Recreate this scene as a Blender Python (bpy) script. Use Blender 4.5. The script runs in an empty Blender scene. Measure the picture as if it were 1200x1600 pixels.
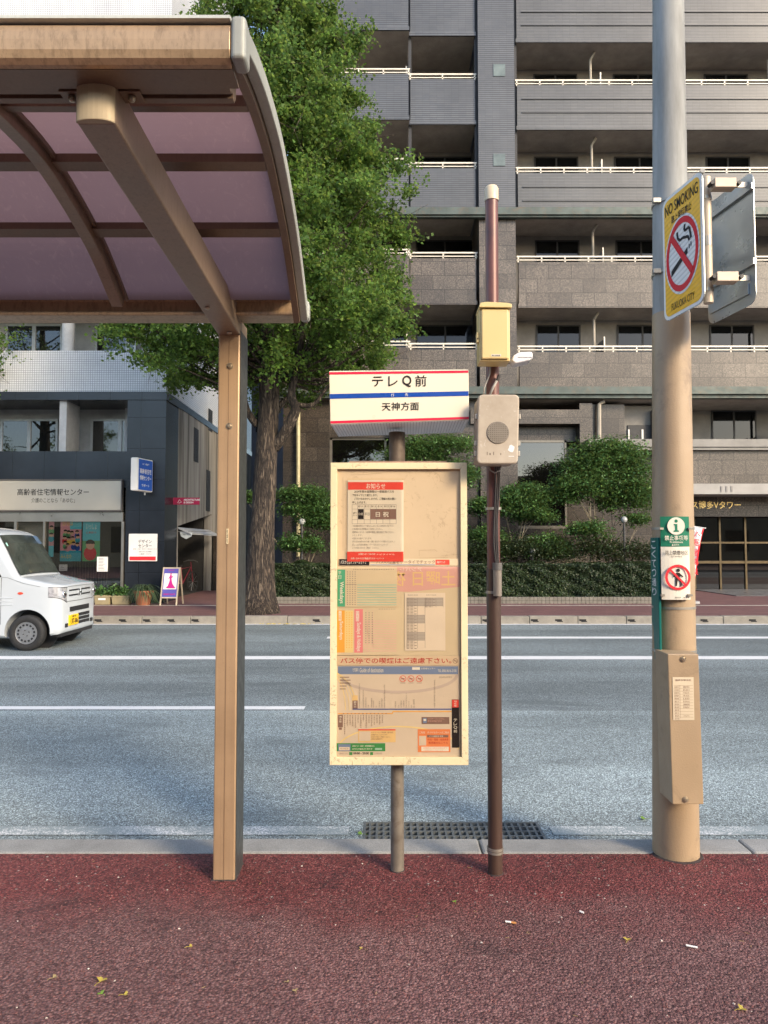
import bpy, bmesh, math, random
import numpy as np
from mathutils import Vector, Matrix
random.seed(7)
R = math.radians
S = bpy.context.scene
COL = S.collection
# ------------------------------------------------------------------ camera
CAM_H, PITCH, FPX = 1.5, R(2.7), 1109.0
cd = bpy.data.cameras.new("camera"); cam = bpy.data.objects.new("camera", cd); COL.objects.link(cam)
cam.location = (0, 0, CAM_H); cam.rotation_euler = (R(90) + PITCH, 0, 0)
cd.sensor_fit = 'VERTICAL'; cd.sensor_height = 36.0; cd.lens = FPX * 36.0 / 1600.0
cd.clip_start = 0.05; cd.clip_end = 5000
S.camera = cam
# ------------------------------------------------------------------ light
SUN_EL, SUN_AZ = R(27), R(136)
w = bpy.data.worlds.new("World"); S.world = w; w.use_nodes = True
wn = w.node_tree.nodes; wl = w.node_tree.links
bg = wn['Background']; sky = wn.new('ShaderNodeTexSky'); sky.sky_type = 'NISHITA'; sky.sun_disc = False
sky.sun_elevation = SUN_EL; sky.sun_rotation = SUN_AZ; sky.air_density = 1.0; sky.dust_density = 1.5; sky.ozone_density = 1.0
wl.new(sky.outputs[0], bg.inputs[0]); bg.inputs[1].default_value = 0.15
ld = bpy.data.lights.new("sun", 'SUN'); ld.energy = 1.5; ld.angle = R(14); ld.color = (1.0, 0.80, 0.56)
lo = bpy.data.objects.new("sun", ld); COL.objects.link(lo)
lo.rotation_euler = (SUN_EL - R(90), 0, -SUN_AZ)
S.view_settings.view_transform = 'Standard'; S.view_settings.look = 'None'
S.view_settings.exposure = 1.52; S.view_settings.gamma = 1.0
try:
    S.cycles.max_bounces = 8; S.cycles.transparent_max_bounces = 12; S.cycles.use_denoising = True
except Exception: pass

# ------------------------------------------------------------------ measuring helpers
CP, SP = math.cos(PITCH), math.sin(PITCH)
def W(px, py, Y):
    """point of the plane y=Y that the photograph shows at px,py (1200x1600)"""
    u = (px - 600) / FPX; v = (800 - py) / FPX
    t = Y / (CP - v * SP)
    return Vector((u * t, Y, CAM_H + t * (SP + v * CP)))
def WX(px, Y, py=600): return W(px, py, Y).x
def WZ(py, Y): return W(600, py, Y).z
def WP(px, py, X):
    u = (px - 600) / FPX; v = (800 - py) / FPX; t = X / u
    return Vector((X, t * (CP - v * SP), CAM_H + t * (SP + v * CP)))
def G(px, py, z=0.0):
    u = (px - 600) / FPX; v = (800 - py) / FPX
    t = (z - CAM_H) / (SP + v * CP)
    return Vector((u * t, t * (CP - v * SP), z))

# ------------------------------------------------------------------ object helpers
ORG = {}
def thing(name, label, cat, loc=(0, 0, 0), group=None):
    o = bpy.data.objects.new(name, None); COL.objects.link(o); o.empty_display_size = 0.1
    o.location = loc; ORG[o.name] = Vector(loc)
    o['label'] = label; o['category'] = cat
    if group: o['group'] = group
    return o
def tag(o, label, cat, group=None):
    o['label'] = label; o['category'] = cat
    if group: o['group'] = group
    return o
def structure(o): o['kind'] = 'structure'; return o
def orgof(o):
    return ORG[o.name]

_tc = {}
def textgeo(s, bold=0.0):
    if any(ord(ch) > 0x3000 for ch in s): bold = min(bold, .008)
    k = (s, bold)
    if k in _tc: return _tc[k]
    c = bpy.data.curves.new('t', 'FONT'); c.body = s; c.size = 1; c.offset = bold; c.resolution_u = 3
    o = bpy.data.objects.new('t', c); m = o.to_mesh()
    V = [(v.co.x, v.co.y) for v in m.vertices]; F = [tuple(p.vertices) for p in m.polygons]
    o.to_mesh_clear(); bpy.data.objects.remove(o); bpy.data.curves.remove(c)
    if not V: V = [(0, 0)]
    _tc[k] = (V, F); return _tc[k]

class MB:
    def __init__(s): s.v = []; s.f = []
    def add(s, vs, fs):
        n = len(s.v); s.v += [tuple(a) for a in vs]; s.f += [tuple(i + n for i in f) for f in fs]; return s
    def box(s, x0, x1, y0, y1, z0, z1):
        x0, x1 = min(x0, x1), max(x0, x1); y0, y1 = min(y0, y1), max(y0, y1); z0, z1 = min(z0, z1), max(z0, z1)
        return s.add([(x0,y0,z0),(x1,y0,z0),(x1,y1,z0),(x0,y1,z0),(x0,y0,z1),(x1,y0,z1),(x1,y1,z1),(x0,y1,z1)],
                     [(0,3,2,1),(4,5,6,7),(0,1,5,4),(1,2,6,5),(2,3,7,6),(3,0,4,7)])
    def hexa(s, p): return s.add(p, [(0,3,2,1),(4,5,6,7),(0,1,5,4),(1,2,6,5),(2,3,7,6),(3,0,4,7)])
    def quad(s, a, b, c, d): return s.add([a, b, c, d], [(0, 1, 2, 3)])
    def poly(s, pts): return s.add(pts, [tuple(range(len(pts)))])
    def prism(s, pts, d):
        """polygon pts (3d) extruded along vector d"""
        n = len(pts); d = Vector(d); q = [Vector(p) for p in pts]
        fs = [tuple(range(n)), tuple(range(2*n-1, n-1, -1))] + [(i, i+n, (i+1) % n + n, (i+1) % n) for i in range(n)]
        return s.add(q + [p + d for p in q], fs)
    def tube(s, path, r, n=10, caps=True, jitter=0.0, seed=0):
        path = [Vector(p) for p in path]; rs = r if isinstance(r, (list, tuple)) else [r] * len(path)
        rng = random.Random(seed); base = len(s.v)
        for i, p in enumerate(path):
            t = (path[min(i+1, len(path)-1)] - path[max(i-1, 0)]).normalized()
            a = t.orthogonal().normalized() if i == 0 else (pa - t * pa.dot(t)).normalized()
            pa = a; b = t.cross(a)
            for k in range(n):
                th = 2 * math.pi * k / n; rr = rs[i] * (1 + jitter * (rng.random() - .5))
                s.v.append(tuple(p + (a * math.cos(th) + b * math.sin(th)) * rr))
        for i in range(len(path) - 1):
            for k in range(n):
                a0 = base + i*n + k; a1 = base + i*n + (k+1) % n
                s.f.append((a0, a1, a1 + n, a0 + n))
        if caps:
            s.f.append(tuple(base + k for k in reversed(range(n)))); e = base + (len(path)-1) * n
            s.f.append(tuple(e + k for k in range(n)))
        return s
    def lathe(s, c, prof, n=24, axis='z'):
        """prof list of (r, h) round point c"""
        base = len(s.v); c = Vector(c)
        for r, h in prof:
            for k in range(n):
                th = 2*math.pi*k/n; a, b = r*math.cos(th), r*math.sin(th)
                s.v.append(tuple(c + (Vector((a, b, h)) if axis == 'z' else Vector((a, h, b)) if axis == 'y' else Vector((h, a, b)))))
        for i in range(len(prof)-1):
            for k in range(n):
                a0 = base+i*n+k; a1 = base+i*n+(k+1) % n; s.f.append((a0, a1, a1+n, a0+n))
        s.f.append(tuple(base+k for k in reversed(range(n)))); e = base+(len(prof)-1)*n; s.f.append(tuple(e+k for k in range(n)))
        return s
    def text(s, body, o, r, u, bold=0.0, w=None, h=None, align='c', mirror=False):
        """text in the frame (o origin, r right, u up); fitted to w x h metres; o is the centre (or left middle)"""
        V, F = textgeo(body, bold); o = Vector(o); r = Vector(r).normalized(); u = Vector(u).normalized()
        x0 = min(a for a, b in V); x1 = max(a for a, b in V); y0 = min(b for a, b in V); y1 = max(b for a, b in V)
        sy = h / max(y1-y0, 1e-6) if h else None; sx = w / max(x1-x0, 1e-6) if w else sy
        if sy is None: sy = sx
        cx = (x0+x1)/2 if align == 'c' else x0; cy = (y0+y1)/2; m = -1 if mirror else 1
        return s.add([o + r*((a-cx)*sx*m) + u*((b-cy)*sy) for a, b in V], [f[::m] for f in F])
    def start(s): s.marks = getattr(s, 'marks', []) + [(len(s.v), len(s.f))]; return s
    def build_each(s, n, name, mat, parent, **k):
        """n equally sized pieces, each an object of its own"""
        nv, nf = len(s.v)//n, len(s.f)//n; out = []
        for i in range(n):
            q = MB(); q.v = s.v[i*nv:(i+1)*nv]; q.f = [tuple(a-i*nv for a in f) for f in s.f[i*nf:(i+1)*nf]]; out.append(q.build(name, mat, parent, **k))
        return out
    def build(s, name, mat, parent=None, bevel=0.0, smooth=False, seg=2, split=None):
        me = bpy.data.meshes.new(name); org = Vector((0, 0, 0))
        if parent is not None: org = orgof(parent)
        me.from_pydata([tuple(Vector(p) - org) for p in s.v], [], s.f)
        me.update()
        if smooth: me.polygons.foreach_set('use_smooth', [True] * len(me.polygons))
        me.materials.append(mat)
        o = bpy.data.objects.new(name, me); COL.objects.link(o)
        ORG[o.name] = org
        if parent is not None: o.parent = parent
        if bevel:
            b = o.modifiers.new('bevel', 'BEVEL'); b.width = bevel; b.segments = seg; b.limit_method = 'ANGLE'; b.angle_limit = R(35)
        if smooth and split is not None:
            e = o.modifiers.new('split', 'EDGE_SPLIT'); e.split_angle = R(split)
        return o
def copy_tree(o, parent=None):
    c = o.copy(); COL.objects.link(c); ORG[c.name] = ORG[o.name]
    if parent is not None: c.parent = parent
    for ch in list(o.children): copy_tree(ch, c)
    return c

# ------------------------------------------------------------------ materials
class NT:
    def __init__(s, name):
        s.m = bpy.data.materials.new(name); s.m.use_nodes = True; s.n = s.m.node_tree.nodes; s.l = s.m.node_tree.links
        s.b = s.n['Principled BSDF']; s.out = s.n['Material Output']
        s.tc = s.n.new('ShaderNodeTexCoord').outputs['Object']
    def map(s, scale=(1, 1, 1), src=None):
        q = s.n.new('ShaderNodeMapping'); s.l.new(src or s.tc, q.inputs[0]); q.inputs['Scale'].default_value = scale; return q.outputs[0]
    def noise(s, scale, detail=4, rough=.55, vec=None, dist=0):
        q = s.n.new('ShaderNodeTexNoise'); q.inputs['Scale'].default_value = scale; q.inputs['Detail'].default_value = detail
        q.inputs['Roughness'].default_value = rough; q.inputs['Distortion'].default_value = dist
        s.l.new(vec or s.tc, q.inputs['Vector']); return q.outputs['Fac']
    def vor(s, scale, feature='F1', out='Distance', vec=None):
        q = s.n.new('ShaderNodeTexVoronoi'); q.feature = feature; q.inputs['Scale'].default_value = scale
        s.l.new(vec or s.tc, q.inputs['Vector']); return q.outputs[out]
    def ramp(s, fac, stops, interp='LINEAR'):
        q = s.n.new('ShaderNodeValToRGB'); s.l.new(fac, q.inputs[0]); cr = q.color_ramp; cr.interpolation = interp
        while len(cr.elements) < len(stops): cr.elements.new(0.5)
        for e, (p, c) in zip(cr.elements, stops):
            e.position = p; e.color = (c, c, c, 1) if isinstance(c, (int, float)) else (*c, 1)
        return q.outputs[0]
    def mix(s, a, b, fac, mode='MIX'):
        q = s.n.new('ShaderNodeMix'); q.data_type = 'RGBA'; q.blend_type = mode
        for i, x in ((6, a), (7, b)):
            if isinstance(x, tuple): q.inputs[i].default_value = (*x, 1)
            else: s.l.new(x, q.inputs[i])
        if isinstance(fac, (int, float)): q.inputs[0].default_value = fac
        else: s.l.new(fac, q.inputs[0])
        return q.outputs[2]
    def math(s, op, a, b=0.0):
        q = s.n.new('ShaderNodeMath'); q.operation = op
        for i, x in ((0, a), (1, b)):
            if isinstance(x, (int, float)): q.inputs[i].default_value = x
            else: s.l.new(x, q.inputs[i])
        return q.outputs[0]
    def sepc(s, x='x+y,z'):
        """facade coordinates: (x+y, z)"""
        a = s.n.new('ShaderNodeSeparateXYZ'); s.l.new(s.tc, a.inputs[0])
        c = s.n.new('ShaderNodeCombineXYZ'); s.l.new(s.math('ADD', a.outputs[0], a.outputs[1]), c.inputs[0]); s.l.new(a.outputs[2], c.inputs[1])
        return c.outputs[0]
    def brick(s, vec, bw, rh, mortar, c1=(1,1,1), c2=(.8,.8,.8), cm=(0,0,0), offset=.5, bias=0):
        q = s.n.new('ShaderNodeTexBrick'); s.l.new(vec, q.inputs['Vector']); q.offset = offset
        q.inputs['Scale'].default_value = 1; q.inputs['Brick Width'].default_value = bw; q.inputs['Row Height'].default_value = rh
        q.inputs['Mortar Size'].default_value = mortar; q.inputs['Mortar Smooth'].default_value = .1; q.inputs['Bias'].default_value = bias
        q.inputs['Color1'].default_value = (*c1, 1); q.inputs['Color2'].default_value = (*c2, 1); q.inputs['Mortar'].default_value = (*cm, 1)
        return q
    def bump(s, h, strength=.3, dist=.01, prev=None):
        q = s.n.new('ShaderNodeBump'); s.l.new(h, q.inputs['Height']); q.inputs['Strength'].default_value = strength; q.inputs['Distance'].default_value = dist
        if prev: s.l.new(prev, q.inputs['Normal'])
        return q.outputs[0]
    def set(s, **k):
        for a, x in k.items():
            i = s.b.inputs[{'col': 'Base Color', 'rough': 'Roughness', 'metal': 'Metallic', 'normal': 'Normal', 'spec': 'Specular IOR Level', 'coat': 'Coat Weight', 'alpha': 'Alpha'}[a]]
            if isinstance(x, tuple): i.default_value = (*x, 1)
            elif isinstance(x, (int, float)): i.default_value = x
            else: s.l.new(x, i)
        return s.m
def sc(c, k): return tuple(min(1, x * k) for x in c)
_mc = {}
def flat(name, col, rough=.6, metal=0.0, var=.12, scale=6.0, bump=0.0, bscale=80, dirt=0.0, dirtcol=(.10,.07,.045), spec=.5):
    """paint / metal / plastic with a little wear"""
    k = (name, col, rough, metal, var, scale, bump, bscale, dirt)
    if k in _mc: return _mc[k]
    t = NT(name); n = t.noise(scale, 6)
    c = t.ramp(n, [(.3, sc(col, 1-var)), (.7, sc(col, 1+var*.6))])
    if dirt:
        d = t.ramp(t.noise(scale*1.7, 8, .7, dist=.6), [(.56-dirt*.12, 0.0), (.72-dirt*.1, 1.0)])
        c = t.mix(c, dirtcol, t.math('MULTIPLY', d, min(1, .45+dirt*.4)))
    t.set(col=c, metal=metal, spec=spec, rough=t.ramp(t.noise(scale*3, 4), [(.3, max(0, rough-.08)), (.7, min(1, rough+.1))]))
    if bump: t.set(normal=t.bump(t.noise(bscale, 4), bump, .004))
    _mc[k] = t.m; return t.m
def glass(name, tint=(.6,.65,.65), refl=1.0, rough=.02, body=.1, bodycol=(.05,.06,.06)):
    t = NT(name); n = t.n; l = t.l
    tr = n.new('ShaderNodeBsdfTransparent'); tr.inputs[0].default_value = (*tint, 1)
    gl = n.new('ShaderNodeBsdfGlossy'); gl.inputs['Roughness'].default_value = rough; gl.inputs[0].default_value = (refl, refl, refl, 1)
    df = n.new('ShaderNodeBsdfDiffuse'); df.inputs[0].default_value = (*bodycol, 1)
    fr = n.new('ShaderNodeFresnel'); fr.inputs[0].default_value = 1.5
    m1 = n.new('ShaderNodeMixShader'); m1.inputs[0].default_value = body; l.new(tr.outputs[0], m1.inputs[1]); l.new(df.outputs[0], m1.inputs[2])
    m2 = n.new('ShaderNodeMixShader'); l.new(t.math('MULTIPLY', fr.outputs[0], 2.0), m2.inputs[0]); l.new(m1.outputs[0], m2.inputs[1]); l.new(gl.outputs[0], m2.inputs[2])
    l.new(m2.outputs[0], t.out.inputs[0]); return t.m
def foliage(name, dark, light, trans=.35):
    t = NT(name); gi = t.n.new('ShaderNodeNewGeometry').outputs['Random Per Island']
    c = t.ramp(gi, [(0, dark), (.55, tuple((a+b)/2 for a, b in zip(dark, light))), (.93, light), (1, (light[0]*1.5, light[1]*1.1, light[2]*.8))])
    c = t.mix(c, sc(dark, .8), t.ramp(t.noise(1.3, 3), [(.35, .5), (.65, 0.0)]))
    t.set(col=c, rough=.5, spec=.35)
    tl = t.n.new('ShaderNodeBsdfTranslucent'); t.l.new(t.mix(c, (1, 1, .3), .12), tl.inputs[0])
    mx = t.n.new('ShaderNodeMixShader'); mx.inputs[0].default_value = trans
    t.l.new(t.b.outputs[0], mx.inputs[1]); t.l.new(tl.outputs[0], mx.inputs[2]); t.l.new(mx.outputs[0], t.out.inputs[0])
    return t.m
# ================================================================== SETTING
def mat_asphalt(name='asphalt', c=(.15,.165,.175), light=1.0):
    t = NT(name); sp = t.vor(170, out='Color'); g = t.n.new('ShaderNodeSeparateColor'); t.l.new(sp, g.inputs[0])
    base = t.ramp(g.outputs[0], [(0, sc(c, .35)), (.5, sc(c, .88)), (.82, sc(c, 1.5)), (1, sc(c, 2.8))])
    pat = t.ramp(t.noise(.55, 5, .6, vec=t.map((.35, 1, 1))), [(.3, .72), (.7, 1.12)])
    q = t.mix(base, pat, 1.0, 'MULTIPLY')
    trk = t.ramp(t.noise(1, 3, .5, vec=t.map((.04, 1.15, 1))), [(.42, 1.08), (.58, .84)])
    q = t.mix(q, trk, 1.0, 'MULTIPLY')
    st = t.ramp(t.noise(1.3, 5, .65, vec=t.map((.5, 1.2, 1)), dist=.4), [(.56, 0.0), (.68, .6)])
    q = t.mix(q, sc(c, .5), st)
    wt = t.ramp(t.noise(1, 6, .7, vec=t.map((.5, 5, 1)), dist=.3), [(.60, 0.0), (.75, .35)]); q = t.mix(q, sc(c, 1.7), wt)
    t.set(col=q, rough=.78, spec=.4, normal=t.bump(t.vor(170), .55, .004, t.bump(t.noise(40, 3), .25, .006))); return t.m
def mat_redpave():
    t = NT('red_porous_paving'); v = t.map(src=None)
    d = t.vor(112, out='Distance'); col = t.vor(112, out='Color'); g = t.n.new('ShaderNodeSeparateColor'); t.l.new(col, g.inputs[0])
    st = t.ramp(g.outputs[0], [(0, (.10,.030,.029)), (.45, (.195,.046,.044)), (.85, (.275,.070,.063)), (.99, (.31,.105,.09)), (1.0, (.42,.35,.30))])
    # worn dull zone against fresher red strip along the kerb
    sx = t.n.new('ShaderNodeSeparateXYZ'); t.l.new(t.tc, sx.inputs[0])
    yy = t.math('ADD', sx.outputs[1], t.math('MULTIPLY', t.math('SUBTRACT', t.noise(1.6, 5, .6), .5), 1.1))
    wear = t.ramp(yy, [(0, 1.0), (1, 0.0)]); mr = t.n.new('ShaderNodeMapRange'); t.l.new(yy, mr.inputs[0])
    mr.inputs[1].default_value = 2.75; mr.inputs[2].default_value = 3.15; mr.inputs[3].default_value = .88; mr.inputs[4].default_value = .05
    c = t.mix(st, t.ramp(g.outputs[1], [(0, (.130,.068,.066)), (.5, (.225,.112,.105)), (1, (.32,.185,.168))]), mr.outputs[0])
    stain = t.ramp(t.noise(2.1, 6, .65, dist=.5), [(.57, 0.0), (.68, .55)])
    c = t.mix(c, (.035,.022,.024), stain)
    c = t.mix(c, t.ramp(t.noise(.7, 5, .6), [(.3, .78), (.7, 1.18)]), 1.0, 'MULTIPLY')
    dust = t.ramp(t.noise(3.3, 8, .75, dist=.8), [(.60, 0.0), (.78, .30)]); c = t.mix(c, (.30,.22,.19), dust)
    v2 = t.vor(210, out='Distance'); low = t.ramp(g.outputs[2], [(.12, 0.0), (.30, 1.0)])
    gap = t.ramp(d, [(.38, 1.0), (.68, .55)]); c = t.mix(c, gap, 1.0, 'MULTIPLY'); c = t.mix(c, t.mix((.60,.58,.58), (1.0,1.0,1.0), low), 1.0, 'MULTIPLY')
    hgt = t.math('ADD', t.math('MULTIPLY', t.math('SUBTRACT', 1.0, d), .55), t.math('ADD', t.math('MULTIPLY', g.outputs[2], .45), t.math('MULTIPLY', v2, .12)))
    t.set(col=c, rough=.62, spec=.35, normal=t.bump(hgt, .9, .009, t.bump(t.noise(22, 3), .2, .008))); return t.m
def mat_conc(name, c, sc_=5, stain=.4, b=.3):
    t = NT(name); n = t.ramp(t.noise(sc_, 8, .65), [(.25, sc(c, .68)), (.75, sc(c, 1.15))])
    s = t.ramp(t.noise(sc_*.4, 5), [(.5, 0.0), (.75, stain)])
    sp = t.ramp(t.noise(160, 2), [(.4, .82), (.6, 1.08)])
    t.set(col=t.mix(t.mix(n, sc(c, .4), s), sp, 1.0, 'MULTIPLY'), rough=.85, normal=t.bump(t.noise(90, 4), b, .004)); return t.m
M_asph = mat_asphalt(c=(.235,.280,.285)); M_asph2 = mat_asphalt('asphalt_far', (.160,.190,.196)); M_red = mat_redpave()
M_kerb = mat_conc('kerb_concrete', (.30,.30,.285), 3, .6); M_kerb2 = mat_conc('far_kerb_concrete', (.26,.24,.20))
M_black = flat('black_void', (.01,.01,.011), .9)
def mat_line(name, worn):
    t = NT(name); v = t.vor(170, out='Color'); g = t.n.new('ShaderNodeSeparateColor'); t.l.new(v, g.inputs[0])
    n = t.math('ADD', t.math('MULTIPLY', t.noise(7, 6, .7, vec=t.map((.5,1,1))), .8), t.math('MULTIPLY', g.outputs[0], .35))
    m = t.ramp(n, [(worn, 0.0), (worn+(.14 if worn < .5 else .16), 1.0)])
    t.set(col=t.mix((.235,.280,.285), (.66,.67,.67), m), rough=.7, normal=t.bump(t.vor(170), .4, .003)); return t.m
M_line = mat_line('road_paint', .30); M_worn = mat_line('worn_road_paint', .60)

RZ = -0.12
g = MB().quad((-2500,-2500,-.62),(2500,-2500,-.62),(2500,2500,-.62),(-2500,2500,-.62)).build('ground', mat_conc('bare_ground', (.2,.19,.17)))
structure(g)
GX0, GX1, GY0, GY1 = -.12, .90, 3.79, 4.25
def sheet(x0, x1, y0, y1, z, m): m.quad((x0,y0,z),(x1,y0,z),(x1,y1,z),(x0,y1,z))
m = MB(); L = 130
for a in ((-L, GX0, 3.6, GY1), (GX1, L, 3.6, GY1), (GX0, GX1, 3.6, GY0), (-L, L, GY1, 7.05)): sheet(*a, RZ, m)
m.quad((GX0,GY0,RZ),(GX1,GY0,RZ),(GX1,GY0,RZ-.3),(GX0,GY0,RZ-.3)); m.quad((GX0,GY1,RZ-.3),(GX1,GY1,RZ-.3),(GX1,GY1,RZ),(GX0,GY1,RZ))
m.quad((GX0,GY0,RZ-.3),(GX0,GY1,RZ-.3),(GX0,GY1,RZ),(GX0,GY0,RZ)); m.quad((GX1,GY0,RZ),(GX1,GY1,RZ),(GX1,GY1,RZ-.3),(GX1,GY0,RZ-.3))
sheet(GX0, GX1, GY0, GY1, RZ-.3, m)
structure(m.build('road', M_asph))
m = MB(); sheet(-L, L, 7.05, 14.9, RZ, m); structure(m.build('road_far_lanes', M_asph2))
def gy(py): return G(600, py, RZ).y
m = MB(); z = RZ + .004
sheet(-L, L, gy(1030.5), gy(1025.5), z, m)
structure(m.build('centre_line', M_line))
m = MB()
for a, b in ((-9.5, -.79), ): sheet(a, b, gy(1109), gy(1104), z, m)
for a, b in ((-22,-6.4-.03), (-1.0, 9.5)): sheet(a, b, gy(998), gy(995), z, m)
sheet(-L, L, gy(976.3), gy(975), z, m)
structure(m.build('lane_line', M_line))
m = MB()
for a, b in ((-9, -.2), (.95, 9)): sheet(a, b, 4.05, 4.17, z, m)
structure(m.build('gutter_line', M_worn))
# near pavement and kerb
m = MB(); nx, ny = 2, 2
sheet(-L, L, -14, 3.53, 0.0, m); structure(m.build('near_pavement', M_red))
m = MB(); rng = random.Random(3); x = -12.3
xs = [x]
while x < 12: x += rng.choice((1.25, 1.32)); xs.append(x)
for a, b in zip(xs, xs[1:]):
    h = rng.uniform(-.003, .003)
    m.box(a+.003, b-.003, 3.532, 3.70, RZ-.3, .006+h)
k = m.build('near_kerb', M_kerb, bevel=.012); structure(k)
structure(MB().box(-L, -12.3, 3.532, 3.70, -.3, .004).box(xs[-1], L, 3.532, 3.70, -.3, .004).build('near_kerb_run', M_kerb))
# loose stones on the coarse paving: bump alone reads flat at the very front, so the top layer has a sprinkle of real grit
def grit(n, x0, x1, y0, y1, z, r0, r1, seed, name, mat):
    rg = np.random.default_rng(seed); V = []; F = []
    X = rg.uniform(x0, x1, n); Y = rg.uniform(y0, y1, n); Rr = rg.uniform(r0, r1, n); A = rg.uniform(0, 6.28, n)
    for i in range(n):
        b = len(V); r = Rr[i]; c, s_ = math.cos(A[i]), math.sin(A[i])
        for dx, dy, dz in ((-1,-.6,0),(.9,-.8,0),(1,.7,0),(-.8,.9,0),(-.5,-.3,.7),(.5,-.4,.8),(.4,.4,.6),(-.4,.5,.75)):
            V.append((X[i]+r*(dx*c-dy*s_), Y[i]+r*(dx*s_+dy*c), z-.001+r*dz))
        F += [(b+4,b+5,b+6,b+7),(b,b+1,b+5,b+4),(b+1,b+2,b+6,b+5),(b+2,b+3,b+7,b+6),(b+3,b,b+4,b+7)]
    m = MB(); m.v = V; m.f = F; return m.build(name, mat)
gm = NT('grit'); gi = gm.n.new('ShaderNodeNewGeometry').outputs['Random Per Island']
gm.set(col=gm.ramp(gi, [(0, (.05,.02,.02)), (.5, (.13,.045,.04)), (.985, (.19,.075,.065)), (.992, (.42,.36,.30)), (1, (.6,.55,.48))]), rough=.6)
gr = grit(16000, -2.4, 2.8, 1.0, 3.52, 0.0, .0025, .0055, 5, 'loose_grit', gm.m); gr['kind'] = 'stuff'
# far pavement and kerb
FK = gy(975) - .02
ZP = 0.035
m = MB(); sheet(-L, L, FK+.2, 60, ZP, m)
tf = NT('far_pavement_brick'); bk = tf.brick(tf.tc, .3, .15, .006, (.16,.075,.07), (.12,.055,.055), (.07,.04,.04)); tf.set(col=bk.outputs[0], rough=.8)
structure(m.build('far_pavement', tf.m))
m = MB(); rng = random.Random(5); x = -30
while x < 30:
    m.box(x+.004, x+.996, FK, FK+.198, RZ-.3, ZP+.004+rng.uniform(-.004,.004)); x += 1.0
fk = structure(m.build('far_kerb', M_kerb2, bevel=.015))
structure(MB().box(-L,-30,FK,FK+.198,RZ-.3,ZP+.003).box(30,L,FK,FK+.198,RZ-.3,ZP+.003).build('far_kerb_run', M_kerb2))
m = MB(); x = -9.4
while x < 12:
    if abs(x+2.7) > .6: m.box(x-.07, x+.07, FK-.004, FK+.02, -.055, -.02); m.box(x-.03, x+.09, FK-.004, FK+.02, -.075, -.058)
    x += .5 if rng.random() < .75 else 1.0
o = m.build('drain_slot', M_black, fk)
m = MB(); sheet(-L, L, 17.35, 17.47, ZP+.004, m); structure(m.build('pavement_line', flat('pale_line', (.55,.52,.45), .8)))
# grate
gt = thing('drain_grate', 'black iron grid grating in the road beside the kerb behind the bus stop pole', 'drain grate', (.39, 4.0, RZ))
M_iron = flat('cast_iron', (.20,.22,.225), .5, .6, .2, 12, .3)
m = MB(); z0, z1 = RZ-.03, RZ-.002
nX, nY = 26, 7
for i in range(1, nX): 
    x = GX0 + (GX1-GX0)*i/nX; m.box(x-.006, x+.006, GY0+.016, GY1-.016, z0, z1-.001)
m.build('grid_bar', M_iron, gt)
m = MB()
for j in range(1, nY):
    y = GY0 + (GY1-GY0)*j/nY; m.box(GX0+.016, GX1-.016, y-.006, y+.006, z0, z1)
m.build('cross_bar', M_iron, gt)
m = MB(); a = .015
m.box(GX0+.001, GX1-.001, GY0+.001, GY0+a, z0, z1+.002).box(GX0+.001, GX1-.001, GY1-a, GY1-.001, z0, z1+.002).box(GX0+.001, GX0+a, GY0+a, GY1-a, z0, z1+.002).box(GX1-a, GX1-.001, GY0+a, GY1-a, z0, z1+.002)
m.build_each(4, 'frame', M_iron, gt)

# ================================================================== LARGE DARK APARTMENT BUILDING
def mat_granite(name, c, speck=1.0, bw=.74, rh=.46):
    t = NT(name); v = t.sepc(); bk = t.brick(v, bw, rh, .010, (1.0,1.0,1.0), (.60,.57,.55), (.15,.13,.12))
    n = t.vor(60, out='Color'); g = t.n.new('ShaderNodeSeparateColor'); t.l.new(n, g.inputs[0])
    s = t.ramp(g.outputs[0], [(0, sc(c, .35)), (.4, sc(c, .8)), (.75, sc(c, 1.4)), (1, sc(c, 2.3*speck))])
    big = t.ramp(t.noise(.6, 4), [(.35, .70), (.65, 1.2)])
    q = t.mix(t.mix(s, bk.outputs[0], 1.0, 'MULTIPLY'), big, 1.0, 'MULTIPLY')
    t.set(col=q, rough=.38, spec=.5, normal=t.bump(bk.outputs['Fac'], .3, -.006)); return t.m
def mat_rib(name, c, rh=.068):
    t = NT(name); v = t.sepc(); a = t.n.new('ShaderNodeSeparateXYZ'); t.l.new(v, a.inputs[0])
    fr = t.math('FRACT', t.math('DIVIDE', a.outputs[1], rh))
    gr = t.ramp(fr, [(0, .30), (.22, .35), (.34, 1.0), (.9, 1.0), (1, .55)])
    bk = t.brick(v, .235, rh, .003, (1,1,1), (.86,.87,.9), (.6,.6,.6), offset=0)
    n = t.ramp(t.noise(.9, 5), [(.3, sc(c, .85)), (.7, sc(c, 1.15))])
    t.set(col=t.mix(t.mix(n, gr, 1.0, 'MULTIPLY'), bk.outputs[0], 1.0, 'MULTIPLY'), rough=.35, normal=t.bump(fr, .25, .01)); return t.m
M_gran = mat_granite('brown_granite', (.080,.066,.053)); M_grand = mat_granite('dark_shaded_granite', (.046,.037,.029))  # darker granite also has the planting's shade on the ground floor in its colour
M_rib = mat_rib('ribbed_grey_tile', (.088,.094,.104)); M_rib2 = mat_rib('fine_ribbed_grey_tile', (.100,.103,.106), .05)
M_ledge = flat('verdigris_ledge', (.055,.075,.07), .5, .2, .35, 2.5, dirt=.4)
M_soff = mat_conc('soffit_paint', (.42,.37,.32), 2, .2, .1); M_back = mat_conc('balcony_wall_paint', (.21,.20,.185), 2, .25, .1)
M_rail = flat('cream_rail_paint', (.62,.58,.50), .4, 0, .08)
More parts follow.
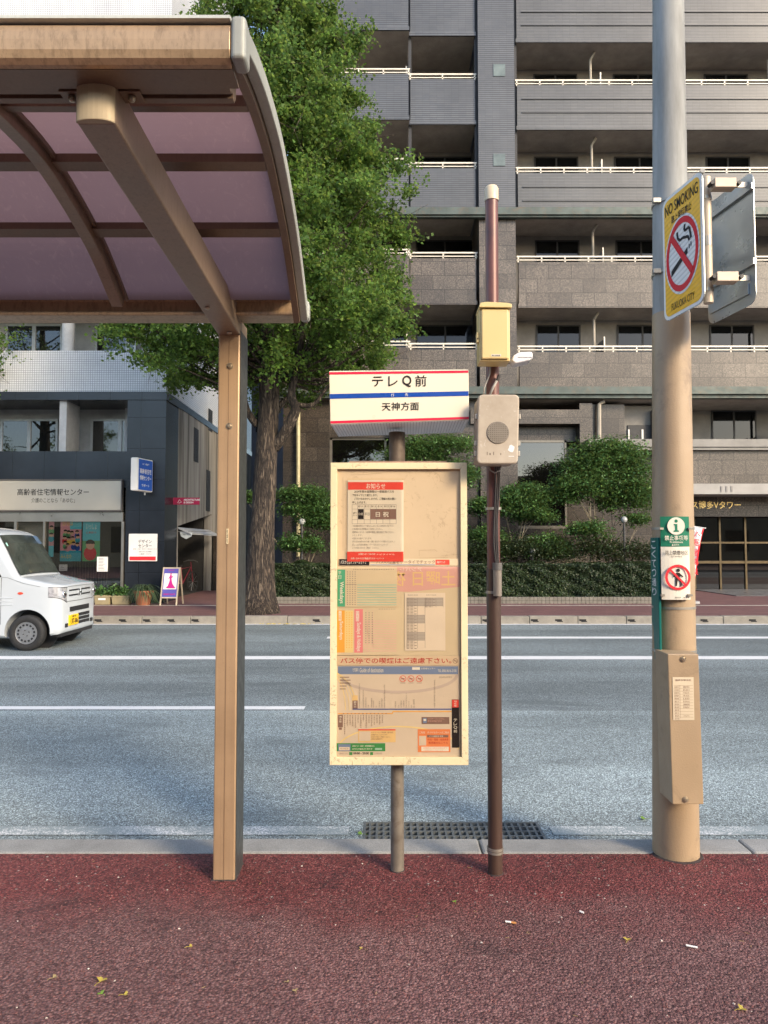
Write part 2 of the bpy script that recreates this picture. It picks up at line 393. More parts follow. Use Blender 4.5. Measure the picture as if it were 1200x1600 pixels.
M_dglass = glass('dark_window_glass', (.10,.11,.12), .35, .04, .5, (.012,.014,.016))
M_alu = flat('window_aluminium', (.36,.36,.35), .4, .6, .1)
M_pipe = flat('pipe_paint', (.30,.27,.22), .5, 0, .15)
M_slot = flat('dark_joint', (.02,.021,.024), .6)
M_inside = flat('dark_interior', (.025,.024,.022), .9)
XB0, XB1 = -3.32, 34.0
YR, YL, YLL, YPL = 22.60, 22.30, 22.05, 22.17
YB = 24.0
big = thing('apartment_building', 'tall dark apartment building with ribbed grey tile above and brown granite below, behind the hedge', 'building', (8, 24, 0))
# core: back wall of the balconies + floors
def zR(py): return WZ(py, YR)
par_top = [zR(133) , zR(272), zR(411), zR(550), ]
FL = (zR(133) - zR(550)) / 3.0            # storey height
Zp = [zR(550) + FL * k for k in range(-1, 6)]   # parapet tops, k=1 is the 550 row
Hpar = zR(133) - zR(197)
m = MB(); m.box(XB0, XB1, YB, YB+10, 0, 27); m.build('wall', M_back, big)
# slabs / soffits
xm = WX(641, YL); xp0 = WX(750, YPL); xp1 = WX(808, YPL)
for k, zt in enumerate(Zp):
    zb = zt - Hpar
    gran = k <= 2
    # k=0 is the lowest level (only right part has a parapet there)
    matp = M_gran if gran else M_rib; mat2 = M_gran if gran else M_rib2
    def bay(x0, x1, yf, mt, name='balcony', dz=0.0, slab=True, rib=False):
        zb_ = zb + dz; zt_ = zt + dz
        m = MB(); m.box(x0, x1, yf, yf+.14, zb_, zt_)
        o = m.build(name, mt, big)
        if slab:
            MB().box(x0-.02, x1+.02, yf+.03, YB-.002, zb_-.10, zb_-.003).build('slab', M_soff, o)
            MB().box(x0-.03, x1+.03, yf-.02, yf+.028, zb_-.13, zb_-.004).build('slab_edge', mt, o)
        if rib:
            q = MB()
            for zz in (zb_+Hpar*.33, zb_+Hpar*.66): q.box(x0+.15, x1, yf-.03, yf-.003, zz-.02, zz+.02)
            q.build('ledge_strip', mt, o)
        # railing
        q = MB(); zt2 = zt_ + .20
        q.box(x0-.05, x1+.05, yf+.04, yf+.09, zt2-.025, zt2+.02).box(x0-.05, x1+.05, yf+.045, yf+.085, zt2-.13, zt2-.10)
        n = max(2, int((x1-x0)/.75)); 
        for i in range(n+1):
            xx = x0 + (x1-x0)*i/n; q.box(xx-.022, xx+.022, yf+.045, yf+.085, zt_, zt2)
        q.build('railing', M_rail, o)
        return o
    if k >= 1:
        bay(WX(641, YL)+.02, WX(745, YL), YL, matp)
        bay(XB0+.1, WX(641, YL)-.05, YLL, matp)
    x = WX(812, YR)
    if k >= 1: bay(x, XB1, YR, mat2, rib=not gran)
    # back wall windows, pipes, partitions for every level incl. the lowest
    zw1 = zb + FL - Hpar*0 ; ztop = zt + FL - Hpar - .35
    if True:
        zf = zt - 1.0; 
        wins = [(838, 908, 1), (965, 1045, 1), (1110, 1180, 1), (1240, 1330, 1), (650, 742, 1), (590, 635, 1)]
        for a, b, _ in wins:
            x0_, x1_ = WX(a, YB), WX(b, YB)
            if k == 0 and a in (650, 590, 838): continue
            f = MB(); zt_w = zt + 1.27
            f.box(x0_, x1_, YB-.03, YB-.003, zt_w-.0, zt_w+.05).box(x0_, x0_+.05, YB-.03, YB-.003, zf, zt_w).box(x1_-.05, x1_, YB-.03, YB-.003, zf, zt_w).box((x0_+x1_)/2-.03, (x0_+x1_)/2+.03, YB-.03, YB-.003, zf, zt_w)
            fo = f.build('window', M_slot, big)
            MB().box(x0_+.05, x1_-.05, YB-.018, YB-.004, zf, zt_w-.001).build('pane', M_dglass, fo)
        if k >= 1 or True:
            for px_ in (930, 1215, 1500):
                xx = WX(px_, YR+.5); yy = YR + .55
                q = MB(); q.tube([(xx, yy, zt-.9), (xx, yy, zt+FL-Hpar-.35), (xx+.12, yy-.1, zt+FL-Hpar-.13)], .045, 8)
                q.build('drain_pipe', M_pipe, big)
            for px_ in (948, 1082, 1230, 636):
                yf = YR if px_ > 700 else YL
                if k == 0 and px_ < 1000: continue
                xx = WX(px_, yf); q = MB(); q.box(xx-.02, xx+.02, yf+.16, yf+.20, zt-.1, zt+.55)
                pp = q.build('partition_post', M_rail, big)
                MB().box(xx-.012, xx+.012, yf+.2, yf+1.2, zt-.9, zt+.5).build('partition_panel', mat_conc('partition', (.3,.29,.27), 3) if not 'partition' in bpy.data.materials else bpy.data.materials['partition'], pp)
# pilaster
zg = zR(337)
m = MB(); m.box(xp0, xp1, YPL, YB-.004, WZ(325, YPL), 27); pl = m.build('pilaster', M_rib, big)
m = MB(); m.box(xp0+.003, xp1-.003, YPL+.004, YB-.004, 0, WZ(325, YPL)-.004); m.build('pilaster', M_gran, big)
for py in (110, 250):
    c = W(780, py, YPL); q = MB(); q.box(c.x-.19, c.x+.19, YPL-.02, YPL-.003, c.z-.2, c.z+.2); q.build('glass_block', flat('glass_block', (.12,.15,.145), .15, 0, .3, 3), pl)
# vertical slots
m = MB()
for px_, yf in ((641.5, YL), (747, YL), (810, YR)):
    xx = WX(px_, yf)
    m.box(xx-.05, xx+.05, yf+.09, yf+.2, WZ(325, yf), 26.5)
m.build('recess_joint', M_slot, big)
# ledges
zl0, zl1 = WZ(338, 21.95), WZ(324, 21.95)
m = MB(); m.box(XB0-.1, XB1, 21.93, 22.16, zl0+.06, zl1).box(XB0-.05, XB1, 22.0, 22.16, zl0, zl0+.06)
m.build('upper_ledge', M_ledge, big)
zk0, zk1 = WZ(620, 21.85), WZ(604, 21.85)
m = MB(); m.box(XB0-.15, XB1, 21.83, 22.15, zk0+.09, zk1).box(XB0-.1, XB1, 21.93, 22.15, zk0-.02, zk0+.09)
m.build('lower_ledge', M_ledge, big)
MB().box(XB0, XB1, 22.16, YB-.003, zk0-.02, zk0+.10).build('ledge_soffit', M_soff, big)
# ground floor: granite wall with openings; front plane about 21.9-22.4
YG = 22.25
def gp(px, py, Y=YG): return W(px, py, Y)
zk = zk0-.022
ztopw = WZ(622, YG); 
m = MB()
def wallpx(px0, px1, py0, py1, yf=YG, th=.4, m_=None):
    a = WX(px0, yf); b = WX(px1, yf); z1 = WZ(py0, yf); z0 = max(0, WZ(py1, yf)) if py1 < 925 else 0
    (m_ or m).box(a, b, yf, yf+th, z0, z1)
wallpx(443, 515, 622, 1000, th=1.7); 
wallpx(605+6, 745, 622, 1000, YG+.02)
wallpx(885, 1020, 700, 1000, YG+.3); wallpx(1020, 1068, 640, 1000, YG+.25)
wallpx(925, 975, 632, 686, YG+.1, .9)
wallpx(740, 890, 826, 1000, YG+.05)
m.build('granite_wall', M_grand, big)
m = MB(); wallpx(735, 905, 640, 662, YG-.12, .5, m); wallpx(905, 925, 630, 700, YG-.1, .9, m)
m.build('granite_lintel', M_gran, big)
m = MB(); wallpx(515, 612, 622, 684, YG+.3, .5, m); wallpx(740, 905, 662.5, 690, YG+.35, .5, m); wallpx(515, 612, 790, 1000, YG+.1, .5, m)
m.build_each(3, 'dark_panel', M_grand, big)
# lobby windows
def lobby(px0, px1, py0, py1, yf, lab=None):
    a = WX(px0, yf); b = WX(px1, yf); z1 = WZ(py0, yf); z0 = WZ(py1, yf); t = .07
    q = MB().box(a, b, yf, yf+.1, z1-t, z1).box(a, b, yf-.06, yf+.1, z0, z0+t*1.3).box(a, a+t, yf, yf+.1, z0, z1).box(b-t, b, yf, yf+.1, z0, z1)
    o = q.build('lobby_window', M_alu2, big); MB().box(a+t, b-t, yf+.04, yf+.055, z0+t, z1-t).build('pane', M_lglass, o)
    return o
M_alu2 = flat('bronze_frame', (.16,.15,.13), .4, .6, .15)
M_lglass = glass('lobby_glass', (.30,.28,.24), 1.0, .015, .12, (.02,.02,.02))
lobby(516, 604, 684, 800, YG+.35); lobby(746, 884, 688, 826, YG+.3)
# lobby interior: a pale plastered wall seen through the glass, dark ceiling
M_lob = mat_conc('lobby_plaster', (.46,.39,.25), 1.2, .25, .05)
m = MB(); a = WX(700, 25.5); b = WX(884, 25.5); m.box(WX(742, 23.6), WX(905, 23.6), 23.6, 23.7, 0, WZ(700, 23.6)); m.build('lobby_wall', M_lob, big)
# flat slab over the entrance
YE = 21.7
zc1, zc0 = WZ(686, YE), WZ(698, YE)
q = MB().box(WX(918, YE), XB1, YE, YG+.28, zc0, zc1).box(WX(923, YE), XB1, YE+.05, YG+.28, zc0-.09, zc0-.002)
q.build('canopy_edge', flat('canopy_grey', (.17,.165,.155), .5, .1, .2, 2), big)
q = MB(); za = WZ(700, YE+.2); zb_ = WZ(756, YE+.2); q.box(WX(1068, YE+.2), XB1, YE+.2, YE+.5, zb_, zc0-.1); q.build('entrance_parapet', M_gran, big)
za = zb_ - .003; zb2 = WZ(772, YE+.1); q = MB().box(WX(1066, YE+.1), XB1, YE+.1, YG+1.5, zb2, za); q.build('entrance_beam', flat('beam_grey', (.30,.29,.27), .6, 0, .15, 2), big)
q = MB(); bx = WX(1122, YE+.1)
for i in range(3): q.box(bx+i*.16, bx+i*.16+.05, YE+.085, YE+.097, zb2+.07, za-.08)
q.build('beam_mark', flat('mark_grey', (.20,.19,.18), .6), big)
# entrance recess
YD = 24.0; YS = 23.0
zs1 = zb2-.004; zs0 = WZ(807, YS)
M_sgn = mat_granite('polished_granite', (.06,.048,.035), 1.4, .9, .4)
q = MB().box(WX(1066, YS), XB1, YS, YS+.4, zs0, zs1); q.build('entrance_lintel', M_sgn, big)
q = MB(); o0 = W(1080, 789, YS-.02); q.text("ス博多Vタワー", (WX(1080, YS, 789), YS-.02, WZ(789, YS)), (1,0,0), (0,0,1), bold=.02, w=WX(1157, YS, 789)-WX(1080, YS, 789), h=.26, align='l')
q.build('gold_lettering', flat('gold_letters', (.85,.62,.25), .3, .7, .1), big)
q = MB().box(XB0, XB1, 26.9, 27, 0, 4); 
q = MB(); x = WX(1068, YD)+.1
fr = MB(); i = 0
zdt = zs0 + .02; zmid = WZ(848, YD)
while x < WX(1330, YD):
    fr.box(x-.03, x+.03, YD-1.0+.62, YD-.30, ZP, zdt); x += .85
fr.box(WX(1066, YD), XB1, YD-.37, YD-.31, zmid-.03, zmid+.03).box(WX(1066, YD), XB1, YD-.37, YD-.31, WZ(880, YD), WZ(876, YD))
fr.build('door_frame', flat('bronze_door_frame', (.13,.10,.06), .35, .8, .2), big)
MB().box(WX(1066, YD), XB1, YD-.33, YD-.32, ZP, zdt).build('door_glass', glass('entrance_glass', (.05,.045,.04), .9, .03, .3, (.012,.011,.01)), big)
m = MB(); m.box(WX(1066, YD), XB1, 20.6, YD-.4, ZP-.01, ZP+.02); m.build('entrance_floor', flat('dark_floor_tile', (.10,.10,.105), .35, 0, .3, 1.5), big)
m = MB(); m.tube([W(466, 870, 22.1), W(466, 640, 22.1)], .06, 8); m.build('yellow_pipe', flat('cream_pipe', (.42,.38,.22), .5, 0, .2), big)
m = MB(); p0 = W(936, 686, 22.2); p1 = W(936, 632, 22.2); m.tube([p0, p1, p1+Vector((.15,0,.1))], .07, 8); m.build('drain_pipe', M_pipe, big)
# small low-level window strip behind the canopy edge
q = MB(); a, b = WX(975, YG+.5), WX(1068, YG+.5); q.box(a, b, YG+.5, YG+.9, WZ(690, YG+.5), WZ(634, YG+.5)); q.build('recess_wall', M_back, big)
q = MB(); q.box(WX(980, YG+.45), WX(1064, YG+.45), YG+.46, YG+.495, WZ(688, YG+.45), WZ(664, YG+.45)); qo = q.build('window', M_slot, big)
q = MB()
for a, b in ((980, 982.5), (1001, 1004), (1024, 1026), (1061, 1063)): q.box(WX(a, YG+.45), WX(b, YG+.45), YG+.44, YG+.458, WZ(688, YG+.45), WZ(671, YG+.45))
q.build_each(4, 'frame', M_alu, qo)

# ================================================================== WHITE TILED BUILDING ON THE LEFT
def mat_grid(name, c, s, mort, mc, offset=0, rough=.3, cloud=.12, cs=.7):
    t = NT(name); v = t.sepc(); bk = t.brick(v, s[0], s[1], mort, (1,1,1), (.93,.93,.94), mc, offset=offset)
    n = t.ramp(t.noise(cs, 5), [(.3, sc(c, 1-cloud)), (.7, sc(c, 1+cloud))])
    t.set(col=t.mix(n, bk.outputs[0], 1.0, 'MULTIPLY'), rough=rough, normal=t.bump(bk.outputs['Fac'], .3, -.004)); return t.m
M_wt = mat_grid('white_mosaic_tile', (.62,.64,.66), (.058,.058), .007, (.42,.43,.45)); M_wt2 = M_wt
M_navy = mat_grid('navy_stone_panel', (.017,.021,.028), (.82,.80), .008, (.3,.3,.3), rough=.25, cloud=.35, cs=.9)
M_wht = mat_conc('white_paint', (.55,.56,.56), 2, .15, .05); M_lback = mat_conc('grey_paint', (.33,.33,.32), 2, .2, .05)
YF = 18.2
XC = WX(257, YF, 850) ; XC = -5.63
XL = -26.0
wh = thing('tiled_office_building', 'white mosaic tiled building with navy stone shopfront storey and balconies, left of the passage', 'building', (-12, 19, 0))
za, zb_, zc_, zd, ze, zf_ = (WZ(p, YF) for p in (548, 612, 625, 705, 740, 750))
MB().box(XL, XC-.27, YF+1.35, YF+10, 2.6, 22).box(XL, -9.3, YF+1.35, YF+10, 0, 2.598).box(-9.298, XC-.27, 23.3, YF+10, 0, 2.598).box(-9.298, XC-.27, YF+1.352, YF+1.45, 0, 2.598).build('wall', M_lback, wh)
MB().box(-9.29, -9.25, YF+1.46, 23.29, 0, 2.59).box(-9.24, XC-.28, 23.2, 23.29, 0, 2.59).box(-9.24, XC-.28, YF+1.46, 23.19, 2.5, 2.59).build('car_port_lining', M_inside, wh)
MB().box(XL, XC, YF, YF+.25, zb_, za).box(XL, XC, YF+.25, YF+1.36, zb_+.02, zb_+.2).build('tiled_parapet', M_wt, wh)
MB().box(XC-.26, XC-.01, YF+.25, 30, zb_, 22).build('tiled_side_wall', M_wt, wh)
MB().box(XL, XC+.02, YF-.03, YF+1.3, zc_, zb_-.003).box(XC-.2, XC+.02, YF+1.3, 30, zc_+.02, zb_-.006).build('dark_band', M_navy, wh)
zu = za + (zc_-zd)
MB().box(XL, XC-.001, YF+.002, YF+.25, zu, 22).box(XL, XC-.26, YF+.25, YF+1.34, zu+.02, zu+.2).build('tiled_upper_wall', M_wt, wh)
MB().box(XL, WX(200, YF), YF+.02, YF+.25, zf_-.2, zd).box(XL, WX(200, YF), YF+.25, YF+1.34, zd-.5, zd-.3).build('stone_parapet', M_navy, wh)
MB().box(WX(200, YF), XC, YF, YF+1.1, ZP-.02, zc_-.004).build('stone_column', M_navy, wh)
MB().box(WX(190, YF)-.3, WX(205, YF)-.1, YF+1.1, YF+1.34, ZP, zc_).build('inner_wall', M_wht, wh)
MB().box(WX(198, YF)-.0, XC-.26, YF+1.1, YF+1.34, za-.01, zu).build('inner_wall', M_wht, wh)
def lwin(px0, px1, ztop, zbot, split):
    yb = YF+1.35; a, b = WX(px0, yb), WX(px1, yb)
    q = MB(); t = .06; zt_ = ztop; 
    q.box(a, b, yb-.05, yb-.003, zt_-t, zt_).box(a, a+t, yb-.05, yb-.003, zbot, zt_-t).box(b-t, b, yb-.05, yb-.003, zbot, zt_-t)
    s_ = a + (b-a)*split; q.box(s_-t*.8, s_+t*.8, yb-.06, yb-.004, zbot, zt_-t)
    o = q.build('window', M_alu, wh); MB().box(a+t, b-t, yb-.03, yb-.022, zbot, zt_-t).build('pane', glass('window_glass', (.35,.35,.34), 1, .02, .15) if 'window_glass' not in bpy.data.materials else bpy.data.materials['window_glass'], o)
    cu = MB(); n = int((b-a)/.05)
    for i in range(n):
        x0_ = a+t+(b-a-2*t)*i/n; x1_ = a+t+(b-a-2*t)*(i+1)/n; y0_ = yb-.006-.010*(i % 2); y1_ = yb-.006-.010*((i+1) % 2)
        cu.quad((x0_, y0_, zbot), (x1_, y1_, zbot), (x1_, y1_, zt_-t), (x0_, y0_, zt_-t))
    cu.build('curtain', flat('curtain', (.13,.12,.11), .9), o)
zq = WZ(655, YF+1.35)
for a, b, s_ in ((4, 93, .5), (144, 200, .82), (-80, -10, .5)):
    lwin(a, b, zq, zd-.9, s_)
zq2 = WZ(507, YF+1.35)
for a, b, s_ in ((8, 97, .5), (148, 212, .8), (-80, -10, .5)): lwin(a, b, zq2, za-.9, s_)
q = MB(); q.box(WX(94, YF+.1), WX(105, YF+.1), YF+.1, YF+.9, zd-.3, zc_-.001); q.build('white_fin', M_wht, wh)
q = MB(); c = W(107, 520, YF+.35); q.lathe((c.x, YF+.35, 0), [(.16, za-.3), (.16, zu+.1)], 20); q.build('round_column', M_wht, wh, smooth=True, split=40)
# stained concrete flank and car port
def mat_stain():
    t = NT('stained_concrete'); n = t.noise(1.0, 6, .6, vec=t.map((3.2, 3.2, .16)), dist=.4); m2 = t.noise(1, 5, .6, vec=t.map((9, 9, .5)))
    s = t.math('ADD', t.math('MULTIPLY', n, .85), t.math('MULTIPLY', m2, .15))
    c = t.ramp(s, [(.36, (.055,.053,.045)), (.50, (.19,.18,.16)), (.66, (.31,.30,.28))]); t.set(col=c, rough=.9, normal=t.bump(t.noise(30, 4), .2, .005)); return t.m
M_st = mat_stain()
yc0 = YF+1.102; dz1 = 2.02
q = MB(); q.box(XC-.25, XC-.004, yc0, 30, dz1+.5, zc_+.015).box(XC-.25, XC-.004, 23.2, 30, 0, dz1+.5)
q.hexa([(XC-.25,yc0,dz1),(XC-.004,yc0,dz1),(XC-.004,23.2,dz1+.5),(XC-.25,23.2,dz1+.5),(XC-.25,yc0,dz1+.5-.001),(XC-.004,yc0,dz1+.5-.001),(XC-.004,23.2,dz1+.502),(XC-.25,23.2,dz1+.502)])
q.box(XC-.25, XC-.004, yc0, yc0+.12, 0, dz1)
q.build('concrete_flank', M_st, wh)
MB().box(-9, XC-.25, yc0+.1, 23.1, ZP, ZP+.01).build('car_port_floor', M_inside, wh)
q = MB(); yq = 22.4
for y_, z0_, z1_ in ((20.9, 4.0, 5.0), (22.4, 2.6, 3.9), (22.6, 5.2, 5.9)): q.box(XC-.005, XC+.01, y_, y_+.5, z0_, z1_)
q.build_each(3, 'side_window', M_slot, wh)
q = MB(); q.hexa([(XC, yc0+.1, 1.96),(XC+.35, yc0+.1, 1.80),(XC+.35, 22.8, 1.80),(XC, 22.8, 1.96),(XC, yc0+.1, 2.0),(XC+.35, yc0+.1, 1.84),(XC+.35, 22.8, 1.84),(XC, 22.8, 2.0)])
q.build('awning', flat('awning_metal', (.55,.57,.58), .4, .3), wh)
q = MB(); q.box(XC+.05, XC+.42, 23.2, 23.9, ZP, 1.9); q.build('brick_pier', M_grand, wh)
# shopfront
zsh = WZ(800, YF); xs0 = WX(195, YF)
M_steel = flat('brushed_steel', (.42,.38,.31), .34, .85, .14, 1.3)
q = MB(); q.box(XL, xs0+.02, YF-.03, YF+.06, WZ(815, YF), zsh-.003)
for a, b in ((195, 198), (29, 32), (74, 76), (-60, -57)): q.box(WX(a-1, YF), WX(b, YF), YF-.02, YF+.08, ZP, WZ(815, YF)-.001)
q.box(XL, xs0, YF-.02, YF+.08, ZP, ZP+.25)
sh = q.build('shop_window', M_steel, wh)
M_shop = glass('shop_glass', (.90,.88,.84), 1.0, .01, .02)
MB().box(XL, xs0-.03, YF+.02, YF+.03, ZP+.25, WZ(815, YF)).build('pane', M_shop, sh)
q = MB(); q.box(XL, xs0+.1, YF+1.1, YF+1.2, ZP, zf_).box(xs0+.03, xs0+.1, YF+.1, YF+1.1, ZP, zf_).box(XL, xs0, YF+.1, YF+1.1, ZP, ZP+.02)
q.build('shop_interior', mat_conc('shop_interior', (.10,.09,.075), .8, .5, .05), sh)
q = MB(); q.box(WX(32, YF+.3), WX(73, YF+.3), YF+.3, YF+.34, ZP+.2, WZ(816, YF)); q.build('roller_blind', flat('blind', (.34,.33,.28), .8, 0, .15, 2), sh)
q = MB(); 
for i in range(14): x = WX(118, YF+.5)+i*.07; q.box(x, x+.02, YF+.5, YF+.53, ZP+.3, 1.25)
q.build('slatted_rack', flat('rack_wood', (.14,.11,.08), .7), sh)

# posters in the window: generic figures
def poster(px0, px1, py0, py1, yf, label, base, name='poster', figs=(), strips=(), txt=()):
    a, b = WX(px0, yf, 850), WX(px1, yf, 850); z1, z0 = WZ(py0, yf), WZ(py1, yf)
    o = thing(name, label, 'poster', ((a+b)/2, yf, z0), 'posters in the shop window')
    MB().box(a, b, yf, yf+.004, z0, z1).build('sheet', base, o)
    for i, (u0, u1, v0, v1, cm) in enumerate(strips):
        MB().quad((a+(b-a)*u0, yf-.002, z0+(z1-z0)*v0), (a+(b-a)*u1, yf-.002, z0+(z1-z0)*v0), (a+(b-a)*u1, yf-.002, z0+(z1-z0)*v1), (a+(b-a)*u0, yf-.002, z0+(z1-z0)*v1)).build('colour_field', cm, o)
    hd = {}
    for (u, v, r, c1, c2) in figs:
        x_, z_ = a+(b-a)*u, z0+(z1-z0)*v
        hd.setdefault(c1, MB()).poly([(x_+r*1.5*math.cos(t_), yf-.0035, z_-2.0*r+r*1.7*math.sin(t_)) for t_ in [i*.524 for i in range(12)]])
        hd.setdefault(c2, MB()).poly([(x_+r*math.cos(t_), yf-.005, z_+r*1.1*math.sin(t_)) for t_ in [i*.524 for i in range(12)]])
        hd.setdefault(M_hair, MB()).poly([(x_+r*1.12*math.cos(t_), yf-.0065, z_+r*.25+r*math.sin(t_)) for t_ in [i*.393 for i in range(9)]])
    for cm, mb in hd.items(): mb.build('printed_figure', cm, o)
    for (u, v, w_, h_, s_, cm) in txt:
        MB().text(s_, (a+(b-a)*u, yf-.008, z0+(z1-z0)*v), (1,0,0), (0,0,1), bold=.03, w=w_*(b-a), h=h_*(z1-z0)).build('printed_text', cm, o)
    return o
def ink(n, c, r=.6): return flat('ink_'+n, c, r, 0, .05, 4, spec=.2)
M_hair = ink('hair', (.03,.02,.015)); I_pink = ink('pink', (.75,.35,.38)); I_teal = ink('teal', (.05,.38,.45)); I_green = ink('grass', (.15,.45,.18)); I_skin = ink('skin', (.70,.42,.28))
I_yel = ink('yellow', (.80,.55,.08)); I_blue = ink('blue', (.03,.08,.35)); I_wht = ink('white', (.75,.74,.70)); I_red = ink('red', (.62,.03,.04)); I_blk = ink('black', (.02,.02,.022)); I_sky = ink('sky', (.12,.55,.62))
rg = random.Random(2)
cl = [I_green, I_teal, I_yel, I_red, I_blue, I_pink]
poster(94, 127, 813, 877, YF+.04, 'pink poster with a crowd of cartoon people above a teal band, in the shop window', I_pink,
       figs=[(.2+.2*(i % 4)+rg.uniform(-.05,.05), .42+.15*(i//4)+rg.uniform(-.03,.03), .045, cl[(i*5+i//3) % 6], I_skin) for i in range(12)],
       strips=((0, 1, 0, .26, I_teal), (.45, 1, .78, 1, I_sky)), txt=((.3, .12, .5, .1, "みんなの", I_yel), (.35, .92, .5, .1, "ひろば", I_yel)))
poster(129, 156, 813, 877, YF+.04, 'poster with one large cartoon face on green and sky blue, right of the crowd poster', I_sky,
       figs=[(.45, .40, .11, I_red, I_skin)], strips=((0, 1, 0, .5, I_green),), txt=((.5, .85, .6, .14, "いっしょ", I_wht), (.5, .7, .6, .05, "に笑顔で", I_red)))
poster(76, 84, 813, 870, YF+.04, 'narrow pink and teal poster, leftmost in the shop window', I_pink, strips=((0, 1, 0, .3, I_sky),), figs=[(.5, .6, .05, I_teal, I_skin), (.5, .8, .05, I_green, I_skin)])
def paper(px0, px1, py0, py1, yf, label, name='paper_notice', lines=9):
    a, b = WX(px0, yf, 850), WX(px1, yf, 850); z1, z0 = WZ(py0, yf), WZ(py1, yf)
    o = thing(name, label, 'notice', ((a+b)/2, yf, z0)); MB().box(a, b, yf, yf+.003, z0, z1).build('sheet', I_wht, o)
    q = MB(); r_ = random.Random(px0)
    for i in range(lines):
        zz = z1-(z1-z0)*(i+1)/(lines+1); q.quad((a+.04, yf-.002, zz-.006), (b-.04-r_.random()*.1, yf-.002, zz-.006), (b-.04-r_.random()*.1, yf-.002, zz+.006), (a+.04, yf-.002, zz+.006))
    q.build('printed_line', ink('grey', (.2,.2,.2)), o)
paper(152, 169, 870, 893, YF-.03, 'white paper notice taped on the shop glass above the planters')
paper(93, 106, 882, 892, YF+.1, 'small pale sheet lying low behind the shop glass below the crowd poster', lines=3)

# shop sign board
def signthing(name, label, cat, px0, px1, py0, py1, yf, th, mat, rowpy=None, bevel=.01):
    a, b = WX(px0, yf), WX(px1, yf); z1, z0 = WZ(py0, yf), WZ(py1, yf)
    o = thing(name, label, cat, ((a+b)/2, yf+th, z0)); MB().box(a, b, yf, yf+th, z0, z1).build('board', mat, o, bevel=bevel); return o
def tx(o, body, px0, px1, py0, py1, yf, mat, bold=0.0, name='lettering'):
    c = W((px0+px1)/2, (py0+py1)/2, yf)
    w_ = WX(px1, yf, (py0+py1)/2)-WX(px0, yf, (py0+py1)/2); h_ = WZ(py0, yf)-WZ(py1, yf)
    return MB().text(body, c, (1,0,0), (0,0,1), bold=bold, w=w_, h=h_).build(name, mat, o)
sg = signthing('shop_sign', 'long beige metal fascia sign with black Japanese lettering over the shop window', 'shop sign', -300, 192, 751, 797, YF-.10, .10, flat('beige_sign_metal', (.46,.42,.34), .42, .3, .10, .8))
M_frm = flat('sign_edge', (.10,.09,.08), .5)
a, b = WX(-300, YF-.1), WX(192, YF-.1); z1, z0 = WZ(751, YF-.1), WZ(797, YF-.1)
MB().box(a, b+.03, YF-.115, YF-.002, z1+.002, z1+.035).box(a, b+.03, YF-.115, YF-.002, z0-.035, z0-.002).box(b+.002, b+.03, YF-.115, YF-.002, z0-.001, z1+.001).build_each(3, 'frame', M_frm, sg)
tx(sg, "高齢者住宅情報センター", 27, 139, 763.5, 774, YF-.103, I_blk, .01); tx(sg, "介護のことなら「あゆむ」", 49, 117, 778, 785.5, YF-.103, I_blk, 0)
# projecting blue sign
ps = thing('projecting_sign', 'blue and white illuminated box sign projecting from the navy stone column', 'sign', (-5.9, YF-.1, 3.0))
x0_, x1_ = WX(220, YF-.2), WX(245, YF-.75); 
p0 = W(220, 770, YF-.02); p1 = W(231.5, 770, YF-.75)
zt_, zb3 = WZ(717, YF-.4), WZ(768, YF-.4)
# the box is turned so that both its white edge and its blue face show
def bxp(u, v, z): # u along thickness (right,toward street), v along projecting
    return Vector((WX(220, YF-.1), YF-.75, z)) + Vector((.95, .08, 0)).normalized()*u + Vector((.25, 1, 0)).normalized()*v
q = MB(); q.hexa([bxp(0,0,zb3), bxp(.17,0,zb3), bxp(.17,.7,zb3), bxp(0,.7,zb3), bxp(0,0,zt_), bxp(.17,0,zt_), bxp(.17,.7,zt_), bxp(0,.7,zt_)]); q.build('housing', I_wht, ps, bevel=.03)
e = .004; rv = (bxp(.17,.7,0)-bxp(.17,0,0)).normalized(); nv = Vector((rv.y, -rv.x, 0))
f = [bxp(.17,.05,zb3+.03)+nv*e, bxp(.17,.66,zb3+.03)+nv*e, bxp(.17,.66,zt_-.03)+nv*e, bxp(.17,.05,zt_-.03)+nv*e]
MB().quad(*f).build('blue_face', ink('signblue', (.02,.09,.42)), ps)
q = MB(); c = bxp(.17,.355,0)+nv*.007
for s_, zz, w_, h_ in (("ｼﾙﾊﾞｰ相談室", zt_-.14, .3, .05), ("高齢者住宅", zt_-.32, .5, .13), ("情報センター", zt_-.49, .5, .12), ("サポート", zb3+.15, .34, .07)):
    q.text(s_, c+Vector((0,0,zz)), rv, (0,0,1), bold=.03, w=w_, h=h_)
q.build('lettering', I_wht, ps); MB().tube([bxp(.08,.5,zb3), bxp(.08,.5,zb3-.08)], .02, 8).build('bracket', M_alu, ps)
# white signboard with red foot
sb = signthing('wall_signboard', 'square white signboard with a red strip on the navy stone column', 'signboard', 205, 249, 834, 877, YF-.05, .045, I_wht)
MB().box(WX(207, YF-.05), WX(247.5, YF-.05), YF-.054, YF-.051, WZ(875.5, YF-.05), WZ(869.5, YF-.05)).build('red_strip', I_red, sb)
tx(sb, "デザイン", 216, 237, 843, 849, YF-.053, I_blk, .03); tx(sb, "センター", 216, 237, 850, 855.5, YF-.053, I_blk, .03)
tx(sb, "建築・内装・展示のご相談はこちら", 208, 245, 857, 858.6, YF-.053, I_blk); tx(sb, "一般の方もお気軽に", 215, 238, 861, 863, YF-.053, I_blk); tx(sb, "ご相談ください", 217, 237, 864.5, 866.5, YF-.053, I_blk)
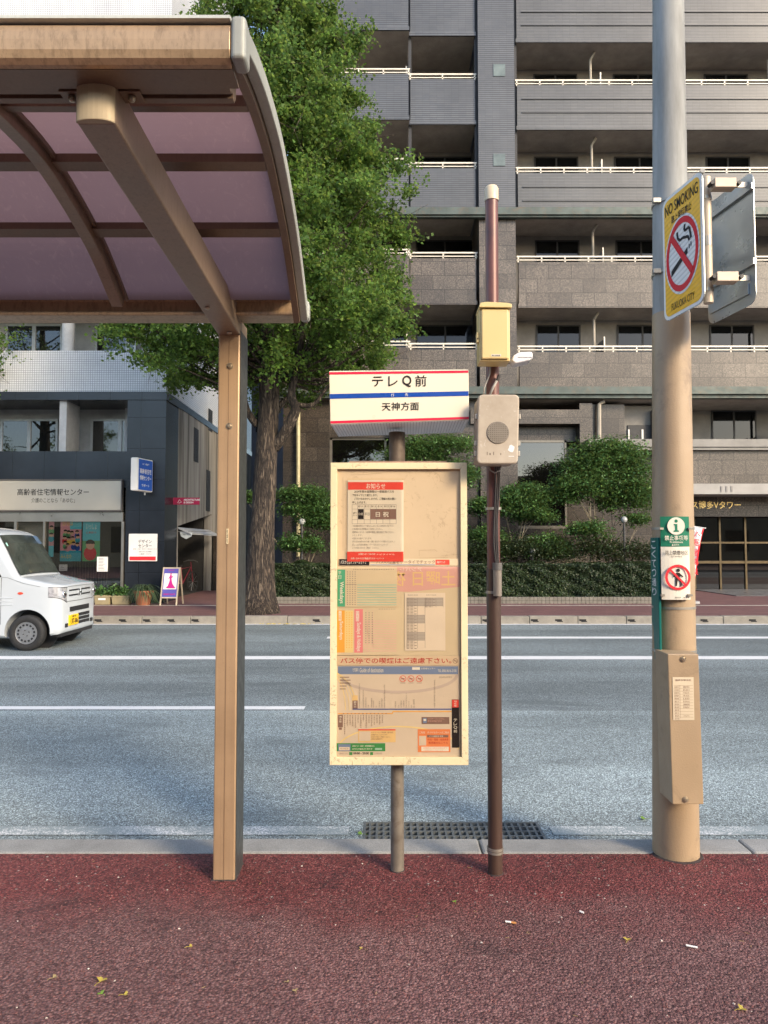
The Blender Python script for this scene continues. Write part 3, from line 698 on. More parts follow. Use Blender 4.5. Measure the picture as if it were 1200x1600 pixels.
# red flag sign
rs = signthing('red_blade_sign', 'small crimson sign reading ARCHITECTURE & DESIGN beside the stained concrete wall', 'sign', 273, 314, 777.5, 788.5, 18.9, .02, ink('crimson', (.36,.02,.07)), bevel=.003)
tx(rs, "ARCHITECTURE", 287, 312.5, 779.5, 782.4, 18.897, I_wht, .03); tx(rs, "& DESIGN", 287, 302, 783.6, 786.5, 18.897, I_wht, .03)
q = MB(); cc = W(280.5, 783.5, 18.897); q.tube([cc+Vector((-.05,0,-.04)), cc+Vector((0,0,.05)), cc+Vector((.05,0,-.02)), cc+Vector((-.02,0,-.045))], .008, 5); q.build('emblem', I_wht, rs)
MB().box(XC-.02, WX(273, 18.9), 18.9, 18.92, WZ(781, 18.9), WZ(779, 18.9)).build('bracket', M_alu, rs)
# grey building behind the gap
gb = thing('background_building', 'plain grey building wall deep in the gap behind the large street tree', 'building', (-8, 40, 0))
MB().box(-16, -4.3, 38, 48, 0, 17).build('wall', mat_conc('pale_grey_wall', (.20,.205,.225), .5, .2, .05), gb)
MB().box(-12.5, -7.9, 36.5, 37.9, 0, 17.0).build('stair_tower', mat_conc('white_grey_wall', (.42,.44,.46), .5, .2, .05), gb)
q = MB()
for i in range(6): q.box(-6.9, -5.9, 37.96, 37.995, 2+i*2.8, 3.3+i*2.8)
q.build('window', M_dglass, gb)

# building row across the near pavement, behind the camera: what the shop and lobby glass reflects
ob = thing('facing_building', 'plain beige building on the near side of the street, behind the viewer', 'building', (0, -13, 0))
MB().box(-45, 45, -24, -13, 0, 7.2).build('wall', mat_conc('beige_wall', (.46,.37,.23), .6, .3, .05), ob)
q = MB()
for k in range(2):
    for i in range(22): q.box(-43+i*4, -41+i*4, -12.99, -12.97, 1.0+k*3.2, 2.8+k*3.2)
q.build('window', M_dglass, ob)['kind'] = 'stuff'
# ================================================================== PLANTS
def leaves(name, cen, size, mat, parent, seed=0, flat_=0.0, kite=1.0, out=None):
    """many small kite-shaped leaves round the given centres (N,3)"""
    rg = np.random.default_rng(seed); N = len(cen); cen = np.asarray(cen) - np.array(orgof(parent))
    nrm = rg.normal(size=(N, 3)); nrm[:, 2] = np.abs(nrm[:, 2]) * (1 + 2.5*flat_) + .25
    if out is not None: nrm = nrm*.8 + out*1.1
    nrm /= np.linalg.norm(nrm, axis=1)[:, None]
    r = rg.normal(size=(N, 3)); a = np.cross(nrm, r); a /= np.linalg.norm(a, axis=1)[:, None]; b = np.cross(nrm, a)
    s = size * rg.uniform(.65, 1.25, N)[:, None]
    V = np.empty((N, 4, 3)); fold = nrm * s * .16
    V[:, 0] = cen - b*s*.5; V[:, 1] = cen + a*s*.5*kite + b*s*.1 + fold; V[:, 2] = cen + b*s*.5; V[:, 3] = cen - a*s*.5*kite + b*s*.1 + fold
    me = bpy.data.meshes.new(name); me.vertices.add(N*4); me.vertices.foreach_set('co', V.reshape(-1))
    me.loops.add(N*4); me.loops.foreach_set('vertex_index', np.arange(N*4, dtype=np.int32))
    me.polygons.add(N); me.polygons.foreach_set('loop_start', np.arange(0, N*4, 4, dtype=np.int32))
    try: me.polygons.foreach_set('loop_total', np.full(N, 4, dtype=np.int32))
    except Exception: pass
    me.update(calc_edges=True); me.validate(); me.materials.append(mat)
    o = bpy.data.objects.new(name, me); COL.objects.link(o); o.parent = parent; ORG[o.name] = orgof(parent); return o

def mat_bark():
    t = NT('ginkgo_bark'); n = t.noise(1, 5, .6, vec=t.map((15, 15, 2.0)), dist=.9); n2 = t.noise(1, 6, .7, vec=t.map((34, 34, 9)))
    rdg = t.math('SUBTRACT', 1.0, t.math('MULTIPLY', t.math('ABSOLUTE', t.math('SUBTRACT', n, .5)), 5.0)); rdg = t.math('MAXIMUM', rdg, 0.0)
    h = t.math('SUBTRACT', t.math('ADD', t.math('MULTIPLY', n2, .45), .55), t.math('MULTIPLY', rdg, .6))
    c = t.ramp(h, [(.22, (.014,.010,.008)), (.45, (.085,.062,.044)), (.72, (.19,.15,.11))])
    t.set(col=c, rough=.9, normal=t.bump(h, 1.0, .05)); return t.m
M_bark = mat_bark(); M_twig = flat('twig_bark', (.10,.085,.065), .85, 0, .3, 20); M_twig2 = flat('pale_twig', (.20,.17,.12), .85, 0, .3, 20)
M_gink = foliage('ginkgo_leaf', (.036,.092,.020), (.155,.290,.050), .5)
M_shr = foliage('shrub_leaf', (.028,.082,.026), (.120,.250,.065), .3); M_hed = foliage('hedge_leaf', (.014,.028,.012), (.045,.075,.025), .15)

def gink(name, label, base, H, trunk_r, env, nclu, nleaf, seed, lean=0, zlo=4.0, limbs=(), wcl=.34, size=.074, grp='ginkgo trees along the far kerb'):
    rr = random.Random(seed); rg = np.random.default_rng(seed)
    t = thing(name, label, 'tree', base, grp); bx, by, bz = base
    m = MB(); path = []; rad = []
    n = 34
    for i in range(n+1):
        f = i/n; z = bz - .1 + H*.93*f
        path.append((bx + lean*f + .06*math.sin(f*9+seed), by + .06*math.cos(f*7), z))
        rad.append(trunk_r*((1-f)**.8*.96+.04) * (1 + .40*math.exp(-(z-bz)/.7) + .15*math.exp(-(z-bz)/.1)))
    m.tube(path, rad, 26, jitter=.10, seed=seed)
    m.build('trunk', M_bark, t, smooth=True)
    def at(z):
        f = max(0, min(1, (z-bz+.1)/(H*.93))); i = min(n-1, int(f*n)); a = Vector(path[i]); b = Vector(path[i+1]); return a.lerp(b, f*n-i), rad[i]
    q = MB()
    for pts, r0, r1 in limbs:
        pts = [Vector(p) for p in pts]; k = len(pts)
        dense = []
        for i in range(k-1):
            for j in range(4):
                u = j/4; p_ = [pts[max(i-1,0)], pts[i], pts[i+1], pts[min(i+2,k-1)]]
                dense.append(.5*((2*p_[1])+(-p_[0]+p_[2])*u+(2*p_[0]-5*p_[1]+4*p_[2]-p_[3])*u*u+(-p_[0]+3*p_[1]-3*p_[2]+p_[3])*u**3))
        dense.append(pts[-1]); q.tube(dense, [r0+(r1-r0)*i/(len(dense)-1) for i in range(len(dense))], 10, jitter=.15, seed=k)
    C = []; W_ = []
    for c in range(nclu):
        while True:
            z = rr.uniform(zlo, bz+H); th = rr.uniform(0, 2*math.pi); R_ = env(z, th)
            if R_ <= .1: continue
            if rr.random() < min(1, R_/3.6 + .1): break
        r = R_*(rr.random()**.42)*(1.16 if rr.random() < .12 else 1); p = Vector((bx+lean*.7+math.cos(th)*r, by+math.sin(th)*r, z + .12*rr.gauss(0, 1)))
        C.append(p)
        if c % 4 == 0:
            zb0 = max(bz+5.2, z - .45*r - rr.uniform(.1, .5)); a, ra = at(zb0)
            mid = a.lerp(p, .5) + Vector((rr.gauss(0,.12), rr.gauss(0,.12), -.12*r))
            r0 = min(ra*.4, .012+.010*r)
            q.tube([a, a.lerp(mid, .5)+Vector((0,0,-.03)), mid, mid.lerp(p, .5)+Vector((0,0,.04)), p], [r0, r0*.8, r0*.6, r0*.4, .006], 5)
        for _ in range(2):
            e = p + Vector((rr.gauss(0,.3), rr.gauss(0,.3), rr.gauss(.1,.25))); q.tube([p, e], [.008, .003], 4)
    q.build('branch', M_bark, t, smooth=True)
    pts = []
    for p in C:
        k = int(nleaf*rr.uniform(.5, 1.5)); s = wcl*rr.uniform(.6, 1.25)
        # each cluster: a few sprays, so that leaves line up along twigs
        for _ in range(5):
            d = Vector((rr.gauss(0,1), rr.gauss(0,1), rr.gauss(.15,.7))).normalized()*s*1.5
            u = rg.uniform(0, 1, k//5)[:, None]; pts.append(np.array(p)+u*np.array(d)+rg.normal(size=(k//5, 3))*s*.28*np.array([1,1,.75]))
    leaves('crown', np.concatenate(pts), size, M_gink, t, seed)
    return t
TB = G(408, 958, ZP); BY = TB.y
def pxr(px, py): return abs(W(px, py, BY).x - TB.x)
def env_main(z, th):
    # right (+x) outline read from the photograph, left a little wider at the bottom
    zs = [4.6, 5.2, 6.0, 7.2, 9.4, 10.9, 12.5, 13.9, 15.5, 17.3]; rs = [.7, 2.3, 3.2, 3.5, 2.85, 2.45, 1.95, 1.45, 1.0, .3]
    r = np.interp(z, zs, rs); 
    if math.cos(th) > .2: r *= .88
    return r*(1+.10*math.sin(3*th+z*1.7)+.08*math.sin(5*th-z*2.3))
Yt = BY
def T(px, py, dy=0): return W(px, py, Yt+dy)
limbs = [
 ([T(428, 700), T(447, 672, -.2), T(462, 640, -.3), T(455, 618, -.3), T(463, 575, -.35), T(470, 540, -.3), T(478, 500, -.2)], .13, .05),
 ([T(430, 646), T(445, 625, .2), T(462, 618, .3)], .07, .05),
 ([T(462, 632, -.3), T(490, 632, -.3), T(512, 605, -.35), T(560, 560, -.4)], .06, .02),
 ([T(425, 595), T(438, 583, .1), T(455, 575, .2), T(480, 560, .4)], .08, .03),
 ([T(402, 665), T(388, 645, -.1), T(378, 610, -.2), T(360, 560, -.3)], .09, .03),
 ([T(402, 590), T(385, 575, .2), T(350, 545, .3), T(300, 555, .3)], .08, .02),
 ([T(465, 560, -.35), T(478, 545, -.4), T(487, 500, -.5)], .035, .015),
]
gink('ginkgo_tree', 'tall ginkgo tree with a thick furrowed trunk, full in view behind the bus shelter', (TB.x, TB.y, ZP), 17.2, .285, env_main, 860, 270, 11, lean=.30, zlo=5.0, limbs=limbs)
def env_left(z, th): return float(np.interp(z, [3.6, 4.6, 6, 9, 12], [.6, 2.6, 3.0, 2.4, .3]))
gink('ginkgo_tree', 'ginkgo tree cut off by the left edge, only leafy branch tips showing', (-11.35, 15.6, ZP), 12, .25, env_left, 110, 110, 23, zlo=4.2, limbs=())

def shrub(name, label, base, stems, pads, size, n, seed, grp='garden shrubs behind the hedge', mat=None, stemmat=None):
    """multi-stemmed shrub with cloud-like pads; pads = (x,y,z,rx,ry,rz)"""
    rr = random.Random(seed); rg = np.random.default_rng(seed); t = thing(name, label, 'shrub', base, grp)
    q = MB()
    for (x, y, z, rx, ry, rz) in pads:
        for _ in range(stems):
            b = Vector(base)+Vector((rr.gauss(0,.10), rr.gauss(0,.08), 0)); e = Vector((x+rr.uniform(-.6,.6)*rx, y+rr.uniform(-.4,.4)*ry, z-.1*rz))
            m1 = b.lerp(e, .35)+Vector((rr.gauss(0,.10), rr.gauss(0,.06), .1)); m2 = b.lerp(e, .7)+Vector((rr.gauss(0,.08), rr.gauss(0,.05), .12))
            q.tube([b, m1, m2, e], [.026, .020, .013, .006], 6)
            for _k in range(2): e2 = Vector((x+rr.uniform(-.8,.8)*rx, y+rr.uniform(-.6,.6)*ry, z+rr.uniform(-.2,.4)*rz)); q.tube([m2, m2.lerp(e2,.5)+Vector((0,0,.05)), e2], [.012,.008,.004], 4)
    q.build('stem', stemmat or M_twig2, t, smooth=True)
    tot = sum(p[3]*p[5] for p in pads); P = []
    for (x, y, z, rx, ry, rz) in pads:
        k = int(n*rx*rz/tot); nc = max(6, k//55)
        for _ in range(nc):
            v = rg.normal(size=3); v /= np.linalg.norm(v); 
            if v[2] < -.35: v[2] *= -.6
            rr_ = rg.uniform(.35, 1.0)**.5*(1+.12*rg.normal()); c = np.array([x, y, z])+v*np.array([rx, ry, rz])*rr_
            P.append(c+rg.normal(size=(55, 3))*np.array([.15, .15, .07])*min(1.3, rx*1.3+.3))
    leaves('foliage', np.concatenate(P), size, mat or M_shr, t, seed, flat_=.8, kite=.7)
    return t
YH = 19.6
def H(px, py, Y=YH): return W(px, py, Y)
def pad(px0, px1, py0, py1, Y=YH, ry=.5):
    a, b = W(px0, (py0+py1)/2, Y), W(px1, (py0+py1)/2, Y); return ((a.x+b.x)/2, Y, (WZ(py0, Y)+WZ(py1, Y))/2, (b.x-a.x)/2, ry, (WZ(py0, Y)-WZ(py1, Y))/2)
shrub('garden_shrub', 'large rounded shrub with pale twisting stems, right of the lobby window', (H(945, 895).x, YH, ZP), 1,
      [pad(880, 1018, 695, 765), pad(895, 1015, 725, 800), pad(868, 930, 740, 790), pad(900, 1000, 688, 720), pad(872, 950, 730, 800, YH-.2), pad(955, 1022, 750, 800), pad(890, 955, 815, 855, YH-.3, .35), pad(975, 1018, 800, 835), pad(925, 1022, 770, 810, YH+.3), pad(870, 905, 770, 798)], .075, 42000, 31)
shrub('garden_shrub', 'flat-topped feathery shrub in front of the lobby window, right of the rusty brown pole', (H(810, 895).x, YH, ZP), 1,
      [pad(780, 862, 760, 800), pad(770, 850, 775, 812),  pad(790, 845, 757, 780), pad(735, 782, 775, 820, YH+.1), pad(800, 865, 795, 822), pad(825, 885, 835, 870, YH, .35), pad(735, 790, 825, 860)], .07, 28000, 32)
shrub('garden_shrub', 'dark green shrub rising behind the bus stop board and below its header', (H(690, 895).x, YH+.5, ZP), 2,
      [pad(635, 742, 680, 720, YH+.5), pad(600, 700, 690, 740, YH+.6), pad(690, 745, 715, 790, YH+.4), pad(620, 720, 740, 800, YH+.5)], .07, 24000, 33)
shrub('garden_shrub', 'layered shrub between the ginkgo trunk and the bus stop board, leaning into the pale pipe', (H(480, 895).x, YH, ZP), 1,
      [pad(432, 512, 762, 790), pad(448, 530, 785, 812), pad(470, 540, 800, 835), pad(380, 400, 768, 800), pad(440, 500, 835, 870, YH-.2)], .07, 22000, 34)
# low planting between hedge and wall
shrub('garden_shrub', 'low dark shrub under the lobby window just above the clipped hedge', (H(860, 895).x, YH-.2, ZP), 2, [pad(835, 890, 845, 885, YH-.2, .35), pad(740, 800, 850, 885, YH-.1, .35)], .07, 12000, 35)
shrub('garden_shrub', 'dark low shrub masses filling the bed right behind the clipped hedge', (H(700, 895).x, YH-.5, ZP), 2, [pad(640+i*62, 720+i*62, 838+(i*7)%14, 892, YH-.45, .3) for i in range(6)], .06, 20000, 36, mat=M_hed)

def hedge(name, label, x0, x1, y0, y1, z1, n, seed):
    t = thing(name, label, 'hedge', ((x0+x1)/2, (y0+y1)/2, ZP)); rg = np.random.default_rng(seed)
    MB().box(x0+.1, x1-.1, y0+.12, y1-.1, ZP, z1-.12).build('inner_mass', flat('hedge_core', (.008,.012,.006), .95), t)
    P = []; O = []
    for k, (nn, f) in enumerate(((int(n*.62), 'f'), (int(n*.33), 't'), (int(n*.05), 's'))):
        x = rg.uniform(x0, x1, nn); 
        if f == 'f': y = y0+np.abs(rg.normal(size=nn))*.07; z = rg.uniform(ZP+.03, z1, nn); o = [0,-1,.3]
        elif f == 't': y = rg.uniform(y0, y1, nn); z = z1-np.abs(rg.normal(size=nn))*.06; o = [0,0,1]
        else: x = np.where(rg.random(nn) < .5, x0, x1)+rg.normal(size=nn)*.04; y = rg.uniform(y0, y1, nn); z = rg.uniform(ZP, z1, nn); o = [0,0,.3]
        w_ = .035*np.sin(x*5.1)+.03*np.sin(x*11.3+1)+.025*np.sin(x*2.3)
        bump_ = .05*np.sin(x*7+z*9)*np.sin(z*11+x*3)
        P.append(np.stack([x, y+bump_-.5*w_*(f == 'f'), z+w_*(f == 't')], 1)); O.append(np.tile(o, (nn, 1)))
    leaves('foliage', np.concatenate(P), (.047), M_hed, t, seed, out=np.concatenate(O), kite=.75)
    return t
YHg = 18.15
hz = WZ(881, YHg)
xg0 = WX(424, YHg, 890)
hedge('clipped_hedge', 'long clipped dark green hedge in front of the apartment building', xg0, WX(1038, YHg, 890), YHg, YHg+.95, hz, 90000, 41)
pk = thing('planter_kerb', 'low edging of small grey blocks along the foot of the clipped hedge', 'planter edging', (2, YHg-.1, ZP))
q = MB(); x = xg0-.15; r_ = random.Random(4)
while x < WX(1042, YHg, 890):
    for k in range(2): q.box(x+.004, x+.096, YHg-.17+r_.uniform(0,.006), YHg-.05, ZP+.085*k, ZP+.085*k+.078)
    x += .1
q.build('block_course', mat_conc('edging_block', (.20,.185,.155), 9), pk)
MB().box(xg0-.15, WX(1042, YHg, 890), YHg-.15, YHg-.04, ZP, ZP+.16).build('mortar', flat('mortar_dark', (.05,.045,.04), .9), pk)
# bed behind
structure(MB().box(xg0, WX(1042, YHg, 890), YHg+.9, 22.2, ZP-.01, ZP+.08).build('planting_bed', flat('soil', (.04,.03,.02), .95, 0, .3)))

# globe lamps in the planting
for px, py, lab in ((472, 815, 'small round white garden lamp between the ginkgo trunk and the bus stop board'), (975, 812, 'small round white garden lamp under the large rounded shrub'), (832, 862, 'small round white garden lamp low behind the hedge, right of the brown pole')):
    c = W(px, py, YH-.55); t = thing('garden_lamp', lab, 'lamp', (c.x, c.y, ZP), 'globe lamps behind the hedge')
    MB().lathe((c.x, c.y, c.z), [(.001,-.09),(.045,-.08),(.075,-.05),(.09,0),(.075,.05),(.045,.08),(.001,.09)], 18).build('globe', flat('globe_white', (.34,.35,.34), .12), t, smooth=True)
    MB().tube([(c.x, c.y, ZP), (c.x, c.y, c.z-.1)], .03, 8).build('post', flat('lamp_post_dark', (.04,.04,.04), .5), t)

# ------------------------------------------------------------------ shopfront furniture
M_terra = flat('terracotta', (.30,.11,.055), .8, 0, .25, 8, .2)
for a, b, lab in ((147, 172, 'tan rectangular planter box with a small white label, left of the pair'), (174, 202, 'tan rectangular planter box without a label, next to the terracotta pot')):
    yy = YF-.55; x0_, x1_ = WX(a, yy, 930), WX(b, yy, 930); zt_ = WZ(930, yy); t = thing('planter_box', lab, 'planter', ((x0_+x1_)/2, yy+.12, ZP), 'planter boxes by the shop window')
    MB().hexa([(x0_+.02,yy,ZP),(x1_-.02,yy,ZP),(x1_-.02,yy+.22,ZP),(x0_+.02,yy+.22,ZP),(x0_,yy-.01,zt_),(x1_,yy-.01,zt_),(x1_,yy+.24,zt_),(x0_,yy+.24,zt_)]).build('trough', flat('planter_plastic', (.30,.25,.14), .6, 0, .15), t, bevel=.01)
    MB().box(x0_-.012, x1_+.012, yy-.022, yy+.252, zt_-.045, zt_-.02).build('rim', flat('planter_rim', (.33,.28,.16), .6), t)
    if a == 147: MB().box((x0_+x1_)/2-.09, (x0_+x1_)/2+.09, yy-.012, yy-.006, zt_-.12, zt_-.07).build('label', I_wht, t)
    rg = np.random.default_rng(a); k = 500; P = np.stack([rg.uniform(x0_-.02, x1_+.02, k), yy+.12+rg.normal(size=k)*.08, zt_+np.abs(rg.normal(size=k))*.09], 1)
    leaves('foliage', P, .06, M_shr, t, a)
c = G(222, 941, ZP); c = Vector((WX(224, YF-.65, 930), YF-.65, ZP))
t = thing('potted_plant', 'spiky strap-leaved plant in a round terracotta pot at the foot of the navy column', 'potted plant', c)
MB().lathe(c, [(.15,0),(.16,.02),(.225,.30),(.25,.30),(.255,.36),(.23,.36),(.22,.33)], 24).build('pot', M_terra, t, smooth=True, split=40)
q = MB(); rr = random.Random(9)
for i in range(170):
    th = rr.uniform(0, 6.283); Lh = rr.uniform(.35, .62); up = rr.uniform(.15, .5); w_ = .014
    d = Vector((math.cos(th), math.sin(th), 0)); s_ = Vector((-d.y, d.x, 0))*w_; p = c+Vector((rr.gauss(0,.05), rr.gauss(0,.05), .34)); prev = None
    for k in range(6):
        f = k/5; pt = p+d*Lh*f*(.9)+Vector((0,0, up*1.6*f-(.35+up)*1.1*f*f)); ww = s_*(1-f*.85)
        cur = (pt-ww, pt+ww)
        if prev: q.quad(prev[0], prev[1], cur[1], cur[0])
        prev = cur
q.build('leaf_tuft', foliage('strap_leaf', (.03,.06,.03), (.10,.16,.08), .2), t)
# A-frame sign
yy = YF-.75
t = thing('sandwich_board', 'standing advertising board with a magenta dancer figure on white between purple bands', 'a-board', (WX(264, yy, 930), yy, ZP))
x0_, x1_ = WX(250, yy, 920), WX(277, yy, 920); zt_ = WZ(887, yy); zb2_ = WZ(933, yy)
def onb(x, z, e=0): return (x, yy+.25*(z-ZP)/(zt_-ZP)-e, z)
q = MB(); 
for a, b in ((x0_, x0_+.03), (x1_-.03, x1_)): q.hexa([onb(a,ZP,.03),onb(b,ZP,.03),onb(b,ZP),onb(a,ZP),onb(a,zt_,.03),onb(b,zt_,.03),onb(b,zt_),onb(a,zt_)]); q.hexa([(a,yy+.55,ZP),(b,yy+.55,ZP),(b,yy+.58,ZP),(a,yy+.58,ZP),(a,yy+.26,zt_),(b,yy+.26,zt_),(b,yy+.29,zt_),(a,yy+.29,zt_)])
q.hexa([onb(x0_+.03,zt_-.03,.03),onb(x1_-.03,zt_-.03,.03),onb(x1_-.03,zt_-.03),onb(x0_+.03,zt_-.03),onb(x0_+.03,zt_,.03),onb(x1_-.03,zt_,.03),onb(x1_-.03,zt_),onb(x0_+.03,zt_)])
q.hexa([onb(x0_+.03,zb2_-.03,.03),onb(x1_-.03,zb2_-.03,.03),onb(x1_-.03,zb2_-.03),onb(x0_+.03,zb2_-.03),onb(x0_+.03,zb2_,.03),onb(x1_-.03,zb2_,.03),onb(x1_-.03,zb2_),onb(x0_+.03,zb2_)])
q.build_each(6, 'frame_bar', flat('board_frame', (.50,.42,.30), .5), t)
zi0, zi1 = zb2_+.001, zt_-.031; xa, xb = x0_+.031, x1_-.031
MB().hexa([onb(xa,zi0,.02),onb(xb,zi0,.02),onb(xb,zi0,.005),onb(xa,zi0,.005),onb(xa,zi1,.02),onb(xb,zi1,.02),onb(xb,zi1,.005),onb(xa,zi1,.005)]).build('panel', ink('purple', (.10,.09,.36)), t)
za_, zb_2 = zi0+(zi1-zi0)*.27, zi0+(zi1-zi0)*.83
MB().quad(onb(xa+.02,za_,.023),onb(xb-.02,za_,.023),onb(xb-.02,zb_2,.023),onb(xa+.02,zb_2,.023)).build('white_field', I_wht, t)
xc = (xa+xb)/2; zc = (za_+zb_2)/2; I_mag = ink('magenta', (.50,.02,.22))
fig = [(.0,.17),(.02,.15),(.015,.12),(.05,.13),(.045,.10),(.02,.08),(.03,.02),(.05,-.06),(.10,-.13),(.13,-.165),(.02,-.17),(-.10,-.165),(-.05,-.11),(-.03,-.04),(-.015,.02),(-.02,.08),(-.06,.05),(-.03,.11),(-.02,.14),(-.015,.165)]
q = MB().poly([onb(xc+x_*1.1, zc+z_, .026) for x_, z_ in fig]); q.poly([onb(xc+.0+.018*math.cos(i*.6), zc+.185+.02*math.sin(i*.6), .0275) for i in range(10)]); q.build('dancer_print', I_mag, t)
q = MB().text("SPRING DANCE", onb(xc, zi0+.06, .024), (1,0,0), (0,0,1), bold=.02, w=(xb-xa)*.8, h=.05).build('lettering', I_mag, t); q = MB().text("DANCE", onb(xc, zi1-.04, .024), (1,0,0), (0,0,1), w=(xb-xa)*.4, h=.03); q.build('lettering', I_mag, t)
# bicycle in the car port
def bicycle(o, label, ang):
    t = thing('bicycle', label, 'bicycle', o); ca, sa = math.cos(ang), math.sin(ang)
    def B(x, z, y=0): return Vector(o)+Vector((x*ca-y*sa, x*sa+y*ca, z))
    md = flat('bike_frame', (.25,.03,.05), .4, .3); mt = flat('tyre_rubber', (.02,.02,.02), .8)
    for x_ in (-.52, .52):
        q = MB().tube([B(x_+.31*math.cos(i*.2618), .33+.31*math.sin(i*.2618)) for i in range(25)], .02, 6, caps=False); wo = q.build('wheel', mt, t)
        q = MB()
        for i in range(10): q.tube([B(x_, .33), B(x_+.3*math.cos(i*.628), .33+.3*math.sin(i*.628))], .003, 3)
        q.build('spoke', M_alu, wo)
    MB().tube([B(-.52,.33),B(-.15,.75),B(.40,.80),B(-.08,.30),B(-.52,.33)], .016, 6).tube([B(-.08,.30),B(-.2,.85)], .016, 6).tube([B(.52,.33),B(.38,.95)], .016, 6).build('frame', md, t)
    MB().tube([B(.38,.95,-.25),B(.40,1.0,-.1),B(.40,1.0,.1),B(.38,.95,.25)], .012, 6).build('handlebar', M_alu, t)
    MB().box(*sorted((B(-.3,0).x, B(-.1,0).x+.02)), B(-.2,0).y-.08, B(-.2,0).y+.08, .86, .91).build('saddle', mt, t, bevel=.02)
bicycle((-6.15, 21.9, ZP), 'bicycle parked in the dark car port opening of the tiled building', R(75))
# hanging banner in the portal
bn = thing('hanging_banner', 'small pale scalloped banner hung in the car port mouth under the grey awning', 'banner', (XC+.1, 19.6, 1.6)); q = MB()
a_ = W(281, 831, 19.45); b_ = W(301, 831, 19.45)
pts = [(a_.x, 19.45, a_.z), (a_.x+.03, 19.45, a_.z-.12), ((a_.x+b_.x)/2, 19.45, a_.z-.2), (b_.x-.03, 19.45, a_.z-.12), (b_.x, 19.45, a_.z)]
MB().prism(pts, (0, .006, 0)).build('cloth', flat('banner_cloth', (.48,.53,.55), .7), bn); MB().tube([(XC-.1,19.46,a_.z+.01),(XC+.9,19.46,a_.z+.01)], .008, 6).build('rod', M_alu, bn)
MB().text("ご自由にどうぞ", ((a_.x+b_.x)/2, 19.446, a_.z-.07), (1,0,0), (0,0,1), w=.26, h=.05).build('lettering', I_blk, bn)
# nobori flag at the entrance
fl = thing('banner_flag', 'white advertising flag with red border and lettering, by the entrance', 'flag', (WX(1084, 17.9, 900), 17.9, ZP))
yy = 17.9; q = MB(); tl = W(1079, 822, yy); tr = W(1100, 826, yy); bl = W(1079, 920, yy); br = W(1084, 920, yy)
n = 10; prev = None
def flagpts(f):
    l = tl.lerp(bl, f); r = Vector((tr.x+(br.x-tr.x)*(f**.75), yy, tr.z+(br.z-tr.z)*f)); return l, r
for i in range(n+1):
    l, r = flagpts(i/n); mid = l.lerp(r, .5)+Vector((0, -.06*math.sin(i*1.1), 0)); cur = (l, mid, r)
    if prev: q.quad(prev[0], prev[1], cur[1], cur[0]).quad(prev[1], prev[2], cur[2], cur[1])
    prev = cur
q.build('cloth', flat('flag_cloth', (.70,.66,.66), .8), fl)
q = MB(); prev = None
for i in range(n+1):
    l, r = flagpts(i/n); a_ = r+Vector((-.035, -.004, 0)); cur = (a_, r+Vector((.004,-.004,0)))
    if prev: q.quad(prev[0], prev[1], cur[1], cur[0])
    prev = cur
q.build('red_border', I_red, fl)
q = MB()
for i, s_ in enumerate("入居者募集"): q.text(s_, (tl.x+.12-.012*i, yy-.09, tl.z-.18-.24*i), (1,0,0), (0,0,1), bold=.03, w=.17-.015*i, h=.18)
q.build('lettering', I_red, fl); MB().tube([(tl.x-.02, yy, ZP), (tl.x-.02, yy, tl.z+.1)], .014, 8).tube([(tl.x-.02, yy, tl.z+.01), (tr.x+.05, yy, tr.z+.01)], .01, 6).build('pole', flat('white_pole', (.7,.7,.68), .4), fl)
MB().lathe((tl.x-.02, yy, ZP), [(.18,0),(.2,.02),(.19,.07),(.05,.09)], 16).build('base', flat('flag_base', (.3,.3,.3), .6), fl)

# ================================================================== VAN
XF, YN, WV = -5.02, 11.02, 1.475; YC = YN+WV/2
van = thing('white_van', 'white boxy kei van with a yellow licence plate in the far lane', 'van', (XF-1.7, YC, RZ))
M_van = flat('van_paint', (.46,.50,.53), .16, 0, .03, 2, dirt=0); M_van.node_tree.nodes['Principled BSDF'].inputs['Coat Weight'].default_value = .6
M_vg = glass('van_glass', (.33,.36,.35), 1, .02, .2, (.02,.02,.02)); M_plast = flat('black_plastic', (.02,.02,.022), .5); M_rub = flat('rubber', (.018,.018,.018), .75, 0, .2, 20, .2, 60)
ss = [0, .02, .06, .12, .22, .42, .64, .70, .80, .90, 1.0, 1.06, 1.18, 1.4, 1.8, 2.6, 3.15, 3.32, 3.39]
hw = [.56,.63,.675,.705,.725,.735,.737,.737,.737,.737,.737,.737,.737,.737,.737,.737,.73,.715,.66]
zt = [.975,.992,1.0,1.01,1.03,1.07,1.12,1.20,1.38,1.56,1.73,1.79,1.85,1.90,1.93,1.94,1.92,1.87,1.75]
zb = [.28,.25,.235,.23,.22,.20,.2,.2,.2,.2,.2,.2,.2,.2,.2,.2,.22,.25,.32]
def tumble(z): u = max(0, z-1.0)/.95; return 1 - .115*u**1.5
def vsec(s):
    f = lambda a: float(np.interp(s, ss, a)); h, t_, b_ = f(hw), f(zt), f(zb); P = []
    rc = .07 if s > .65 else .045
    zs_ = [b_, b_+.03, b_+.12] + [b_+.12+(t_-rc-b_-.12)*k/8 for k in range(1, 9)]
    for i, z in enumerate(zs_):
        hh = h*tumble(z); hh -= .03 if i == 0 else 0
        # moulding ribs pressed into the lower door
        P.append((hh, z))
    hh = h*tumble(t_)
    for a in (25, 50, 72): P.append((hh-rc*(1-math.cos(R(a))), t_-rc+rc*math.sin(R(a))))
    for k in range(1, 5): P.append(((hh-rc*.8)*(1-k/4), t_-.004+.0+.018*(1-(1-k/4)**2)))
    full = [(-y, z) for y, z in P] + [(y, z) for y, z in reversed(P[:-1])]
    return full
def vs(s, y, z): return (XF-s, YC+y, RZ+z)
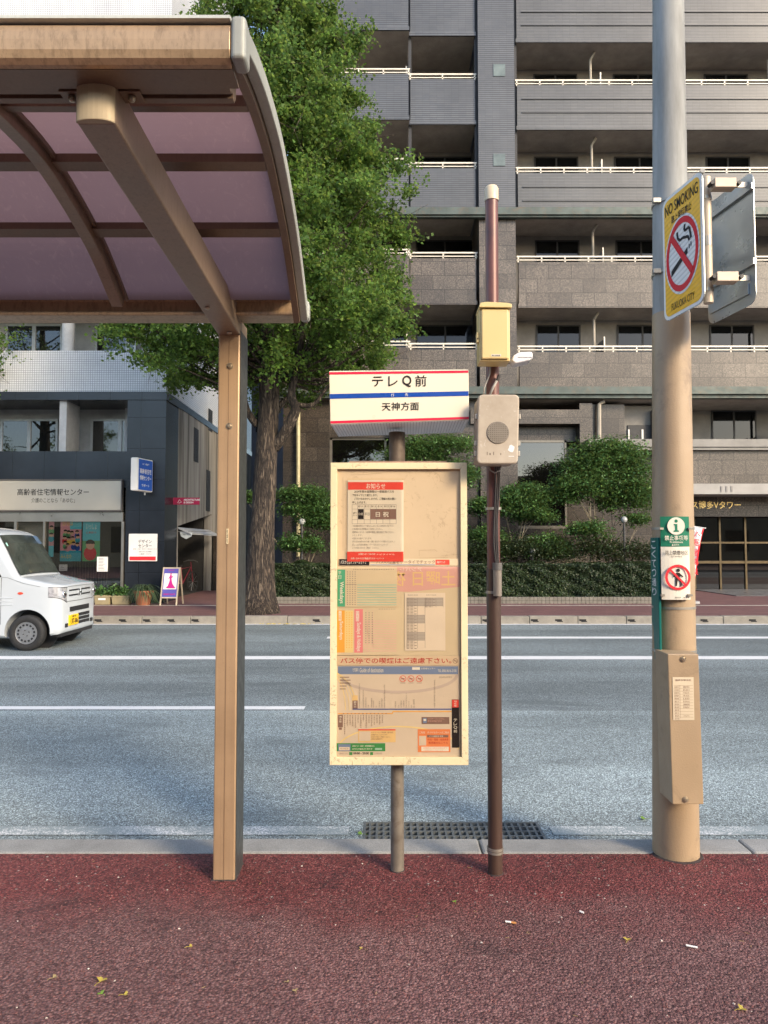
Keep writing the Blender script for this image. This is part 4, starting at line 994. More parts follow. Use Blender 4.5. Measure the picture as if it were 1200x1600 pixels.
def sidey(s, z): return -float(np.interp(s, ss, hw))*tumble(z)
stn = sorted(set(ss + [.03, .17, .3, .5, .75, .85, .95, 1.12, 1.28, 2.2]))
q = MB(); sec0 = None
for i, s in enumerate(stn):
    sec = vsec(s); base = len(q.v); q.v += [vs(s, y, z) for y, z in sec]; n = len(sec)
    if i:
        for k in range(n): a = base-n+k; b = base-n+(k+1) % n; q.f.append((a, a+n, b+n, b))
    else: q.f.append(tuple(range(n)))
q.f.append(tuple(range(len(q.v)-1, len(q.v)-n-1, -1)))
body = q.build('body', M_van, van, smooth=True)
bmv = bmesh.new(); bmv.from_mesh(body.data); bmesh.ops.recalc_face_normals(bmv, faces=bmv.faces); bmv.to_mesh(body.data); bmv.free()
cut = MB(); wheels = [(.49, -1), (.49, 1), (2.99, -1), (2.99, 1)]
for s, sd in wheels:
    y0_ = YC+sd*.40; cut.tube([(XF-s, y0_, RZ+.285), (XF-s, YC+sd*.95, RZ+.285)], .345, 40)
co = cut.build('cutter', M_plast, None)
bmv = bmesh.new(); bmv.from_mesh(co.data); bmesh.ops.recalc_face_normals(bmv, faces=bmv.faces); bmv.to_mesh(co.data); bmv.free()
md = body.modifiers.new('bool', 'BOOLEAN'); md.object = co; md.operation = 'DIFFERENCE'; md.solver = 'EXACT'
dg = bpy.context.evaluated_depsgraph_get(); nm = bpy.data.meshes.new_from_object(body.evaluated_get(dg)); body.modifiers.clear(); body.data = nm
bpy.data.objects.remove(co)
e_ = body.modifiers.new('split', 'EDGE_SPLIT'); e_.split_angle = R(38)
q = MB()
for s, sd in wheels: q.tube([(XF-s, YC+sd*.395, RZ+.285), (XF-s, YC+sd*.42, RZ+.285)], .35, 30)
q.build_each(4, 'wheel_arch_liner', M_plast, van)
for s, sd in wheels:
    c = (XF-s, YC+sd*.70, RZ+.272); k = -sd
    t_ = MB().lathe(c, [(.17,.07*k),(.21,.09*k),(.258,.08*k),(.271,.05*k),(.271,-.05*k),(.258,-.065*k),(.205,-.07*k),(.17,-.055*k),(.165,0)], 40, axis='y').build('wheel', M_rub, van, smooth=True, split=50)
    M_rim = flat('steel_rim', (.42,.42,.42), .35, .8, .1)
    MB().lathe(c, [(.172,-.05*k),(.168,-.058*k),(.155,-.03*k),(.13,-.02*k),(.115,-.045*k),(.06,-.052*k),(.055,-.03*k),(.03,-.03*k),(.001,-.032*k)], 40, axis='y').build('rim', M_rim, t_, smooth=True, split=50)
    q = MB()
    for i in range(12):
        a = i*math.pi/6; cc_ = Vector(c)+Vector((.124*math.cos(a), -.028*k, .124*math.sin(a))); q.tube([cc_, cc_+Vector((0,-.020*k,0))], .019, 8)
    for i in range(4):
        a = i*math.pi/2+.4; cc_ = Vector(c)+Vector((.045*math.cos(a), -.045*k, .045*math.sin(a))); q.tube([cc_, cc_+Vector((0,-.02*k,0))], .008, 6)
    q.build('rim_hole', M_plast, t_)
    q = MB()
    for i in range(14):
        a0, a1 = i*.4488, i*.4488+.26; yq_ = c[1]-.056*k
        q.quad(*[(c[0]+rr_*math.cos(a), yq_, c[2]+rr_*math.sin(a)) for rr_, a in ((.112,a0),(.140,a0),(.140,a1),(.112,a1))])
    q.build('rim_slot', M_plast, t_)
# windscreen (a curved pane laid on the raked front)
def ztf(s): return float(np.interp(s, ss, zt))
q = MB(); N_ = 8; s0, s1 = .66, 1.035
for i in range(N_):
    for j in range(4):
        P = []
        for (ii, jj) in ((i, j), (i+1, j), (i+1, j+1), (i, j+1)):
            y = -1+2*ii/N_; s = s0+(s1-s0)*jj/4; hh = float(np.interp(s, ss, hw))*tumble(ztf(s))-.075
            P.append(vs(s-.012, y*hh, ztf(s)+.016+.016*(1-y*y)-(.0 if jj else .006)))
        q.quad(*P)
q.build('windscreen', flat('windscreen_glass', (.042,.052,.046), .04, 0, .6, 2.5, spec=1.0), van, smooth=True)  # mottled base colour paints in soft reflections on the dark pane
q = MB().quad(vs(.64,-.56,1.155), vs(.64,.56,1.155), vs(.70,.56,1.245), vs(.70,-.56,1.245)); 
q = MB().tube([vs(.655,-.45,1.17), vs(.66,0,1.185), vs(.66,.1,1.18)], .010, 6).tube([vs(.66,.0,1.19), vs(.665,.5,1.175)], .010, 6); q.build('wiper', M_plast, van)
q = MB().quad(vs(.985,-.57,1.70), vs(.985,-.53,1.70), vs(.965,-.53,1.735-.07), vs(.965,-.57,1.735-.07)); 
q = MB(); q.quad(vs(.905,-.585,1.61), vs(.905,-.545,1.612), vs(.935,-.54,1.665), vs(.935,-.58,1.663)); q.build('inspection_sticker', ink('sticker', (.35,.65,.55)), van)
# door window, door line, mirror
def sp(s, z, e=.005): return (XF-s, YC+sidey(s, z)-e, RZ+z)
q = MB().poly([sp(.90,1.13), sp(1.15,1.62), sp(1.22,1.68), sp(1.95,1.70), sp(1.95,1.13)][::-1]); q.build('door_window', flat('side_glass', (.02,.022,.024), .06, spec=.8), van)
q = MB().poly([sp(2.05,1.13), sp(2.05,1.70), sp(3.15,1.68), sp(3.15,1.13)]); q.build('door_window', flat('side_glass', (.02,.022,.024), .06, spec=.8), van)
def seam(P, r=.004): return MB().tube([sp(s, z, .0) for s, z in P], r, 4)
seam([(.90,.40), (.90,1.12)], .0045).build('door_seam', M_plast, van); seam([(2.0,.3),(2.0,1.75)]).build('door_seam', M_plast, van)
q = MB(); 
for z in (.70, .755, .81): q.tube([sp(.72, z, -.002), sp(.95, z, -.001), sp(1.95, z, -.001)], .009, 6)
q.build('side_moulding', M_van, van)
q = MB().lathe((XF-1.08, YC-.84, RZ+1.12), [(.001,-.10),(.06,-.09),(.085,-.03),(.085,.06),(.05,.10),(.001,.11)], 16); q.build('mirror', M_plast, van, smooth=True)
q = MB().lathe((XF-.66, YC+sidey(.66,.86)-.006, RZ+.86), [(.001,-.006),(.02,-.004),(.024,.004)], 16, axis='y'); 
P = [(XF-.70, 0), ]; q = MB(); cc_ = sp(.60, .88, .006); q.add([(cc_[0]+.045*math.cos(i*.4488), cc_[1], cc_[2]+.020*math.sin(i*.4488)) for i in range(14)], [tuple(range(14))[::-1]]); q.build('side_marker', ink('amber_red', (.55,.07,.04), .2), van)
# headlights: wrap the corner; follow plan outline
def front(yw, z, e=.006):
    """point on the nose at lateral y (from centre, towards the near side negative)"""
    ay = abs(yw)/tumble(z); s = float(np.interp(ay, hw[:7], ss[:7])) if ay > hw[0] else 0
    return Vector((XF-s+e, YC+yw, RZ+z))
M_lens = NT('headlight_lens'); M_lens.set(col=M_lens.ramp(M_lens.noise(14, 3), [(.3, (.25,.28,.32)), (.5, (.7,.72,.75)), (.7, (.85,.86,.88))]), rough=.08, metal=.6); M_lens = M_lens.m
for sd in (-1, 1):
    q = MB(); ys = [.47, .53, .57, .61, .64, .665, .69, .705, .718]; 
    for a, b in zip(ys, ys[1:]):
        def zz(y): u = (y-.47)/.25; return (.725+.10*u, .955+.01*u)
        P = [front(sd*a, zz(a)[0]), front(sd*b, zz(b)[0]), front(sd*b, zz(b)[1]), front(sd*a, zz(a)[1])]
        for p in P: p.y += sd*.006
        q.quad(*(P if sd > 0 else P[::-1]))
    h = q.build('headlight', M_lens, van, smooth=True)
    q = MB(); c = front(sd*.56, .85, .010)+Vector((0, sd*.006, 0)); 
    q.lathe(c, [(.055,-.002),(.05,.004),(.001,.002)], 18, axis='x'); q.build('reflector', flat('chrome', (.8,.8,.82), .08, 1, .02), h, smooth=True)
    q = MB(); q.tube([front(sd*a, zz(a)[0]-.004, .004) for a in ys], .006, 4).tube([front(sd*a, zz(a)[1]+.004, .004) for a in ys], .006, 4); q.build('seal', M_plast, h)
# grille bars, emblem, intakes, plate
fx = XF+.004
def fbox(y0_, y1_, z0_, z1_, th=.006, x=None): return ((x or fx)-.01, (x or fx)+th, YC+y0_, YC+y1_, RZ+z0_, RZ+z1_)
q = MB()
for z in (.895, .815): q.box(*fbox(-.40, -.06, z, z+.022)).box(*fbox(.06, .40, z, z+.022))
q.build('grille_slot', M_plast, van)
q = MB().tube([front(-.44,.968,.003), front(0,.968,.003), front(.44,.968,.003)], .004, 4).tube([front(-.46,.735,.003), front(0,.728,.003), front(.46,.735,.003)], .005, 4); q.build('panel_seam', flat('seam_grey', (.12,.12,.12), .6), van)
M_chr = flat('chrome', (.8,.8,.82), .08, 1, .02)
q = MB().box(*fbox(-.045, -.028, .805, .915, .012)).box(*fbox(.028, .045, .805, .915, .012)).box(*fbox(-.028, .028, .85, .867, .012)); q.build('emblem', M_chr, van)
MB().tube([sp(.30,.98,.001), sp(.55,1.03,.001), sp(.80,1.12,.001), sp(.90,1.13,.001)], .0035, 4).build('panel_seam', flat('seam_grey', (.12,.12,.12), .6), van)
MB().tube([vs(.62, y*.1, float(np.interp(.62, ss, zt))+.012) for y in range(-6, 7)], .004, 4).build('panel_seam', flat('seam_grey', (.12,.12,.12), .6), van)
q = MB().box(*fbox(-.36, .36, .565, .640)); q.build('upper_intake', M_plast, van)
q = MB()
for r_ in range(3):
    for c_ in range(2): q.box(*fbox(-.04+.22*c_, .16+.22*c_, .345+.062*r_, .392+.062*r_))
q.build('lower_intake', M_plast, van)
q = MB().box(*fbox(-.52, -.43, .33, .39, .006)).box(*fbox(.43, .52, .33, .39, .006)); q.build('fog_lamp_cover', M_plast, van)
q = MB().box(XF-.03, XF-.2, YC-.6, YC+.6, RZ+.19, RZ+.255); q.build('chin_spoiler', M_plast, van)
pl_ = MB().box(*fbox(-.40, -.07, .345, .51, .016)).build('licence_plate', ink('plate_yellow', (.80,.50,.02), .4), van, bevel=.004)
q = MB(); o_ = Vector((fx+.0185, YC-.235, RZ+.41)); q.text("37-86", o_+Vector((0,.02,0)), (0,1,0), (0,0,1), bold=.03, w=.24, h=.085).text("福岡 580", o_+Vector((0,0,.075)), (0,1,0), (0,0,1), bold=.01, w=.15, h=.035).text("さ", o_+Vector((0,-.135,0)), (0,1,0), (0,0,1), w=.03, h=.035)
q.build('plate_number', I_blk, pl_)
# ================================================================== BUS SHELTER
def mat_bronze(name, c, streak=0.0, rough=.42, metal=.45):
    t = NT(name); n = t.noise(2.2, 6, .6); base = t.ramp(n, [(.3, sc(c, .82)), (.7, sc(c, 1.1))])
    fine = t.noise(1, 3, .5, vec=t.map((120, 120, 1.5))); base = t.mix(base, t.ramp(fine, [(.4, .97), (.6, 1.03)]), 1.0, 'MULTIPLY')
    st = t.noise(1, 7, .72, vec=t.map((48, 48, 16)), dist=.3)
    f = t.ramp(st, [(.53-.05*streak, 0.0), (.66-.05*streak, 1.0)])
    if streak: base = t.mix(base, (.085,.055,.03), t.math('MULTIPLY', f, .34*streak))
    sp = t.ramp(t.noise(190, 2), [(.68, 0.0), (.75, .35)]); base = t.mix(base, (.07,.05,.035), sp)
    t.set(col=base, rough=t.ramp(n, [(.3, rough-.07), (.7, rough+.1)]), metal=metal, normal=t.bump(t.noise(60, 4), .06, .003)); return t.m
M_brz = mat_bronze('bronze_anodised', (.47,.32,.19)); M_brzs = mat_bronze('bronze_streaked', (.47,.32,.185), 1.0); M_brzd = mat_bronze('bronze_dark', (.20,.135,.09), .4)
M_trim = mat_bronze('weathered_edge_trim', (.34,.35,.31), .3, .6, .15); M_bolt = flat('bolt_steel', (.45,.38,.28), .35, .8, .2)
M_steelb = mat_bronze('bronze_beam', (.30,.215,.15), .5)
sh_ = thing('bus_shelter', 'bronze-coloured bus shelter with an arched canopy of purple tinted panels, at the upper left', 'bus shelter', (-.72, 3.3, 0))
ARC = [(1.72,2.782),(1.86,2.826),(2.08,2.862),(2.37,2.862),(2.74,2.772),(2.97,2.665),(3.17,2.545)]
def arc(s):
    n = len(ARC)-1; x = min(max(s, 0), .99999)*n; i = int(x); u = x-i; P = [Vector((0,)+ARC[max(0,min(n,j))]) for j in (i-1, i, i+1, i+2)]
    return .5*((2*P[1])+(-P[0]+P[2])*u+(2*P[0]-5*P[1]+4*P[2]-P[3])*u*u+(-P[0]+3*P[1]-3*P[2]+P[3])*u**3)
def arcn(s):
    d = (arc(min(.999, s+.01))-arc(max(0, s-.01))).normalized(); return Vector((0, -d.z, d.y))
def strip(mb, x0, x1, s0, s1, o0, o1, n=22, x0b=None, x1b=None):
    """slab that follows the arch between s0,s1; o0..o1 = offsets below the curve"""
    base = len(mb.v)
    for i in range(n+1):
        s = s0+(s1-s0)*i/n; p = arc(s); nn = arcn(s)
        for (x, o) in ((x0, o0), (x1, o0), (x1, o1), (x0, o1)): q = p-nn*o; mb.v.append((x, q.y, q.z))
    for i in range(n):
        b = base+4*i
        for k in range(4): mb.f.append((b+k, b+(k+1) % 4, b+4+(k+1) % 4, b+4+k))
    mb.f.append((base+3, base+2, base+1, base)); e = base+4*n; mb.f.append((e, e+1, e+2, e+3)); return mb
def s_at(py, off):
    best = min((abs(W(600, py, (arc(i/400)-arcn(i/400)*off).y).z-(arc(i/400)-arcn(i/400)*off).z), i/400) for i in range(401) if i/400 > .12)
    return best[1]
XE = -.376; XLs = -3.6
# posts and arms
def post_arm(xc):
    dx = xc+.718
    MB().box(-.768+dx, -.669+dx, 3.255, 3.425, -.02, 2.56).build('post', M_brz, sh_, bevel=.006)
    MB().box(-.6685+dx, -.6655+dx, 3.262, 3.424, .0, 2.50).build('side_shade_strip', flat('side_shade_tone', (.055,.060,.058), .45, .2, .15), sh_)  # thin dark strip that paints the shaded look onto the post's right face
    q = MB().box(-.720+dx, -.7175+dx, 3.2535, 3.2548, .0, 2.47); q.build('post_groove', mat_bronze('groove_bronze', (.30,.20,.12)), sh_)
    # arm: hollow box section from the post top towards the front, rounded cap at the front end
    a0 = (-.802+dx, -.700+dx, 1.80, 2.600, 2.720); a1 = (-.770+dx, -.667+dx, 3.30, 2.472, 2.60)
    q = MB().hexa([(a0[0],a0[2],a0[3]),(a0[1],a0[2],a0[3]),(a1[1],a1[2],a1[3]),(a1[0],a1[2],a1[3]),(a0[0],a0[2],a0[4]),(a0[1],a0[2],a0[4]),(a1[1],a1[2],a1[4]),(a1[0],a1[2],a1[4])])
    q.build('arm', M_steelb, sh_, bevel=.006)
    P = [(a0[0]+.001, 1.80), (a0[1]-.001, 1.80)] ; pts = []
    for i in range(13): th = math.pi*i/12; pts.append(((a0[0]+a0[1])/2-(a0[1]-a0[0])/2*math.cos(th)*1.0, 1.80-.022*math.sin(th)))
    MB().prism([(x, y, 2.597) for x, y in pts]+[], (0, 0, .126)).build('arm_end_cap', mat_bronze('end_cap', (.40,.32,.20), 0, .6, .15), sh_, bevel=.003)
    for z in (2.33, 2.05): MB().lathe((-.715+dx, 3.252, z), [(.001,-.006),(.008,-.005),(.011,.0),(.012,.003)], 12, axis='y').lathe((-.715+dx, 3.2545, z), [(.016,-.001),(.017,.001)], 14, axis='y').build('bolt', M_bolt, sh_, smooth=True, split=40)
    for (y, x) in ((3.22, -.71), (2.95, -.745)): MB().lathe((x+dx, y, 2.600+(y-1.8)*(2.472-2.600)/1.5-.004), [(.001,-.006),(.008,-.004),(.012,.002)], 10).build('bolt', M_bolt, sh_, smooth=True, split=40)
    for sd in (-1, 1):
        xa = a0[0]-.001-.055 if sd < 0 else a0[1]+.001
        b = MB().box(xa, xa+.055, 1.815, 1.865, 2.694, 2.699).build('bracket', M_brzd, sh_, bevel=.001)
        MB().lathe((xa+.0275, 1.835, 2.688), [(.001,-.010),(.007,-.008),(.010,-.002),(.010,.004)], 10).build('bolt', M_bolt, b, smooth=True, split=40)
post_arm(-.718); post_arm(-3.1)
q = MB().box(-.7225, -.7125, 3.2515, 3.2545, WZ(850, 3.25), WZ(826, 3.25)); q.build('small_label', flat('label_cream', (.62,.52,.33), .5), sh_)
MB().text("点検済", (-.7175, 3.2512, WZ(838, 3.25)), (0,0,1), (-1,0,0), w=.06, h=.006).build('small_label_print', I_blk, sh_)
SE = s_at(464, .02)
# front gutter
def ext(mb, prof, x0, x1): return mb.prism([(x0, y, z) for y, z in prof], (x1-x0, 0, 0))
prof = [(1.705,2.792),(1.694,2.782),(1.690,2.765),(1.689,2.745),(1.691,2.720),(1.697,2.702),(1.708,2.692),(1.722,2.690),(1.722,2.70),(1.712,2.72),(1.712,2.790)]
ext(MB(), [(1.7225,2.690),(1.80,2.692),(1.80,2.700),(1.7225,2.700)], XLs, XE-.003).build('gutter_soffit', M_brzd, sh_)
ext(MB(), prof, XLs, XE-.003).build('gutter', M_brzs, sh_, bevel=.002)
ext(MB(), [(1.684,2.794),(1.684,2.802),(1.698,2.809),(1.80,2.812),(1.80,2.806),(1.70,2.794)], XLs, XE-.003).build('gutter_rim', mat_bronze('skylit_pale_rim', (.52,.54,.49), 0, .5, .1), sh_)  # rim colour is paled to carry the skylight along the gutter top
q = MB()
for y0_, y1_, z0_, z1_ in ((1.802,1.835,2.700,2.75),(1.836,1.852,2.710,2.76),(1.853,1.875,2.700,2.77),(1.876,1.890,2.715,2.78)): q.box(XLs, XE-.03, y0_, y1_, z0_, z1_)
q.build('front_rail', M_brzd, sh_)
# rear beam
yb0, yb1 = 3.185, 3.30; zb0_, zb1_ = WZ(493, 3.185), WZ(468, 3.185)
q = MB().box(XLs, XE-.03, yb0, yb1, zb0_, zb1_).box(XLs, XE-.03, yb0-.012, yb0-.001, zb0_, zb0_+.014).box(XLs, XE-.03, yb0-.007, yb0-.001, zb1_-.012, zb1_); q.build('rear_beam', M_brzs, sh_, bevel=.003)
q = MB().box(XLs, XE-.035, arc(SE).y-.01, yb0-.013, zb1_+.0, zb1_+.016); q.build('rear_gutter', M_brzd, sh_)
# edge trims
for x0_, x1_, sd in ((XE, XE+.034, 1), (XLs-.034, XLs, -1)):
    q = strip(MB(), x0_, x1_, 0, .999, -.012, .042); o = q.build('edge_trim', M_trim, sh_, bevel=.004)
    xi = (x0_-.028, x0_-.001) if sd > 0 else (x1_+.001, x1_+.028)
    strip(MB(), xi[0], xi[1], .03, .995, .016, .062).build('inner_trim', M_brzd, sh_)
    MB().box(x0_-.002, x1_+.002, 1.686, 1.752, 2.694, 2.806).build('corner_cap', M_trim, sh_, bevel=.012, seg=4)
    MB().box(x0_-.003, x1_+.006, 3.13, 3.20, 2.515, 2.60).build('corner_cap', M_trim, sh_, bevel=.014, seg=3)
# purlins
SP_ = [s_at(164, .05), s_at(256, .05), s_at(361, .05)]
for s in SP_:
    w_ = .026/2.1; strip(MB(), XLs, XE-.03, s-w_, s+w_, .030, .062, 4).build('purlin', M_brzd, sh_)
# curved ribs
SE = s_at(466, .03)
xr = [-1.155, -2.0, -2.8]
for x in xr:
    strip(MB(), x-.024, x+.024, .12, SE, .034, .088).build('rib', M_steelb, sh_, bevel=.003)
    strip(MB(), x+.030, x+.040, .12, SE, .034, .052).build('rib_gasket', M_brzd, sh_)
# panels
def mat_panel():
    t = NT('purple_polycarbonate'); n = t.noise(3, 7, .7); scr = t.noise(1, 6, .75, vec=t.map((30, 14, 14)), dist=1.5)
    c = t.ramp(n, [(.3, (.18,.17,.18)), (.7, (.25,.23,.24))]); dirt = t.ramp(scr, [(.54, 0.0), (.68, .5)]); c = t.mix(c, (.60,.50,.47), dirt)
    t.set(col=c, rough=.3, spec=.4)
    tl = t.n.new('ShaderNodeBsdfTranslucent'); t.l.new(t.mix(c, (.66,.50,.49), .8), tl.inputs[0])
    tr = t.n.new('ShaderNodeBsdfTransparent'); tr.inputs[0].default_value = (.17,.15,.19, 1)
    mx = t.n.new('ShaderNodeMixShader'); mx.inputs[0].default_value = .72; t.l.new(t.b.outputs[0], mx.inputs[1]); t.l.new(tl.outputs[0], mx.inputs[2])
    m2 = t.n.new('ShaderNodeMixShader'); m2.inputs[0].default_value = .14; t.l.new(mx.outputs[0], m2.inputs[1]); t.l.new(tr.outputs[0], m2.inputs[2]); t.l.new(m2.outputs[0], t.out.inputs[0]); return t.m
M_pan = mat_panel(); SE = s_at(464, .02); sb_ = [.13]+SP_+[SE+.012]
xs_ = [XE-.029, -1.155, -2.0, -2.8, XLs]
for i in range(len(xs_)-1):
    for a, b in zip(sb_, sb_[1:]): strip(MB(), xs_[i+1]+.004, xs_[i]-.004, a+.004, b-.004, .018, .026, 10).build('roof_panel', M_pan, sh_, smooth=False)

# ================================================================== BUS STOP
YB_ = 3.28
bs = thing('bus_stop_sign', 'bus stop with a cream framed notice board below a boxed name sign', 'bus stop', (G(621, 1362).x, 3.36, 0))
def mat_cream(name, c, chip=1.0):
    t = NT(name); n = t.noise(3, 6); base = t.ramp(n, [(.3, sc(c, .88)), (.7, sc(c, 1.06))]); cr = t.ramp(t.noise(1, 9, .8, vec=t.map((22, 22, 22)), dist=2.2), [(.56, 0.0), (.58, 1.0), (.60, 1.0), (.62, 0.0)])
    big = t.ramp(t.noise(7, 4), [(.46, 0.0), (.54, 1.0)]); base = t.mix(base, (.16,.10,.05), t.math('MULTIPLY', t.math('MULTIPLY', cr, big), .8*chip)); t.set(col=base, rough=.5); return t.m
M_frc = mat_cream('cream_chipped_frame', (.72,.60,.37)); M_bb = mat_cream('tan_backboard', (.53,.40,.245), .5)
M_pole = flat('bus_stop_pole', (.20,.175,.14), .55, .3, .25, 9, .15, 90, dirt=.5)
xpl = bs.location.x
MB().tube([(xpl, 3.36, -.02), (xpl, 3.36, WZ(676, 3.36))], .031, 24).build('pole', M_pole, bs, smooth=True, split=50)
MB().tube([(xpl, 3.36, WZ(722, 3.36)), (xpl, 3.36, WZ(676, 3.36))], .0385, 24).build('pole_sleeve', flat('weathered_sleeve', (.13,.10,.075), .6, .3, .4, 14, .3, 70, dirt=.8), bs, smooth=True, split=50)
YF_ = 3.262
def px_(p, py=960): return WX(p, YF_, py)
bx0, bx1 = px_(516), px_(730.5); bz1, bz0 = WZ(723, YF_), WZ(1195, YF_)
bw_ = .030; fr_ = .019
MB().box(bx0+.004, bx1-.004, YF_+.012, YF_+.055, bz0+.004, bz1-.004).build('board', M_bb, bs, bevel=.003)
# mitred frame members
c0, c1, c2, c3 = (bx0,bz0),(bx1,bz0),(bx1,bz1),(bx0,bz1); i0, i1, i2, i3 = (bx0+bw_,bz0+bw_*1.15),(bx1-bw_,bz0+bw_*1.15),(bx1-bw_,bz1-bw_),(bx0+bw_,bz1-bw_)
for A, B_, C, D in ((c0,c1,i1,i0),(c1,c2,i2,i1),(c2,c3,i3,i2),(c3,c0,i0,i3)):
    MB().prism([(p[0], YF_-.006, p[1]) for p in (A, B_, C, D)], (0, .0175, 0)).build('frame', M_frc, bs, bevel=.0015)
q = MB().box(px_(545), px_(700), YF_+.02, YF_+.05, bz1-.004, bz1+.010); q.build('top_strip', flat('rusty_strip', (.30,.19,.14), .7, 0, .3, 20), bs)
MB().tube([W(540.5+2.6*math.cos(i*.63), 1198+2.6*math.sin(i*.63), YF_) for i in range(11)], .0012, 4, caps=False).build('key_ring', M_plast, bs)
# printed matter: every sheet is a part, its print are sub-parts
def sheet_(px0, px1, py0, py1, mat, lay=1, name='sheet', th=.0006):
    y = YF_+.0115-.0012*lay
    return MB().box(px_(px0), px_(px1), y-th, y, WZ(py1, YF_), WZ(py0, YF_)).build(name, mat, bs)
class Pr:
    """print on a sheet: rectangles and words by colour"""
    def __init__(s, sheet, lay): s.sh = sheet; s.y = YF_+.0115-.0012*lay-.0009; s.d = {}
    def g(s, m, k=0): 
        if m not in s.d: s.d[m] = MB()
        return s.d[m]
    def rect(s, x0, x1, y0, y1, m, k=0):
        y = s.y-.0003*k; a, b, c, d = px_(x0), px_(x1), WZ(y0, YF_), WZ(y1, YF_); s.g(m).quad((a,y,d),(b,y,d),(b,y,c),(a,y,c)); return s
    def t(s, body, x0, x1, y0, y1, m, k=0, bold=0.0, vert=False, mirror=False):
        y = s.y-.0003*k; c = (px_((x0+x1)/2), y, WZ((y0+y1)/2, YF_)); w_ = px_(x1)-px_(x0); h_ = WZ(y0, YF_)-WZ(y1, YF_)
        if vert: s.g(m).text(body, c, (0,0,-1), (1,0,0), bold=bold, w=h_, h=w_)
        else: s.g(m).text(body, c, (1,0,0), (0,0,1), bold=bold, w=w_, h=h_, mirror=mirror)
        return s
    def col(s, body, x, y0, y1, wd, m, k=0, bold=0):
        n = len(body); hh = (y1-y0)/n
        for i, ch in enumerate(body): s.t(ch, x-wd/2, x+wd/2, y0+hh*i+hh*.08, y0+hh*(i+1)-hh*.08, m, k, bold)
        return s
    def ring(s, cx, cy, r, wd, m, k=0, n=24):
        y = s.y-.0003*k; g_ = s.g(m); P = []
        for i in range(n): a0, a1 = 2*math.pi*i/n, 2*math.pi*(i+1)/n; g_.quad(*[(px_(cx+rr_*math.cos(a)), y, WZ(cy+rr_*math.sin(a), YF_)) for rr_, a in ((r,a0),(r,a1),(r-wd,a1),(r-wd,a0))])
        return s
    def line(s, P, wd, m, k=0):
        y = s.y-.0003*k
        for a, b in zip(P, P[1:]):
            dx, dy = b[0]-a[0], b[1]-a[1]; L_ = math.hypot(dx, dy) or 1; nx_, ny_ = -dy/L_*wd/2, dx/L_*wd/2
            s.g(m).quad(*[(px_(u), y, WZ(v, YF_)) for u, v in ((a[0]+nx_,a[1]+ny_),(b[0]+nx_,b[1]+ny_),(b[0]-nx_,b[1]-ny_),(a[0]-nx_,a[1]-ny_))])
        return s
    def done(s, name='print'):
        for m, b in s.d.items(): b.build(name, m, s.sh)
K_paper = ink('warm_paper', (.60,.455,.30), .35); K_pap2 = ink('pale_paper', (.70,.58,.44), .35); K_pap3 = ink('cream_paper', (.61,.49,.32), .35); K_pinkp = ink('pinkish_paper', (.60,.49,.37), .35)
K_red = ink('notice_red', (.68,.07,.05), .35); K_blk = ink('print_black', (.018,.013,.013)); K_brn = ink('print_brown', (.22,.13,.10)); K_gry = ink('print_grey', (.27,.22,.19)); K_lg = ink('faint_grey', (.38,.33,.28))
K_wht = ink('print_white', (.72,.66,.54)); K_grn = ink('faded_green', (.08,.36,.20)); K_grn2 = ink('mint_line', (.30,.48,.36)); K_org = ink('faded_orange', (.75,.36,.06)); K_yel = ink('faded_yellow', (.74,.56,.24)); K_pnk = ink('faded_pink', (.70,.22,.22)); K_pnk2 = ink('pale_pink', (.68,.42,.34))
K_blue = ink('faded_blue', (.17,.22,.33)); K_dblue = ink('line_blue', (.05,.09,.27)); K_sal = ink('salmon', (.62,.34,.28)); K_gold = ink('faded_gold', (.68,.46,.20)); K_dred = ink('deep_red', (.42,.02,.02)); K_dgrn = ink('box_green', (.05,.24,.07)); K_or2 = ink('box_orange', (.70,.22,.08)); K_tan = ink('dull_band', (.50,.40,.33))
rq = random.Random(12)
# 1 notice
s1 = sheet_(542.5, 631, 750, 866, ink('notice_paper', (.68,.60,.47), .35), 2, 'notice_sheet'); p = Pr(s1, 2)
p.rect(543, 630.5, 753, 765, K_red).t("お知らせ", 572, 602, 755, 763.5, K_wht, 1, .03)
for i, (tx_, a, b) in enumerate((("2024年度お盆期間は一部路線バスを", 553, 616), ("下記ダイヤにて運行します。", 550, 590), ("ご不便をおかけしますが、ご理解の程お願い", 553, 619), ("申し上げます。", 550, 572))): p.t(tx_, a, b, 765.8+5.7*i, 769.8+5.7*i, K_blk, 1, .015)
for y_ in (788, 795, 811.5, 818): p.rect(549.5, 619.5, y_, y_+.5, K_gry)
for x_ in (549.5, 558, 568.5, 578, 588, 598, 609, 619): p.rect(x_, x_+.5, 788, 818, K_gry)
for i, tx_ in enumerate(("8/11","8/12","8/13","8/14","8/15","8/16")): p.t(tx_, 559.5+10.2*i, 566.5+10.2*i, 789.5, 792.5, K_blk, 1)
p.rect(559, 568, 795.5, 811, K_blk, 0).rect(578.5, 619, 795.5, 811, K_brn, 0).t("日 祝", 587, 607.5, 799.5, 807.5, K_wht, 1, .03).t("日祝", 560, 567, 801, 805, K_wht, 1).t("平日", 569.5, 577, 801, 805.5, K_blk, 1)
p.t("運行", 551, 557, 800, 803, K_blk, 1).t("ダイヤ", 550.5, 557.5, 804, 806.5, K_blk, 1)
